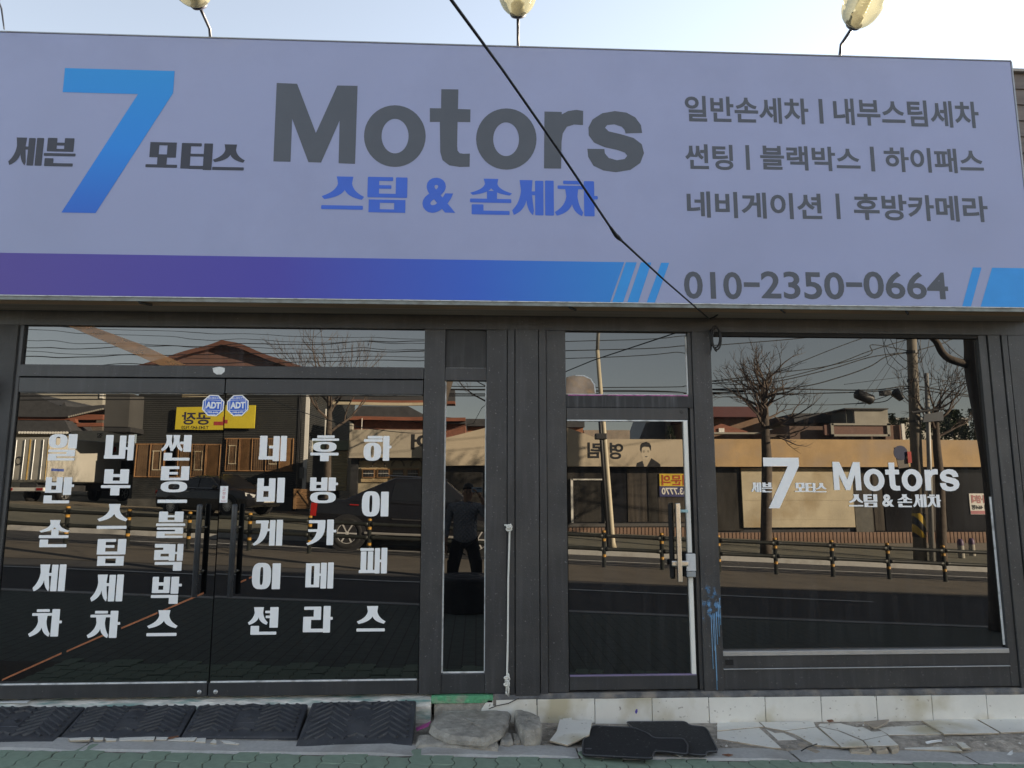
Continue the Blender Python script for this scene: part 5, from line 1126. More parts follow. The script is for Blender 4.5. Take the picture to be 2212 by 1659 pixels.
def lattice(x0, x1, y0, y1, cv, posts, style):
    Y = HY - .05; U0, U1, V0, V1 = cv(x0), cv(x1), va(y0), va(y1)
    w = rbox('lattice_window', U0, V0, U1, V1, Y + .02, .02, mat('window_dark', (0.02, 0.018, 0.016), 0.4, 0.2), ch)
    rb(MB(), U0, V0 - 1, U1, V0 + 1, Y - .03, .05).build('window_frame', lat, w); rb(MB(), U0, V1 - 1, U1, V1 + 1, Y - .03, .05).build('window_frame', lat, w)
    for p in posts: rb(MB(), cv(p - 9), V0 - 1, cv(p + 9), V1 + 1, Y - .06, .1).build('timber_post', lat, w)
    ps = sorted(posts)
    for i in range(len(ps) - 1):
        mb = MB(); a_, b_ = cv(ps[i] + 9), cv(ps[i + 1] - 9); k = (i + style) % 3
        if k == 2:
            for j in range(1, 14): u = a_ + (b_ - a_) * j / 14; rb(mb, u - .42, V0 + 1, u + .42, V1 - 1, Y - .01, .025)
            for j in (1, 2, 3, 4): v = V0 + (V1 - V0) * j / 5; rb(mb, a_, v - .5, b_, v + .5, Y - .008, .02)
        else:
            for j in range(1, 6): u = a_ + (b_ - a_) * j / 6; rb(mb, u - .42, V0 + 1, u + .42, V1 - 1, Y - .01, .025)
            for j in range(1, 13): v = V0 + (V1 - V0) * j / 13; rb(mb, a_, v - .5, b_, v + .5, Y - .008, .02)
        o = mb.build('lattice_bar', lat if k == 2 else lat_d, w); o['kind'] = 'stuff'
        if k == 1:
            q = MB(); ww = (b_ - a_) * .16; hh = (V1 - V0) * .2
            for (p0, p1, p2, p3) in ((a_ + ww, V0 + hh, b_ - ww, V0 + hh + 2), (a_ + ww, V1 - hh - 2, b_ - ww, V1 - hh), (a_ + ww, V0 + hh, a_ + ww + 1.8, V1 - hh), (b_ - ww - 1.8, V0 + hh, b_ - ww, V1 - hh)): rb(q, p0, p1, p2, p3, Y - .03 - .001 * len(q.f), .02)
            q.build('inner_frame', cream, w)
lattice(1240, 2040, 555, 855, ua, [1245, 1380, 1510, 1640, 1765, 1895, 2030], 0)
lattice(-530, 104, 518, 815, ub, [-520, -400, -280, -150, -25, 96], 1)
rbox('downpipe', ub(218), 840, ub(226), 1080, HY - .2, .07, print_w, ch); rbox('downpipe', ub(392), va(245), ub(404), va(860), HY - .4, .07, print_w, ch); rbox('meter_box', ub(160), va(785), ub(200), va(885), HY - .3, .2, mat('grey_box', (0.15, 0.15, 0.14), 0.5, 0.1), ch)
fs_ = thing('factory_sign', R(465, 925, HY - .2), 'yellow sign board with dark lettering on the black house', 'sign')
rbox('board', ua(1618), 879, 551, 927, HY - .25, .08, mat('sign_yellow', (0.58, 0.47, 0.035), 0.6, 0.1, 1), fs_)
street_text('lettering', '공장', ua(1680), va(255), ua(1950), va(372), HY - .25, mat('navy_print', (0.03, 0.03, 0.06), 0.6, 0.1), fs_, .025); street_text('lettering', 'T.043-647-7620', ua(1680), va(384), ua(1930), va(412), HY - .25, print_k, fs_, .015)
rbox('red_mark', ua(1975), va(345), ua(2105), va(378), HY - .255, .004, mat('sign_red', (0.36, 0.05, 0.05), 0.6, 0.2), fs_); rbox('red_mark', ua(2060), va(300), ua(2080), va(344), HY - .255, .004, MATS['sign_red'], fs_)
# ---- tiled roof houses on the far side of the yard
hk = thing('tiled_roof_house', R(130, 1060, 36), 'traditional dark tiled roof house with red brown beams behind the truck', 'house')
def rp(name, pts, Y, d, m, parent, cv=ZA): MB().prism([(p.x, p.y, p.z) for p in [cv(x, y, Y) for x, y in pts]], (0, -d, 0)).build(name, m, parent)
rp('roof', [(60, 60), (330, 88), (430, 150), (560, 205), (590, 165), (605, 205), (700, 215), (960, 190), (960, 235), (640, 300), (60, 300)], 37, 6, roof_t, hk)
rbox('beam', ua(60), va(282), ua(945), va(325), 37.2, .4, redw, hk); rbox('beam', ua(550), va(358), ua(940), va(388), 36.5, .3, redw, hk); rbox('wall', ua(60), va(300), ua(945), va(480), 38, 4, mat('dim_plaster', (0.12, 0.10, 0.085), 0.8, 0.2), hk)
rp('lower_roof', [(60, 335), (600, 330), (655, 440), (60, 440)], 35.5, 3, roof_t, hk); rbox('lower_wall', ua(60), va(450), ua(905), va(950), 36.2, 3, cream, hk)
for k in range(18):
    p = ZA(180 + k * 26, 446, 35.45); MB().lathe(p, (0, 1, 0), [(.001, .06), (.07, .06), (.07, 0), (.001, 0)], 10).build('eave_tile_end', print_w, hk)
rp('rafter', [(640, 318), (690, 318), (700, 355), (650, 350)], 36.3, .3, redw, hk)
for i in range(16):
    t = i / 15; p = ZA(640 + 305 * t, 300 - 70 * t, 36.2); MB().lathe(p, (0, 1, 0), [(.001, .05), (.05, .05), (.05, 0), (.001, 0)], 8).build('eave_tile_end', conc_w, hk)
rbox('door_frame', ua(905), va(545), ua(935), va(790), 34, .2, redw, hk); rbox('door_frame', ua(1030), va(545), ua(1050), va(790), 34, .2, redw, hk); rbox('door_frame', ua(1160), va(545), ua(1185), va(790), 34, .2, redw, hk); rbox('door_frame', ua(905), va(545), ua(1190), va(556), 33.9, .2, redw, hk); rbox('door_frame', ua(905), va(660), ua(1190), va(668), 33.9, .2, redw, hk)
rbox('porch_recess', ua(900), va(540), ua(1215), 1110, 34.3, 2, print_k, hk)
ws = thing('white_sign', R(190, 940, 33.5), 'long white sign board over the yard entrance beside the black house', 'sign')
rbox('board', ua(650), va(430), ua(1190), va(530), 33.4, .15, mat('old_white_board', (0.50, 0.45, 0.36), 0.7, 0.1), ws)
street_text('lettering', '정', ua(892), va(450), ua(945), va(496), 33.4, print_k, ws, .04)
cb = thing('concrete_block', R(140, 900, 52), 'bare concrete building rising behind the tiled roofs', 'building')
rbox('wall', ua(160), va(15), ua(955), va(260), 52, 8, conc_w, cb); rbox('window', ua(660), va(183), ua(778), va(212), 51.9, .1, dglass, cb); rbox('window', ua(915), va(84), ua(950), va(130), 51.9, .1, print_w, cb)
# ---- far row behind the shops
fr = thing('red_roof_house', R(1590, 960, 40), 'house with dark red metal roof behind the tan shop', 'house')
rbox('roof', ud(-60), 708 + 560 / 3.26, ud(395), 708 + 630 / 3.26, 40, 6, mat('dark_red_roof', (0.10, 0.03, 0.03), 0.6, 0.15), fr); rbox('wall', ud(-60), 708 + 631 / 3.26, ud(440), 1000, 41, 6, mat('brown_wall', (0.22, 0.14, 0.09), 0.8, 0.2), fr)
rp('gable_wall', [(60, 745), (60, 705), (125, 680), (310, 735), (310, 750)], 39, 1, redw, fr, ZD); rbox('window', ud(108), 708 + 712 / 3.26, ud(146), 708 + 740 / 3.26, 38.9, .1, print_w, fr); rbox('eave', ud(40), 708 + 742 / 3.26, ud(400), 708 + 752 / 3.26, 38.5, .6, conc_w, fr)
br_ = thing('brown_sign_building', R(1860, 960, 34), 'brown building with a framed roof sign and pale stair tower', 'building')
rbox('wall', ud(620), 708 + 700 / 3.26, ue(420), 1010, 34.5, 6, mat('brown_wall2', (0.13, 0.085, 0.065), 0.8, 0.2), br_); rbox('sign_face', ud(855), 708 + 690 / 3.26, ue(315), 708 + 760 / 3.26, 33.9, .2, mat('sign_brown', (0.17, 0.09, 0.07), 0.7, 0.15), br_)
for (x0, y0, x1, y1) in ((-90, 678, 322, 690), (-90, 755, 322, 768), (-90, 678, -76, 768), (308, 678, 322, 768)): rbox('sign_frame', ue(x0), 708 + y0 / 3.26, ue(x1), 708 + y1 / 3.26, 33.8, .15, conc_w, br_)
rbox('stair_tower', ue(75), 708 + 575 / 3.26, ue(305), 708 + 688 / 3.26, 36, 4, conc_w, br_); rbox('tower_side', ue(15), 708 + 575 / 3.26, ue(75), 708 + 688 / 3.26, 36.2, 4, mat('grey_green_wall', (0.13, 0.135, 0.12), 0.8, 0.1), br_); rbox('tower_cap', ue(5), 708 + 570 / 3.26, ue(312), 708 + 577 / 3.26, 35.8, 4.6, dframe, br_)
rbox('dark_roof', ud(640), 708 + 608 / 3.26, ue(20), 708 + 672 / 3.26, 38, 5, roof_t, br_); rbox('side_wing', ue(305), 708 + 690 / 3.26, ue(425), 1000, 34.2, 5, mat('brown_wall3', (0.18, 0.11, 0.08), 0.8, 0.2), br_); rbox('downpipe', ue(414), 708 + 680 / 3.26, ue(424), 960, 34.0, .1, print_w, br_)
fl = thing('long_factory', R(2020, 930, 75), 'long white factory far behind the evergreens', 'factory')
rbox('wall', ue(330), 708 + 648 / 3.26, ue(870), 990, 75, 10, mat('pale_factory', (0.50, 0.48, 0.42), 0.7, 0.1), fl); rbox('roof', ue(325), 708 + 640 / 3.26, ue(875), 708 + 650 / 3.26, 74.5, 11, mat('factory_roof', (0.3, 0.3, 0.29), 0.6, 0.1), fl)
ob = thing('glass_block', R(1400, 960, 45), 'dark glazed building with a slanted edge behind the portrait sign', 'building')
rp('wall', [(520, 830), (575, 690), (600, 620), (720, 620), (720, 830)], 45, 5, mat('dark_glazed', (0.05, 0.06, 0.075), 0.3, 0.2), ob, ZC); rbox('pale_wing', uc(722), 890, uc(940), 990, 46, 5, conc_w, ob)
oh = thing('orange_brick_house', R(1230, 950, 36), 'orange brick house with tiled roof behind the beige gable', 'house')
rbox('wall', 955, 922, uc(140), 985, 36, 5, mat('orange_brick', (0.33, 0.14, 0.07), 0.8, 0.25, 3), oh); rbox('roof', 940, 908, uc(150), 922, 35.6, 6, roof_t, oh)
rbox('low_roof', uc(150), 930, uc(470), 985, 40, 4, mat('low_roofs', (0.30, 0.25, 0.20), 0.8, 0.3, 1), oh)
# ================================================================== poles, wires, trees
pole_c = mat('pole_concrete', (0.21, 0.185, 0.15), 0.85, 0.15, 3); pole_s = mat('painted_steel_pole', (0.50, 0.44, 0.32), 0.5, 0.12, 3); pole_g = mat('galvanised_pole', (0.30, 0.29, 0.27), 0.5, 0.12, 4, metal=0.3)
PY = 16.2
lp0 = R(uc(352), vc(1535), PY); lp0.z = gz(lp0.x, PY) + .04; lp1 = R(uc(243), vc(150), PY)
lpo = thing('street_lamp', lp0, 'cream steel street lamp post leaning before the beige shop', 'street lamp')
MB().tube([lp0, lp0 + (lp1 - lp0) * .03, lp0.lerp(lp1, .5), lp1], [.12, .085, .075, .06], 12).build('post', pole_s, lpo, smooth=True)
MB().tube([lp0 + Vector((-.13, .02, 0)), lp0.lerp(lp1, .5) + Vector((-.11, .02, 0)), lp0.lerp(lp1, .78) + Vector((-.1, .02, 0))], .05, 8).build('conduit', dframe, lpo, smooth=True)
MB().tube([lp1, lp1 + Vector((.02, .05, .5)), lp1 + Vector((.25, .5, 1.2)), lp1 + Vector((.4, 1.2, 1.5))], .055, 8).build('arm', pole_g, lpo, smooth=True); MB().box(lp1.x + .25, lp1.x + .55, lp1.y + 1.0, lp1.y + 1.7, lp1.z + 1.42, lp1.z + 1.56).build('lamp_head', pole_g, lpo, bevel=.03)
c = R(uc(275), vc(768), PY); MB().box(c.x - .22, c.x + .14, c.y - .1, c.y + .12, c.z - .09, c.z + .09).build('camera_box', dframe, lpo, bevel=.03)
up0 = R(ue(540), 1205, 16.6); up0.z = gz(up0.x, 16.6) + .04; up1 = R(ue(478), 708 + 55 / 3.26, 16.6); up1 = up0 + (up1 - up0) * 1.35
upo = thing('utility_pole', up0, 'concrete utility pole with black and yellow wrap before the tan shop', 'pole')
MB().tube([up0, up0.lerp(up1, .5), up1], [.19, .16, .125], 16).build('post', pole_c, upo, smooth=True)
wrap = bpy.data.materials.new('hazard_wrap'); wrap.use_nodes = True; nt = wrap.node_tree; pb = nt.nodes['Principled BSDF']; pb.inputs['Roughness'].default_value = .6
tcn = _node(nt, 'ShaderNodeTexCoord'); sx = _node(nt, 'ShaderNodeSeparateXYZ'); nt.links.new(tcn.outputs['Object'], sx.inputs[0])
ad = _node(nt, 'ShaderNodeMath', operation='MULTIPLY_ADD'); ad.inputs[1].default_value = 1.3; nt.links.new(sx.outputs[0], ad.inputs[0]); nt.links.new(sx.outputs[2], ad.inputs[2])
fr_ = _node(nt, 'ShaderNodeMath', operation='PINGPONG'); fr_.inputs[1].default_value = 0.26; nt.links.new(ad.outputs[0], fr_.inputs[0])
gt = _node(nt, 'ShaderNodeMath', operation='GREATER_THAN'); gt.inputs[1].default_value = 0.13; nt.links.new(fr_.outputs[0], gt.inputs[0])
mx = _node(nt, 'ShaderNodeMix', data_type='RGBA'); mx.inputs[6].default_value = (.02, .02, .02, 1); mx.inputs[7].default_value = (.55, .36, .03, 1); nt.links.new(gt.outputs[0], mx.inputs[0]); nt.links.new(mx.outputs[2], pb.inputs['Base Color'])
dirp = (up1 - up0).normalized(); L = lambda f: up0 + dirp * f
zz = R(ue(535), 708 + 1480 / 3.26, 16.6).z - up0.z; z2_ = R(ue(535), 708 + 1310 / 3.26, 16.6).z - up0.z
MB().tube([L(zz), L(z2_)], [.196, .19], 18).build('hazard_wrap', wrap, upo, smooth=True)
for h in (4.2, 5.5, 6.4, 7.4): MB().tube([L(h), L(h + .08)], .175, 14).build('clamp', dframe, upo)
MB().tube([L(6.9) + Vector((-.5, 0, 0)), L(6.9) + Vector((.5, 0, 0))], .04, 8).build('crossarm', dframe, upo)
tp0 = R(ue(622), 1203, 16.0); tp0.z = gz(tp0.x, 16) + .04; tp1 = R(ue(584), 708 + 320 / 3.26, 16.0)
tpo = thing('sign_post', tp0, 'thin grey sign post with dark direction plate beside the utility pole', 'sign')
MB().tube([tp0, tp1], [.075, .06], 12).build('post', pole_g, tpo, smooth=True)
pl = [R(ue(x), 708 + y / 3.26, 15.9) for x, y in ((560, 668), (570, 612), (703, 590), (705, 655))]
MB().prism([(p.x, -15.9, p.z) for p in pl], (0, -.05, 0)).build('plate', mat('sign_back', (0.04, 0.05, 0.065), 0.5, 0.1), tpo)
a, b = R(ue(480), 708 + 600 / 3.26, 15.95), R(ue(705), 708 + 572 / 3.26, 15.95); MB().tube([a, b], .04, 8).build('bracket', dframe, tpo)
npb = thing('parking_board', R(ue(410), 1010, 16.2), 'tilted notice board with a dark round emblem strapped to the utility pole', 'sign')
pl = [R(ue(x), 708 + y / 3.26, 16.2) for x, y in ((390, 995), (462, 985), (428, 840), (356, 846))]
MB().prism([(p.x, -16.2, p.z) for p in pl], (0, -.03, 0)).build('board', mat('grey_board', (0.17, 0.15, 0.13), 0.6, 0.1), npb)
c = R(ue(402), 708 + 884 / 3.26, 16.19); MB().lathe((c.x, -16.2, c.z), (0, 1, 0), [(.001, .01), (.22, .01), (.22, 0)], 20).build('emblem', mat('emblem_navy', (0.03, 0.04, 0.10), 0.5, 0.1), npb)
rbox('red_panel', ue(455), 708 + 875 / 3.26, ue(475), 708 + 955 / 3.26, 16.15, .03, mat('red_panel', (0.45, 0.06, 0.05), 0.6, 0.1), npb)
for x, y, lb in ((828, 1590, 'short pale bollard with a dark top before the lease notice'), (903, 1560, 'short pale bollard nearer the tan shop door')):
    p = R(ue(x), 708 + y / 3.26, 18.0 if x < 850 else 19.2); p.z = gz(p.x, 18) + .06
    t = thing('bollard', p, lb, 'bollard'); MB().lathe(p, (0, 0, 1), [(.10, 0), (.095, .5), (.09, .52)], 14).build('shaft', conc_w, t, smooth=True); MB().lathe(p, (0, 0, 1), [(.097, .40), (.097, .52), (.06, .60), (.001, .61)], 14).build('cap', mat('bollard_cap', (0.10, 0.06, 0.12), 0.5, 0.2), t, smooth=True)
# wires
def wire(pts, r=.016, Y=16.6, label='black overhead cable strung between the poles across the street'):
    g = 'overhead cables across the street'
    return tag(MB().tube(curve([R(u, v, Y + dy) for u, v, dy in [(q + (0,))[:3] for q in pts]]), r * .8, 5).build('overhead_wire', cable), label, 'cable', 'overhead cables across the street')
def C_(x, y): return (uc(x), vc(y))
def D_(x, y): return (ud(x), 708 + y / 3.26)
def E_(x, y): return (ue(x), 708 + y / 3.26)
PT = (ue(478), 708 + 70 / 3.26); PM = (ue(490), 708 + 170 / 3.26); PL = (ue(505), 708 + 405 / 3.26)
for pts, r in (([(-300, 760), C_(20, 85), C_(875, 45), D_(300, 20), D_(1172, -60), E_(470, -120)], .016), ([(-300, 778), C_(20, 150), C_(875, 115), D_(45, 125), D_(930, 50), E_(470, -40)], .018), ([(-300, 800), C_(20, 205), C_(875, 170), D_(60, 375), D_(450, 325), D_(1172, 60), PT], .016),
    ([(-200, 840), C_(250, 410), C_(885, 398), D_(60, 378), D_(500, 320), D_(850, 275), D_(1172, 190), E_(200, 120), PM], .018), ([(-200, 850), C_(250, 430), C_(885, 455), D_(60, 375), D_(480, 365), D_(900, 265), D_(1172, 165), E_(445, 85)], .018),
    ([(-200, 846), C_(250, 438), C_(885, 448), D_(50, 395), D_(250, 400), D_(520, 378), D_(900, 290), E_(200, 205), PM], .02), ([D_(40, 470), D_(300, 440), D_(700, 415), D_(960, 350), D_(1172, 275), E_(300, 205), E_(450, 175)], .022),
    ([(-200, 856), C_(885, 460), D_(40, 435), D_(500, 432), D_(1172, 440), E_(460, 412), E_(700, 440), E_(980, 490), (2400, 890)], .026), ([(-200, 866), D_(40, 468), D_(500, 470), D_(1172, 452), E_(460, 430), E_(760, 470), (2400, 900)], .022), ([D_(500, 540), D_(900, 545), D_(1172, 520), E_(460, 425)], .014),
    ([E_(0, 540), E_(270, 525), E_(355, 480), E_(470, 440)], .018), ([E_(505, 165), E_(700, 110), E_(840, 68), (2300, 700)], .02), ([E_(520, 345), E_(700, 370), E_(920, 400), (2350, 850)], .014), ([E_(600, 405), E_(900, 335), (2300, 785)], .012), ([E_(600, 425), E_(915, 370), (2300, 800)], .012),
    ([E_(0, 400), E_(420, 348), E_(520, 345)], .010), ([E_(670, 60), E_(780, 170), E_(895, 250)], .016), ([E_(80, 555), E_(230, 350), E_(380, 150), E_(440, 70)], .008), ([E_(140, 560), E_(290, 340), E_(430, 100)], .008)):
    wire(pts, r, label='thin overhead wire strung above the cable bundle across the street' if r < .013 else ('heavy black cable bundle sagging low before the far roofs' if r > .019 else 'black overhead cable running to the concrete utility pole'))
for k, (va_, vb_, vc_) in enumerate(((706, 722, 736), (716, 735, 745), (738, 752, 757), (762, 776, 770))):
    wire([(-400, va_ - 6), (80, va_), (480, vb_), (900, vc_), (1196, vc_ + 6)], .010, 15.5, label='wavy overhead wire mirrored above the brown gable roof')
sc_ = thing('splice_case', R(ue(140), 867, 16.5), 'long black splice case hanging on the cables before the stair tower', 'cable box')
a, b = R(ue(80), 708 + 462 / 3.26, 16.5), R(ue(205), 708 + 515 / 3.26, 16.5); MB().tube([a, a.lerp(b, .08), a.lerp(b, .92), b], [.10, .16, .16, .11], 14).build('case', dframe, sc_, smooth=True)
rbox('junction_box', ue(278), 708 + 443 / 3.26, ue(338), 708 + 476 / 3.26, 16.4, .25, dframe, sc_, .02); a, b = R(ue(355), 708 + 450 / 3.26, 16.5), R(ue(410), 708 + 505 / 3.26, 16.5); MB().tube([a, b], [.16, .10], 10).build('small_case', dframe, sc_)
cl = R(ue(370), 708 + 120 / 3.26, 16.5)
tag(MB().tube([cl + Vector((.55 * math.cos(t * .5) * (1 + .15 * math.sin(t * 1.7)), .02 * t, .75 * math.sin(t * .5) * (1 + .2 * math.sin(t * .9)))) for t in range(46)], .010, 5).build('wire_coil', cable), 'tangle of spare cable loops beside the utility pole top', 'cable')
# trees
bark = mat('grey_brown_bark', (0.085, 0.068, 0.055), 0.9, 0.3, 6, bump=0.8, bscale=25); twigm = mat('bare_twig', (0.10, 0.075, 0.06), 0.9, 0.2, 6)
def grow(mb, p, d, ln, r, depth, rnd, up=.25, spread=.6, n=5):
    pts = [p]; rr = [r]; q = p.copy(); dd = d.copy(); k = 4
    for i in range(k):
        dd = (dd + Vector((rnd.gauss(0, .16), rnd.gauss(0, .16), rnd.gauss(0, .12) + up * .12))).normalized(); q = q + dd * ln / k; pts.append(q.copy()); rr.append(r * (1 - .42 * (i + 1) / k))
    mb.tube(pts, rr, n, cap=False)
    if depth == 0: return
    for i in range(2 if depth > 1 else 3):
        t = rnd.choice([2, 3, 4, 4]); a = dd.orthogonal().normalized(); a.rotate(Matrix.Rotation(rnd.uniform(0, 6.28), 3, dd)); nd = (dd + a * rnd.uniform(.5, 1.2) * spread + Vector((0, 0, up * .4))).normalized()
        grow(mb, pts[t], nd, ln * rnd.uniform(.55, .8), max(rr[t] * .62, .006), depth - 1, rnd, up, spread, 4 if depth > 1 else 3)
    grow(mb, pts[-1], dd, ln * .7, max(rr[-1] * .8, .006), depth - 1, rnd, up, spread, 4 if depth > 1 else 3)
def bare_tree(path, radii, crown_from, limbs, label, seed, ln=1.2, depth=3, up=.3, spread=.8):
    rnd = random.Random(seed); P = curve(path, 6); n = len(P); base = Vector(path[0])
    t = thing('bare_tree', base, label, 'tree')
    rr = []
    for i in range(n):
        f = i / (n - 1) * (len(radii) - 1); k = min(int(f), len(radii) - 2); rr.append(radii[k] + (radii[k + 1] - radii[k]) * (f - k))
    MB().tube(P, rr, 12).build('trunk', bark, t, smooth=True)
    mb = MB()
    for i in range(limbs):
        f = crown_from + (1 - crown_from) * (i / max(1, limbs - 1)) ** .8; k = min(n - 1, int(f * (n - 1))); a = i * 2.4 + rnd.uniform(-.3, .3)
        grow(mb, P[k], Vector((math.cos(a) * spread, math.sin(a) * spread, rnd.uniform(.25, .9))).normalized(), ln * rnd.uniform(.8, 1.2), max(rr[k] * .5, .02), depth, rnd, up, spread)
    mb.build('crown', twigm, t); return t
def gb(u, v, Y): p = R(u, v, Y); p.z = gz(p.x, Y) + .03; return p
t1 = gb(ud(440), 1190, 16.4); bare_tree([t1, R(ud(448), 1010, 16.4), R(ud(440), 945, 16.4), R(ud(425), 830, 16.4)], [.17, .15, .13, .09], .70, 22, 'pollarded bare tree before the cream board', 4, .72, 3, .35, .85)
t2 = gb(ue(690), 1200, 16.3); bare_tree([t2, R(ue(680), 1050, 16.3), R(ue(655), 960, 16.3), R(ue(650), 880, 16.3)], [.15, .13, .11, .06], .76, 12, 'slim bare tree beside the thin sign post', 9, .8, 3, .5, .8)
t3 = gb(ub(415), 1110, 19); bare_tree([t3, R(ub(425), 990, 19), R(ub(440), 900, 19), R(ub(432), 840, 19)], [.14, .12, .09, .05], .55, 10, 'thin bare tree before the cream shutter kiosk', 14, 1.2, 3, .7, .7)
t4 = gb(1075, 1150, 19.5); bare_tree([t4, R(1072, 1000, 19.5), R(1068, 900, 19.5), R(1060, 830, 19.5)], [.12, .10, .08, .04], .5, 9, 'young bare tree before the beige gable', 21, 1.3, 3, .6, .8)
# two big trees on the near kerb
n1 = gb(932, 1305, 5.6); n1.z = gz(n1.x, 5.6) - .1
bare_tree([n1, R(936, 1150, 5.6), R(938, 1000, 5.6), R(946, 880, 5.6), R(964, 812, 5.6), R(1000, 700, 5.6), R(1010, 560, 5.6)], [.17, .12, .115, .12, .12, .10, .06], .75, 5, 'thick curved street tree on the near kerb beside the black tub', 33, 1.6, 3, .5, .8)
n2 = gb(2172, 1345, 4.35); n2.z = gz(n2.x, 4.3)
tr2 = bare_tree([n2, R(2165, 1150, 4.35), R(2150, 1000, 4.35), R(2132, 900, 4.35), R(2112, 800, 4.35), R(2108, 740, 4.35), R(2095, 640, 4.35), R(2080, 500, 4.35)], [.16, .14, .13, .125, .12, .11, .09, .06], .8, 5, 'street tree with a long side bough on the near kerb', 41, 1.6, 3, .5, .8)
MB().tube(curve([R(2112, 795, 4.35), R(2095, 786, 4.35), R(2060, 775, 4.36), R(2042, 760, 4.38), R(2030, 738, 4.4), R(2015, 722, 4.42), R(1995, 690, 4.45), R(1975, 640, 4.5)]), [.085] * 8 + [.075] * 20 + [.065] * 22, 10) if False else None
bp_ = curve([R(2112, 795, 4.35), R(2095, 786, 4.35), R(2060, 775, 4.36), R(2042, 760, 4.38), R(2030, 738, 4.4), R(2015, 722, 4.42), R(1995, 690, 4.45), R(1975, 640, 4.5)], 5)
MB().tube(bp_, [.06 - .028 * i / (len(bp_) - 1) for i in range(len(bp_))], 10).build('bough', bark, tr2, smooth=True)
# evergreens far off
leaf_d = mat('evergreen_leaf', (0.035, 0.052, 0.026), 0.8, 0.35, 3)
def bush(u, v0, v1, w, Y, label, seed, conical=False):
    rnd = random.Random(seed); b = R(u, v1, Y); t_ = R(u, v0, Y); H = t_.z - b.z; wr = w / CAM_F * (Y + CAM_D) / 2
    t = thing('evergreen_tree', Vector((b.x, -Y, gz(b.x, Y))), label, 'tree')
    MB().tube([(b.x, -Y, gz(b.x, Y)), (b.x, -Y, b.z + H * .5)], [.14, .06], 8).build('trunk', bark, t)
    mb = MB(); cl = [(rnd.uniform(-1, 1), rnd.uniform(-1, 1), rnd.random()) for _ in range(16)]
    for k in range(1500):
        c = rnd.choice(cl); f = clamp(c[2] + rnd.gauss(0, .10), 0, 1); rad = (1 - f) if conical else (1 - abs(2 * f - .8) ** 2 * .6)
        p = Vector((b.x + c[0] * wr * rad * .75 + rnd.gauss(0, wr * .16), -Y + c[1] * wr * rad * .6 + rnd.gauss(0, wr * .14), b.z + f * H)); s = wr * rnd.uniform(.05, .10)
        a = Vector((rnd.gauss(0, 1), rnd.gauss(0, 1), rnd.gauss(0, 1))).normalized(); e = a.orthogonal().normalized()
        mb.add([p + a * s, p + e * s * .6, p - a * s, p - e * s * .6], [(0, 1, 2, 3)])
    mb.build('crown', leaf_d, t, fix=False)
bush(ue(430), 905, 965, 60, 46, 'dark evergreen beside the brown sign building', 1); bush(ue(600), 900, 965, 55, 48, 'dark evergreen behind the utility pole', 2); bush(ue(780), 888, 965, 90, 50, 'broad dark evergreen behind the slim bare tree', 3); bush(ue(930), 885, 965, 70, 44, 'tall dark evergreen behind the street tree', 4)
bush(uc(755), 922, 958, 30, 40, 'small conical fir behind the portrait sign', 5, True); bush(ue(350), 895, 960, 40, 52, 'evergreen far off beside the pale stair tower', 6); bush(2210, 890, 965, 90, 47, 'evergreen at the far end behind the tan shop', 7)
# black tub on the kerb
tb = R(1002, 1318, 4.42); tb.z = gz(tb.x, 4.4) - .003
tub = thing('rubber_tub', tb, 'round black rubber tub with ringed lid on the near kerb', 'tub')
MB().lathe(tb, (0, 0, 1), [(.001, .004), (.33, .004), (.345, .03), (.355, .37), (.365, .40), (.35, .41)], 32).build('tub_body', rubber, tub, smooth=True)
MB().lathe(tb, (0, 0, 1), [(.372, .395), (.375, .425), (.36, .44), (.30, .445), (.295, .437), (.24, .437), (.235, .448), (.17, .45), (.165, .44), (.10, .44), (.09, .452), (.001, .455)], 32).build('lid', rubber, tub, smooth=True)
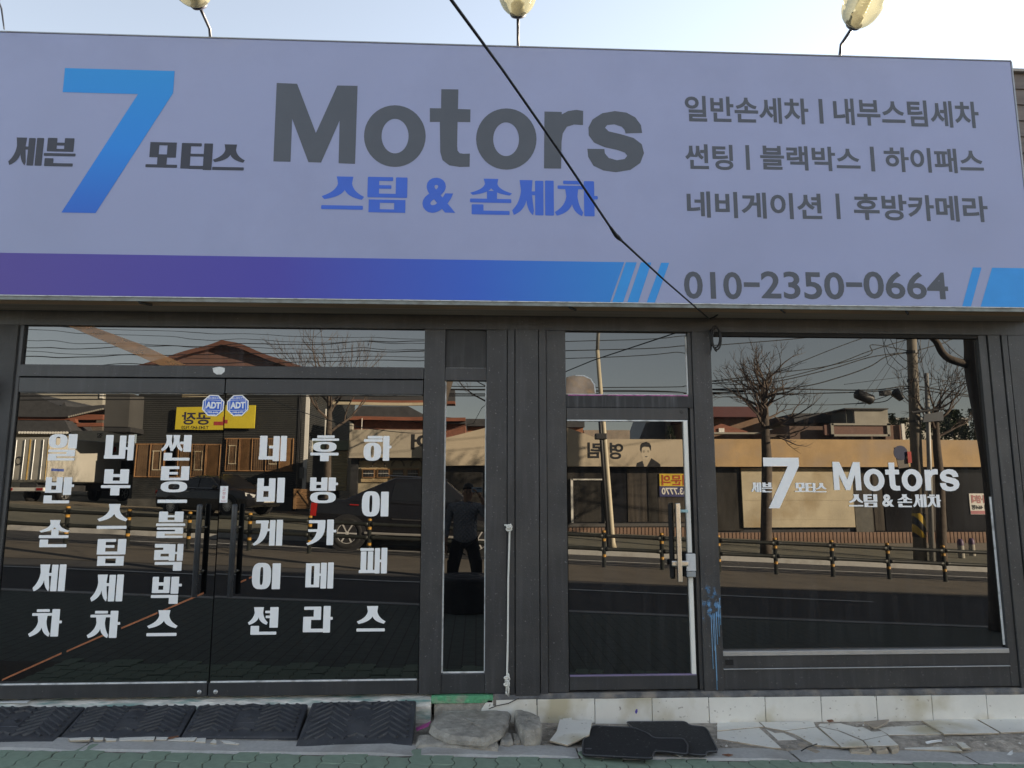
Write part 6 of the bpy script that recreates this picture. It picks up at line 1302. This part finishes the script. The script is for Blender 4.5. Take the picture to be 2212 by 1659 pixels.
# ================================================================== vehicles
car_k = mat('black_car_paint', (0.010, 0.010, 0.012), 0.25, 0.1, 2, spec=0.5, coat=0.25); tint = mat('tinted_car_glass', (0.012, 0.013, 0.015), 0.08, 0.1, spec=0.7); chrome = mat('chrome_trim', (0.6, 0.6, 0.6), 0.2, 0.05, metal=1.0)
tyre_m = mat('tyre', (0.018, 0.018, 0.018), 0.8, 0.2, 10); rim_m = mat('alloy_rim', (0.55, 0.54, 0.52), 0.4, 0.1, 10, metal=0.2); lamp_r = mat('tail_lens', (0.35, 0.015, 0.012), 0.25, 0.1); lamp_w = mat('head_lens', (0.6, 0.6, 0.58), 0.15, 0.1); truck_w = mat('truck_white', (0.44, 0.42, 0.37), 0.5, 0.06, 1)
def wheel(root, M, x, y, r, w, spokes=10):
    c = Vector((x, y, r)); s = 1 if y > 0 else -1; ax = Vector((0, s, 0))
    mb = MB().lathe(c - ax * w / 2, ax, [(r * .62, 0), (r * .92, 0), (r, w * .15), (r, w * .85), (r * .92, w), (r * .64, w), (r * .62, w * .8)], 28); t = mb.xform(M).build('wheel', tyre_m, root, smooth=True)
    mb = MB().lathe(c, ax, [(r * .63, w * .42), (r * .60, w * .30), (r * .30, w * .20), (.001, w * .20)], 24); mb.xform(M).build('rim_dish', mat('rim_dark', (0.04, 0.04, 0.042), 0.4, 0.1), t, smooth=True)
    mb = MB()
    for k in range(spokes):
        a = 2 * math.pi * k / spokes; d = Vector((math.cos(a), 0, math.sin(a))); e = Vector((-math.sin(a), 0, math.cos(a)))
        p = [c + ax * w * .38 + d * r * .10 + e * r * .035, c + ax * w * .38 + d * r * .10 - e * r * .035, c + ax * w * .42 + d * r * .61 - e * r * .05, c + ax * w * .42 + d * r * .61 + e * r * .05]
        mb.prism(p, ax * .02)
    mb.lathe(c, ax, [(r * .64, w * .40), (r * .64, w * .46), (r * .60, w * .46), (r * .60, w * .40)], 28); mb.lathe(c, ax, [(.001, w * .48), (r * .12, w * .46), (r * .13, w * .35)], 14)
    mb.xform(M).build('rim', rim_m, t)
def body_ring(x, w, zb, zt, sh=.06):
    zm = zb + (zt - zb) * .55
    return [(x, -w + .05, zb), (x, w - .05, zb), (x, w, zb + .12), (x, w + .015, zm), (x, w - .03, zt - sh), (x, w - .16, zt), (x, -w + .16, zt), (x, -w + .03, zt - sh), (x, -w - .015, zm), (x, -w, zb + .12)]
def car(root, M, st, gh, sidewin, wheels, r, spokes, pan=None):
    MB().loft([body_ring(*s) for s in st]).xform(M).build('body', car_k, root, smooth=False, bevel=.025)
    MB().loft([[(x, -wb, zb), (x, wb, zb), (x, wt, zt), (x, wt - .08, zt + .02), (x, -wt + .08, zt + .02), (x, -wt, zt)] for x, wb, zb, wt, zt in gh]).xform(M).build('cabin', car_k, root, bevel=.02)
    for y in (-1, 1):
        for poly in sidewin:
            q = [Vector((x, y * (wv + .012), z)) for x, wv, z in poly]; MB().prism(q, (0, y * .006, 0)).xform(M).build('side_window', tint, root)
    for x in wheels:
        for y in (-1, 1):
            wv = st[len(st) // 2][1]
            c = Vector((x, y * (wv - .19), r)); MB().lathe(c, (0, y, 0), [(.001, .20), (r * 1.17, .20), (r * 1.17, .0)], 24).xform(M).build('wheel_arch', print_k, root)
            wheel(root, M, x, y * (wv - .09), r, .22, spokes)
# sedan in the forecourt
cx = R(470, 1110, 22.6).x; Ms = Matrix.Translation((cx, -22.6, gz(cx, 22.6) + .05)) @ Matrix.Rotation(math.radians(27), 4, 'Z')
sed = thing('sedan_car', Ms.translation, 'black sedan parked in the forecourt of the black house', 'car')
st = [(-2.42, .70, .45, .92), (-2.3, .84, .30, 1.0), (-1.6, .90, .22, 1.04), (-.4, .91, .20, 1.0), (.8, .91, .20, .96), (1.5, .90, .22, .92), (2.2, .84, .26, .78), (2.42, .66, .35, .66)]
gh = [(-2.0, .70, .96, .60, 1.0), (-1.2, .78, .96, .60, 1.36), (-.3, .80, .95, .62, 1.46), (.35, .80, .94, .61, 1.42), (1.25, .78, .90, .62, .95)]
sw = [[(-1.45, .76, 1.04), (-1.05, .66, 1.32), (-.25, .67, 1.40), (-.22, .79, 1.02)], [(-.18, .79, 1.02), (-.2, .67, 1.40), (.3, .66, 1.37), (.85, .755, 1.0)]]
car(sed, Ms, st, gh, sw, (-1.42, 1.38), .34, 14)
for y in (-1, 1):
    MB().prism([(2.12, y * .84, .66), (2.36, y * .66, .60), (2.36, y * .60, .70), (2.05, y * .80, .78)], (.02, y * .02, .01)).xform(Ms).build('headlight', lamp_w, sed); MB().prism([(-2.36, y * .60, .78), (-2.36, y * .82, .80), (-2.30, y * .84, .93), (-2.36, y * .6, .92)], (-.04, 0, 0)).xform(Ms).build('tail_light', lamp_r, sed)
    MB().tube([(-1.5, y * .80, 1.03), (-1.07, y * .69, 1.34), (-.22, y * .70, 1.415), (.33, y * .69, 1.39), (.9, y * .79, .99), (-1.5, y * .80, 1.03)], .010, 5).xform(Ms).build('window_trim', chrome, sed); MB().tube([(-.75, y * .93, .88), (-.5, y * .94, .88)], .012, 6).xform(Ms).build('door_handle', chrome, sed)
MB().box(2.40, 2.43, -.26, .26, .42, .54).xform(Ms).build('number_plate', truck_w, sed); MB().box(2.37, 2.42, -.4, .4, .56, .70).xform(Ms).build('grille', chrome, sed)
MB().box(.75, .90, -1.06, -.92, .98, 1.08).xform(Ms).build('wing_mirror', car_k, sed, bevel=.03); MB().box(.75, .90, .92, 1.06, .98, 1.08).xform(Ms).build('wing_mirror', car_k, sed, bevel=.03)
# pickup at the far kerb
PYY = 14.0; wx = R(760, 1150, PYY).x; Mp = Matrix.Translation((wx + 1.62, -PYY - .1, gz(wx + 1.6, PYY) - .09)) @ Matrix.Rotation(0.047, 4, 'Y')
pk = thing('pickup_truck', Mp.translation, 'black pickup with alloy wheels parked at the far kerb', 'pickup')
st = [(-2.62, .80, .55, 1.16), (-2.5, .92, .45, 1.20), (-1.6, .95, .40, 1.21), (-.4, .96, .36, 1.20), (.9, .96, .36, 1.20), (1.7, .95, .38, 1.18), (2.3, .92, .42, 1.08), (2.55, .76, .50, .95)]
gh = [(-1.75, .84, 1.18, .74, 1.22), (-.95, .84, 1.18, .70, 1.62), (-.55, .86, 1.18, .70, 1.80), (.3, .86, 1.17, .70, 1.83), (.75, .86, 1.17, .70, 1.78), (1.5, .86, 1.14, .74, 1.20)]
sw = [[(-.62, .83, 1.26), (-.55, .72, 1.70), (.12, .72, 1.74), (.14, .83, 1.26)], [(.2, .83, 1.26), (.18, .72, 1.74), (.68, .72, 1.72), (1.15, .82, 1.26)], [(-1.35, .80, 1.27), (-.95, .73, 1.52), (-.78, .73, 1.60), (-.72, .82, 1.27)]]
car(pk, Mp, st, gh, sw, (-1.62, 1.60), .40, 6)
for y in (-1, 1):
    MB().box(-2.56, -2.42, y * .93 - .06, y * .93 + .02, .78, 1.10).xform(Mp).build('tail_light', lamp_r, pk); MB().prism([(2.15, y * .92, .92), (2.5, y * .74, .88), (2.5, y * .70, 1.0), (2.1, y * .9, 1.06)], (.02, y * .02, .01)).xform(Mp).build('headlight', lamp_w, pk)
    MB().tube([(-.8, y * .66, 1.86), (.7, y * .66, 1.86)], .02, 6).xform(Mp).build('roof_rail', chrome, pk); MB().box(-1.2, 1.05, y * .99 - .03, y * .99 + .03, .40, .46).xform(Mp).build('side_step', pole_g, pk, bevel=.015)
    for z in (.62, .78): MB().box(-.55, 1.1, y * .975 - .012, y * .975 + .012, z, z + .03).xform(Mp).build('door_moulding', dframe, pk)
    MB().box(1.0, 1.18, y * 1.04 - .09, y * 1.04 + .09, 1.20, 1.38).xform(Mp).build('wing_mirror', car_k, pk, bevel=.04)
MB().box(-1.60, -1.38, .955, .972, 1.09, 1.115).xform(Mp).build('red_flash', lamp_r, pk)
# box truck
Rt = Matrix.Rotation(math.radians(-78), 4, 'Z'); ct = R(99, 1050, 25.5); Sc = Matrix.Scale(.87, 4); ct = Vector((ct.x, -25.5, 0)) - Rt @ Sc @ Vector((-3.2, 1.05, 0)); Mt = Matrix.Translation((ct.x, ct.y, gz(ct.x, 26) + .05)) @ Rt @ Sc
tk = thing('box_truck', Mt.translation, 'white box truck seen from its rear doors in the yard', 'truck')
MB().box(-3.2, 1.5, -1.05, 1.05, 1.0, 3.1).xform(Mt).build('cargo_box', truck_w, tk, bevel=.04); MB().box(-3.1, 2.9, -.45, .45, .55, .95).xform(Mt).build('chassis', dframe, tk)
yl_t = mat('yellow_seal', (0.55, 0.36, 0.08), 0.6, 0.1)
for y0, y1 in ((-.98, -.02), (.02, .98)):
    d = MB().box(-3.235, -3.205, y0, y1, 1.08, 3.0).xform(Mt).build('rear_door', truck_w, tk, bevel=.01)
    for yy in (y0 + .25, y1 - .25): MB().tube([(-3.26, yy, 1.1), (-3.26, yy, 2.98)], .022, 6).xform(Mt).build('lock_rod', alu, d)
    for (p, q) in (((y0, 1.08), (y0, 3.0)), ((y1, 1.08), (y1, 3.0))): MB().tube([(-3.24, p[0], p[1]), (-3.24, q[0], q[1])], .014, 5).xform(Mt).build('seal', yl_t, d)
MB().lathe((-3.26, -.5, 2.0), (-1, 0, 0), [(.20, 0), (.20, .01), (.16, .01), (.16, 0)], 24).xform(Mt).build('round_emblem', print_k, tk)
MB().box(-3.3, -3.15, -1.0, 1.0, .55, .72).xform(Mt).build('rear_bumper', print_w, tk)
for y in (-.8, .8): MB().box(-3.32, -3.30, y - .16, y + .16, .58, .70).xform(Mt).build('tail_light', lamp_r, tk)
mb = MB().prism([(1.6, -1.0, .7), (3.1, -1.0, .7), (3.15, -1.0, 1.3), (2.85, -1.0, 2.25), (2.6, -1.0, 2.4), (1.6, -1.0, 2.4)], (0, 2.0, 0)); mb.xform(Mt).build('cab', truck_w, tk, bevel=.06)
for y in (-1.006, 1.001): MB().prism([(1.8, y, 1.45), (2.95, y, 1.45), (2.72, y, 2.2), (1.8, y, 2.2)], (0, .005, 0)).xform(Mt).build('side_window', tint, tk)
for x in (-1.9, 2.3):
    for y in (-.85, .85): wheel(tk, Mt, x, y, .42, .26, 5)
MB().prism([(-3.0, 1.052, 1.5), (-2.2, 1.052, 1.5), (-2.2, 1.052, 1.62), (-3.0, 1.052, 1.62)], (0, .003, 0)).xform(Mt).build('side_marking', mat('blue_marking', (0.06, 0.10, 0.35), 0.6, 0.1), tk); MB().lathe((1.1, 1.052, 2.75), (0, 1, 0), [(.001, .004), (.16, .004), (.16, 0)], 18).xform(Mt).build('red_roundel', lamp_r, tk)
# wooden crate panel
ck = thing('wooden_crate', R(658, 1102, 24), 'brown planked crate with a diagonal brace beside the pickup', 'crate')
a, b = R(634, 1103, 24), R(685, 1059, 24); wd = mat('crate_wood', (0.26, 0.15, 0.07), 0.75, 0.25, 3, stretch=(.4, 3, 3))
for k in range(6): z0 = a.z + (b.z - a.z) * k / 6; MB().box(a.x, b.x, -24, -24.6, z0 + .006, z0 + (b.z - a.z) / 6 - .006).build('plank', wd, ck)
MB().box(a.x - .02, a.x + .08, -23.95, -24, a.z, b.z).build('batten', wd, ck); MB().box(b.x - .08, b.x + .02, -23.95, -24, a.z, b.z).build('batten', wd, ck); MB().prism([(a.x + .08, -23.96, b.z), (a.x + .2, -23.96, b.z), (b.x - .08, -23.96, a.z), (b.x - .2, -23.96, a.z)], (0, -.035, 0)).build('brace', wd, ck)
# ================================================================== the photographer, mirrored in the narrow pane
def skin(name, verts, edges, m, parent, root=0, lv=2):
    org = ORG[parent.name]; me = bpy.data.meshes.new(name); me.from_pydata([tuple(Vector(v[:3]) - org) for v in verts], edges, []); me.materials.append(m)
    o = bpy.data.objects.new(name, me); COL.objects.link(o); o.parent = parent; ORG[o.name] = org
    md = o.modifiers.new('skin', 'SKIN'); md.use_smooth_shade = True; md.branch_smoothing = .3
    if not me.skin_vertices: pass
    for i, v in enumerate(verts):
        r = v[3]; me.skin_vertices[0].data[i].radius = (r if not isinstance(r, tuple) else r[0], r if not isinstance(r, tuple) else r[1]); me.skin_vertices[0].data[i].use_root = (i == root)
    sb = o.modifiers.new('sub', 'SUBSURF'); sb.levels = lv; sb.render_levels = lv; return o
px, py, pz = -0.17, -5.62, gz(-.17, 5.6) - .09
skin_m = mat('skin', (0.36, 0.22, 0.15), 0.55, 0.05); knit = mat('grey_knit', (0.24, 0.25, 0.27), 0.9, 0.1, 30)
nt = knit.node_tree; pb = nt.nodes['Principled BSDF']; tcn = _node(nt, 'ShaderNodeTexCoord'); mp = _node(nt, 'ShaderNodeMapping'); mp.inputs['Rotation'].default_value = (0, math.radians(45), 0); nt.links.new(tcn.outputs['Object'], mp.inputs[0])
vo = _node(nt, 'ShaderNodeTexVoronoi'); vo.inputs['Scale'].default_value = 24; vo.inputs['Randomness'].default_value = 0.0; nt.links.new(mp.outputs[0], vo.inputs['Vector'])
bpn = _node(nt, 'ShaderNodeBump'); bpn.invert = True; bpn.inputs['Strength'].default_value = .9; bpn.inputs['Distance'].default_value = .02; nt.links.new(vo.outputs[0], bpn.inputs['Height']); nt.links.new(bpn.outputs[0], pb.inputs['Normal'])
denim = mat('black_cargo_cloth', (0.013, 0.014, 0.017), 0.85, 0.2, 12, bump=0.3, bscale=80); hair_m = mat('black_hair', (0.012, 0.011, 0.010), 0.6, 0.2, 40); shoe_m = mat('dark_shoe', (0.03, 0.03, 0.032), 0.6, 0.2)
person = thing('person', (px, py, pz), 'person in grey quilted sweater and black trousers holding up a phone', 'person')
def B(x, y, z): return (px + x, py + y, pz + z)
H = 1.70
hc = B(.045, .05, 1.585)
# one continuous body
V = [B(0, 0, .95) + ((.10,.08),), B(0, 0, 1.12) + ((.11, .085),), B(0, .01, 1.32) + ((.12, .085),), B(.01, .01, 1.42) + ((.10, .085),), B(.025, .02, 1.48) + (.055,), B(.04, .045, 1.545) + ((.062, .075),), B(.045, .05, 1.60) + ((.074, .088),), B(.045, .045, 1.66) + ((.062, .075),),
     B(-.20, 0, 1.38) + (.06,), B(-.27, .0, 1.12) + (.045,), B(-.285, .06, .90) + (.034,), B(-.285, .08, .82) + (.032,),
     B(.20, .0, 1.38) + (.06,), B(.34, .12, 1.24) + (.046,), B(.26, .27, 1.46) + (.034,), B(.225, .30, 1.535) + (.028,),
     B(-.10, 0, .88) + (.095,), B(-.17, .02, .50) + (.062,), B(-.20, -.01, .10) + (.045,), B(-.21, .10, .04) + (.04,),
     B(.10, 0, .88) + (.095,), B(.17, .02, .50) + (.062,), B(.20, -.01, .10) + (.045,), B(.21, .10, .04) + (.04,)]
E_b = [(0, 1), (1, 2), (2, 3), (3, 4), (4, 5), (5, 6), (6, 7), (2, 8), (8, 9), (9, 10), (10, 11), (2, 12), (12, 13), (13, 14), (14, 15), (0, 16), (16, 17), (17, 18), (18, 19), (0, 20), (20, 21), (21, 22), (22, 23)]
body = skin('body', V, E_b, skin_m, person)
SW = [B(0, 0, .80) + ((.18, .14),), B(0, 0, .95) + ((.195, .15),), B(0, .0, 1.25) + ((.20, .145),), B(0, .01, 1.38) + ((.165, .12),), B(.012, .014, 1.465) + ((.075, .075),), B(-.205, 0, 1.375) + (.082,), B(-.275, .0, 1.12) + (.066,), B(-.285, .06, .91) + (.050,), B(.205, 0, 1.375) + (.082,), B(.34, .12, 1.235) + (.066,), B(.265, .26, 1.44) + (.050,)]
skin('sweater', SW, [(0, 1), (1, 2), (2, 3), (3, 4), (3, 5), (5, 6), (6, 7), (3, 8), (8, 9), (9, 10)], knit, person)
TR = [B(0, 0, .98) + ((.165, .13),), B(-.10, 0, .86) + (.115,), B(-.17, .02, .50) + (.092,), B(-.20, -.01, .12) + (.078,), B(.10, 0, .86) + (.115,), B(.17, .02, .50) + (.092,), B(.20, -.01, .12) + (.078,)]
skin('trousers', TR, [(0, 1), (1, 2), (2, 3), (0, 4), (4, 5), (5, 6)], denim, person)
for s in (-1, 1):
    skin('shoe', [B(s * .205, -.06, .05) + (.05,), B(s * .21, .06, .045) + (.05,), B(s * .215, .17, .035) + (.042,)], [(0, 1), (1, 2)], shoe_m, person)
    MB().box(px + s * .205 - .05, px + s * .205 + .05, py - .06, py + .10, pz + .42, pz + .62).build('cargo_pocket', denim, person, bevel=.02)
hm = MB(); rings = []
c = Vector(B(.045, .034, 1.625))
for k in range(9):
    f = k / 8; zz_ = .115 * math.sin(f * math.pi / 2); rr_ = math.cos(f * math.pi / 2)
    rings.append([c + Vector((math.cos(t) * (.083 * rr_ + .002), math.sin(t) * (.098 * rr_ + .002) - .004, zz_ * .95 + .012 * math.sin(t * 5) * rr_ * .3 - (.05 * max(0, -math.sin(t)) * (1 - f)) + (.035 * max(0, math.sin(t)) * (1 - f)))) for t in [i * math.pi / 10 for i in range(20)]])
hm.loft(rings).build('hair', hair_m, person, smooth=True)
fc = Vector(B(.045, .05, 1.585))
for s in (-1, 1):
    MB().lathe(fc + Vector((s * .028, .083, .012)), (0, 1, 0), [(.001, .006), (.010, .004), (.011, 0)], 10).build('eye', print_k, person, smooth=True); MB().box(fc.x + s * .028 - .018, fc.x + s * .028 + .018, fc.y + .078, fc.y + .088, fc.z + .030, fc.z + .036).build('eyebrow', hair_m, person)
    MB().lathe(fc + Vector((s * .074, -.005, 0)), (s, .3, 0), [(.001, .016), (.014, .014), (.022, .004), (.018, -.01)], 10).build('ear', skin_m, person, smooth=True)
skin('nose', [tuple(fc + Vector((0, .088, .012))) + (.008,), tuple(fc + Vector((0, .102, -.014))) + (.013,)], [(0, 1)], skin_m, person, lv=1); MB().box(fc.x - .022, fc.x + .022, fc.y + .080, fc.y + .088, fc.z - .044, fc.z - .037).build('mouth', mat('lip', (0.25, 0.10, 0.08), 0.5, 0.05), person, bevel=.003)
# hands: palm and five separate fingers each
def hand(wrist, palm_dir, finger_dir, side_dir, curl, m=skin_m):
    w = Vector(wrist); fd = Vector(finger_dir).normalized(); sd_ = Vector(side_dir).normalized(); cd = Vector(palm_dir).normalized()
    k = w + fd * .085
    skin('palm', [tuple(w) + (.026,), tuple(w + fd * .045) + ((.036, .018),), tuple(k) + ((.038, .015),)], [(0, 1), (1, 2)], m, person, lv=1)
    for i, ln in enumerate((.070, .078, .072, .058)):
        b = k + sd_ * (.030 - .020 * i); p1 = b + (fd * math.cos(curl * .5) + cd * math.sin(curl * .5)) * ln * .45; p2 = p1 + (fd * math.cos(curl * 1.2) + cd * math.sin(curl * 1.2)) * ln * .33; p3 = p2 + (fd * math.cos(curl * 1.9) + cd * math.sin(curl * 1.9)) * ln * .25
        skin('finger', [tuple(b - fd * .012) + (.0095,), tuple(p1) + (.009,), tuple(p2) + (.0082,), tuple(p3) + (.007,)], [(0, 1), (1, 2), (2, 3)], m, person, lv=1)
    t0 = w + fd * .03 + sd_ * .026; skin('thumb', [tuple(t0) + (.012,), tuple(t0 + sd_ * .03 + fd * .025 + cd * .01) + (.0105,), tuple(t0 + sd_ * .035 + fd * .06 + cd * .018) + (.009,)], [(0, 1), (1, 2)], m, person, lv=1)
hand(B(-.285, .075, .84), (.6, .8, 0), (0.05, .1, -1), (.3, .9, .1), .55)
hand(B(.225, .30, 1.52), (-1, .3, 0), (-.45, .35, .80), (-.5, .6, .6), .9)
ph = thing('phone', (0.0, -5.262, CAM_H - .04), 'pale blue smartphone held up by the person', 'phone')
MB().box(-.075, .078, -5.268, -5.258, CAM_H - .036, CAM_H + .036).build('phone_body', mat('phone_blue', (0.35, 0.45, 0.52), 0.3, 0.05), ph, bevel=.004)
for k in range(3): MB().lathe((.055 - .024 * k, -5.258, CAM_H + .018), (0, 1, 0), [(.001, .002), (.009, .002), (.009, 0)], 12).build('lens', print_k, ph)
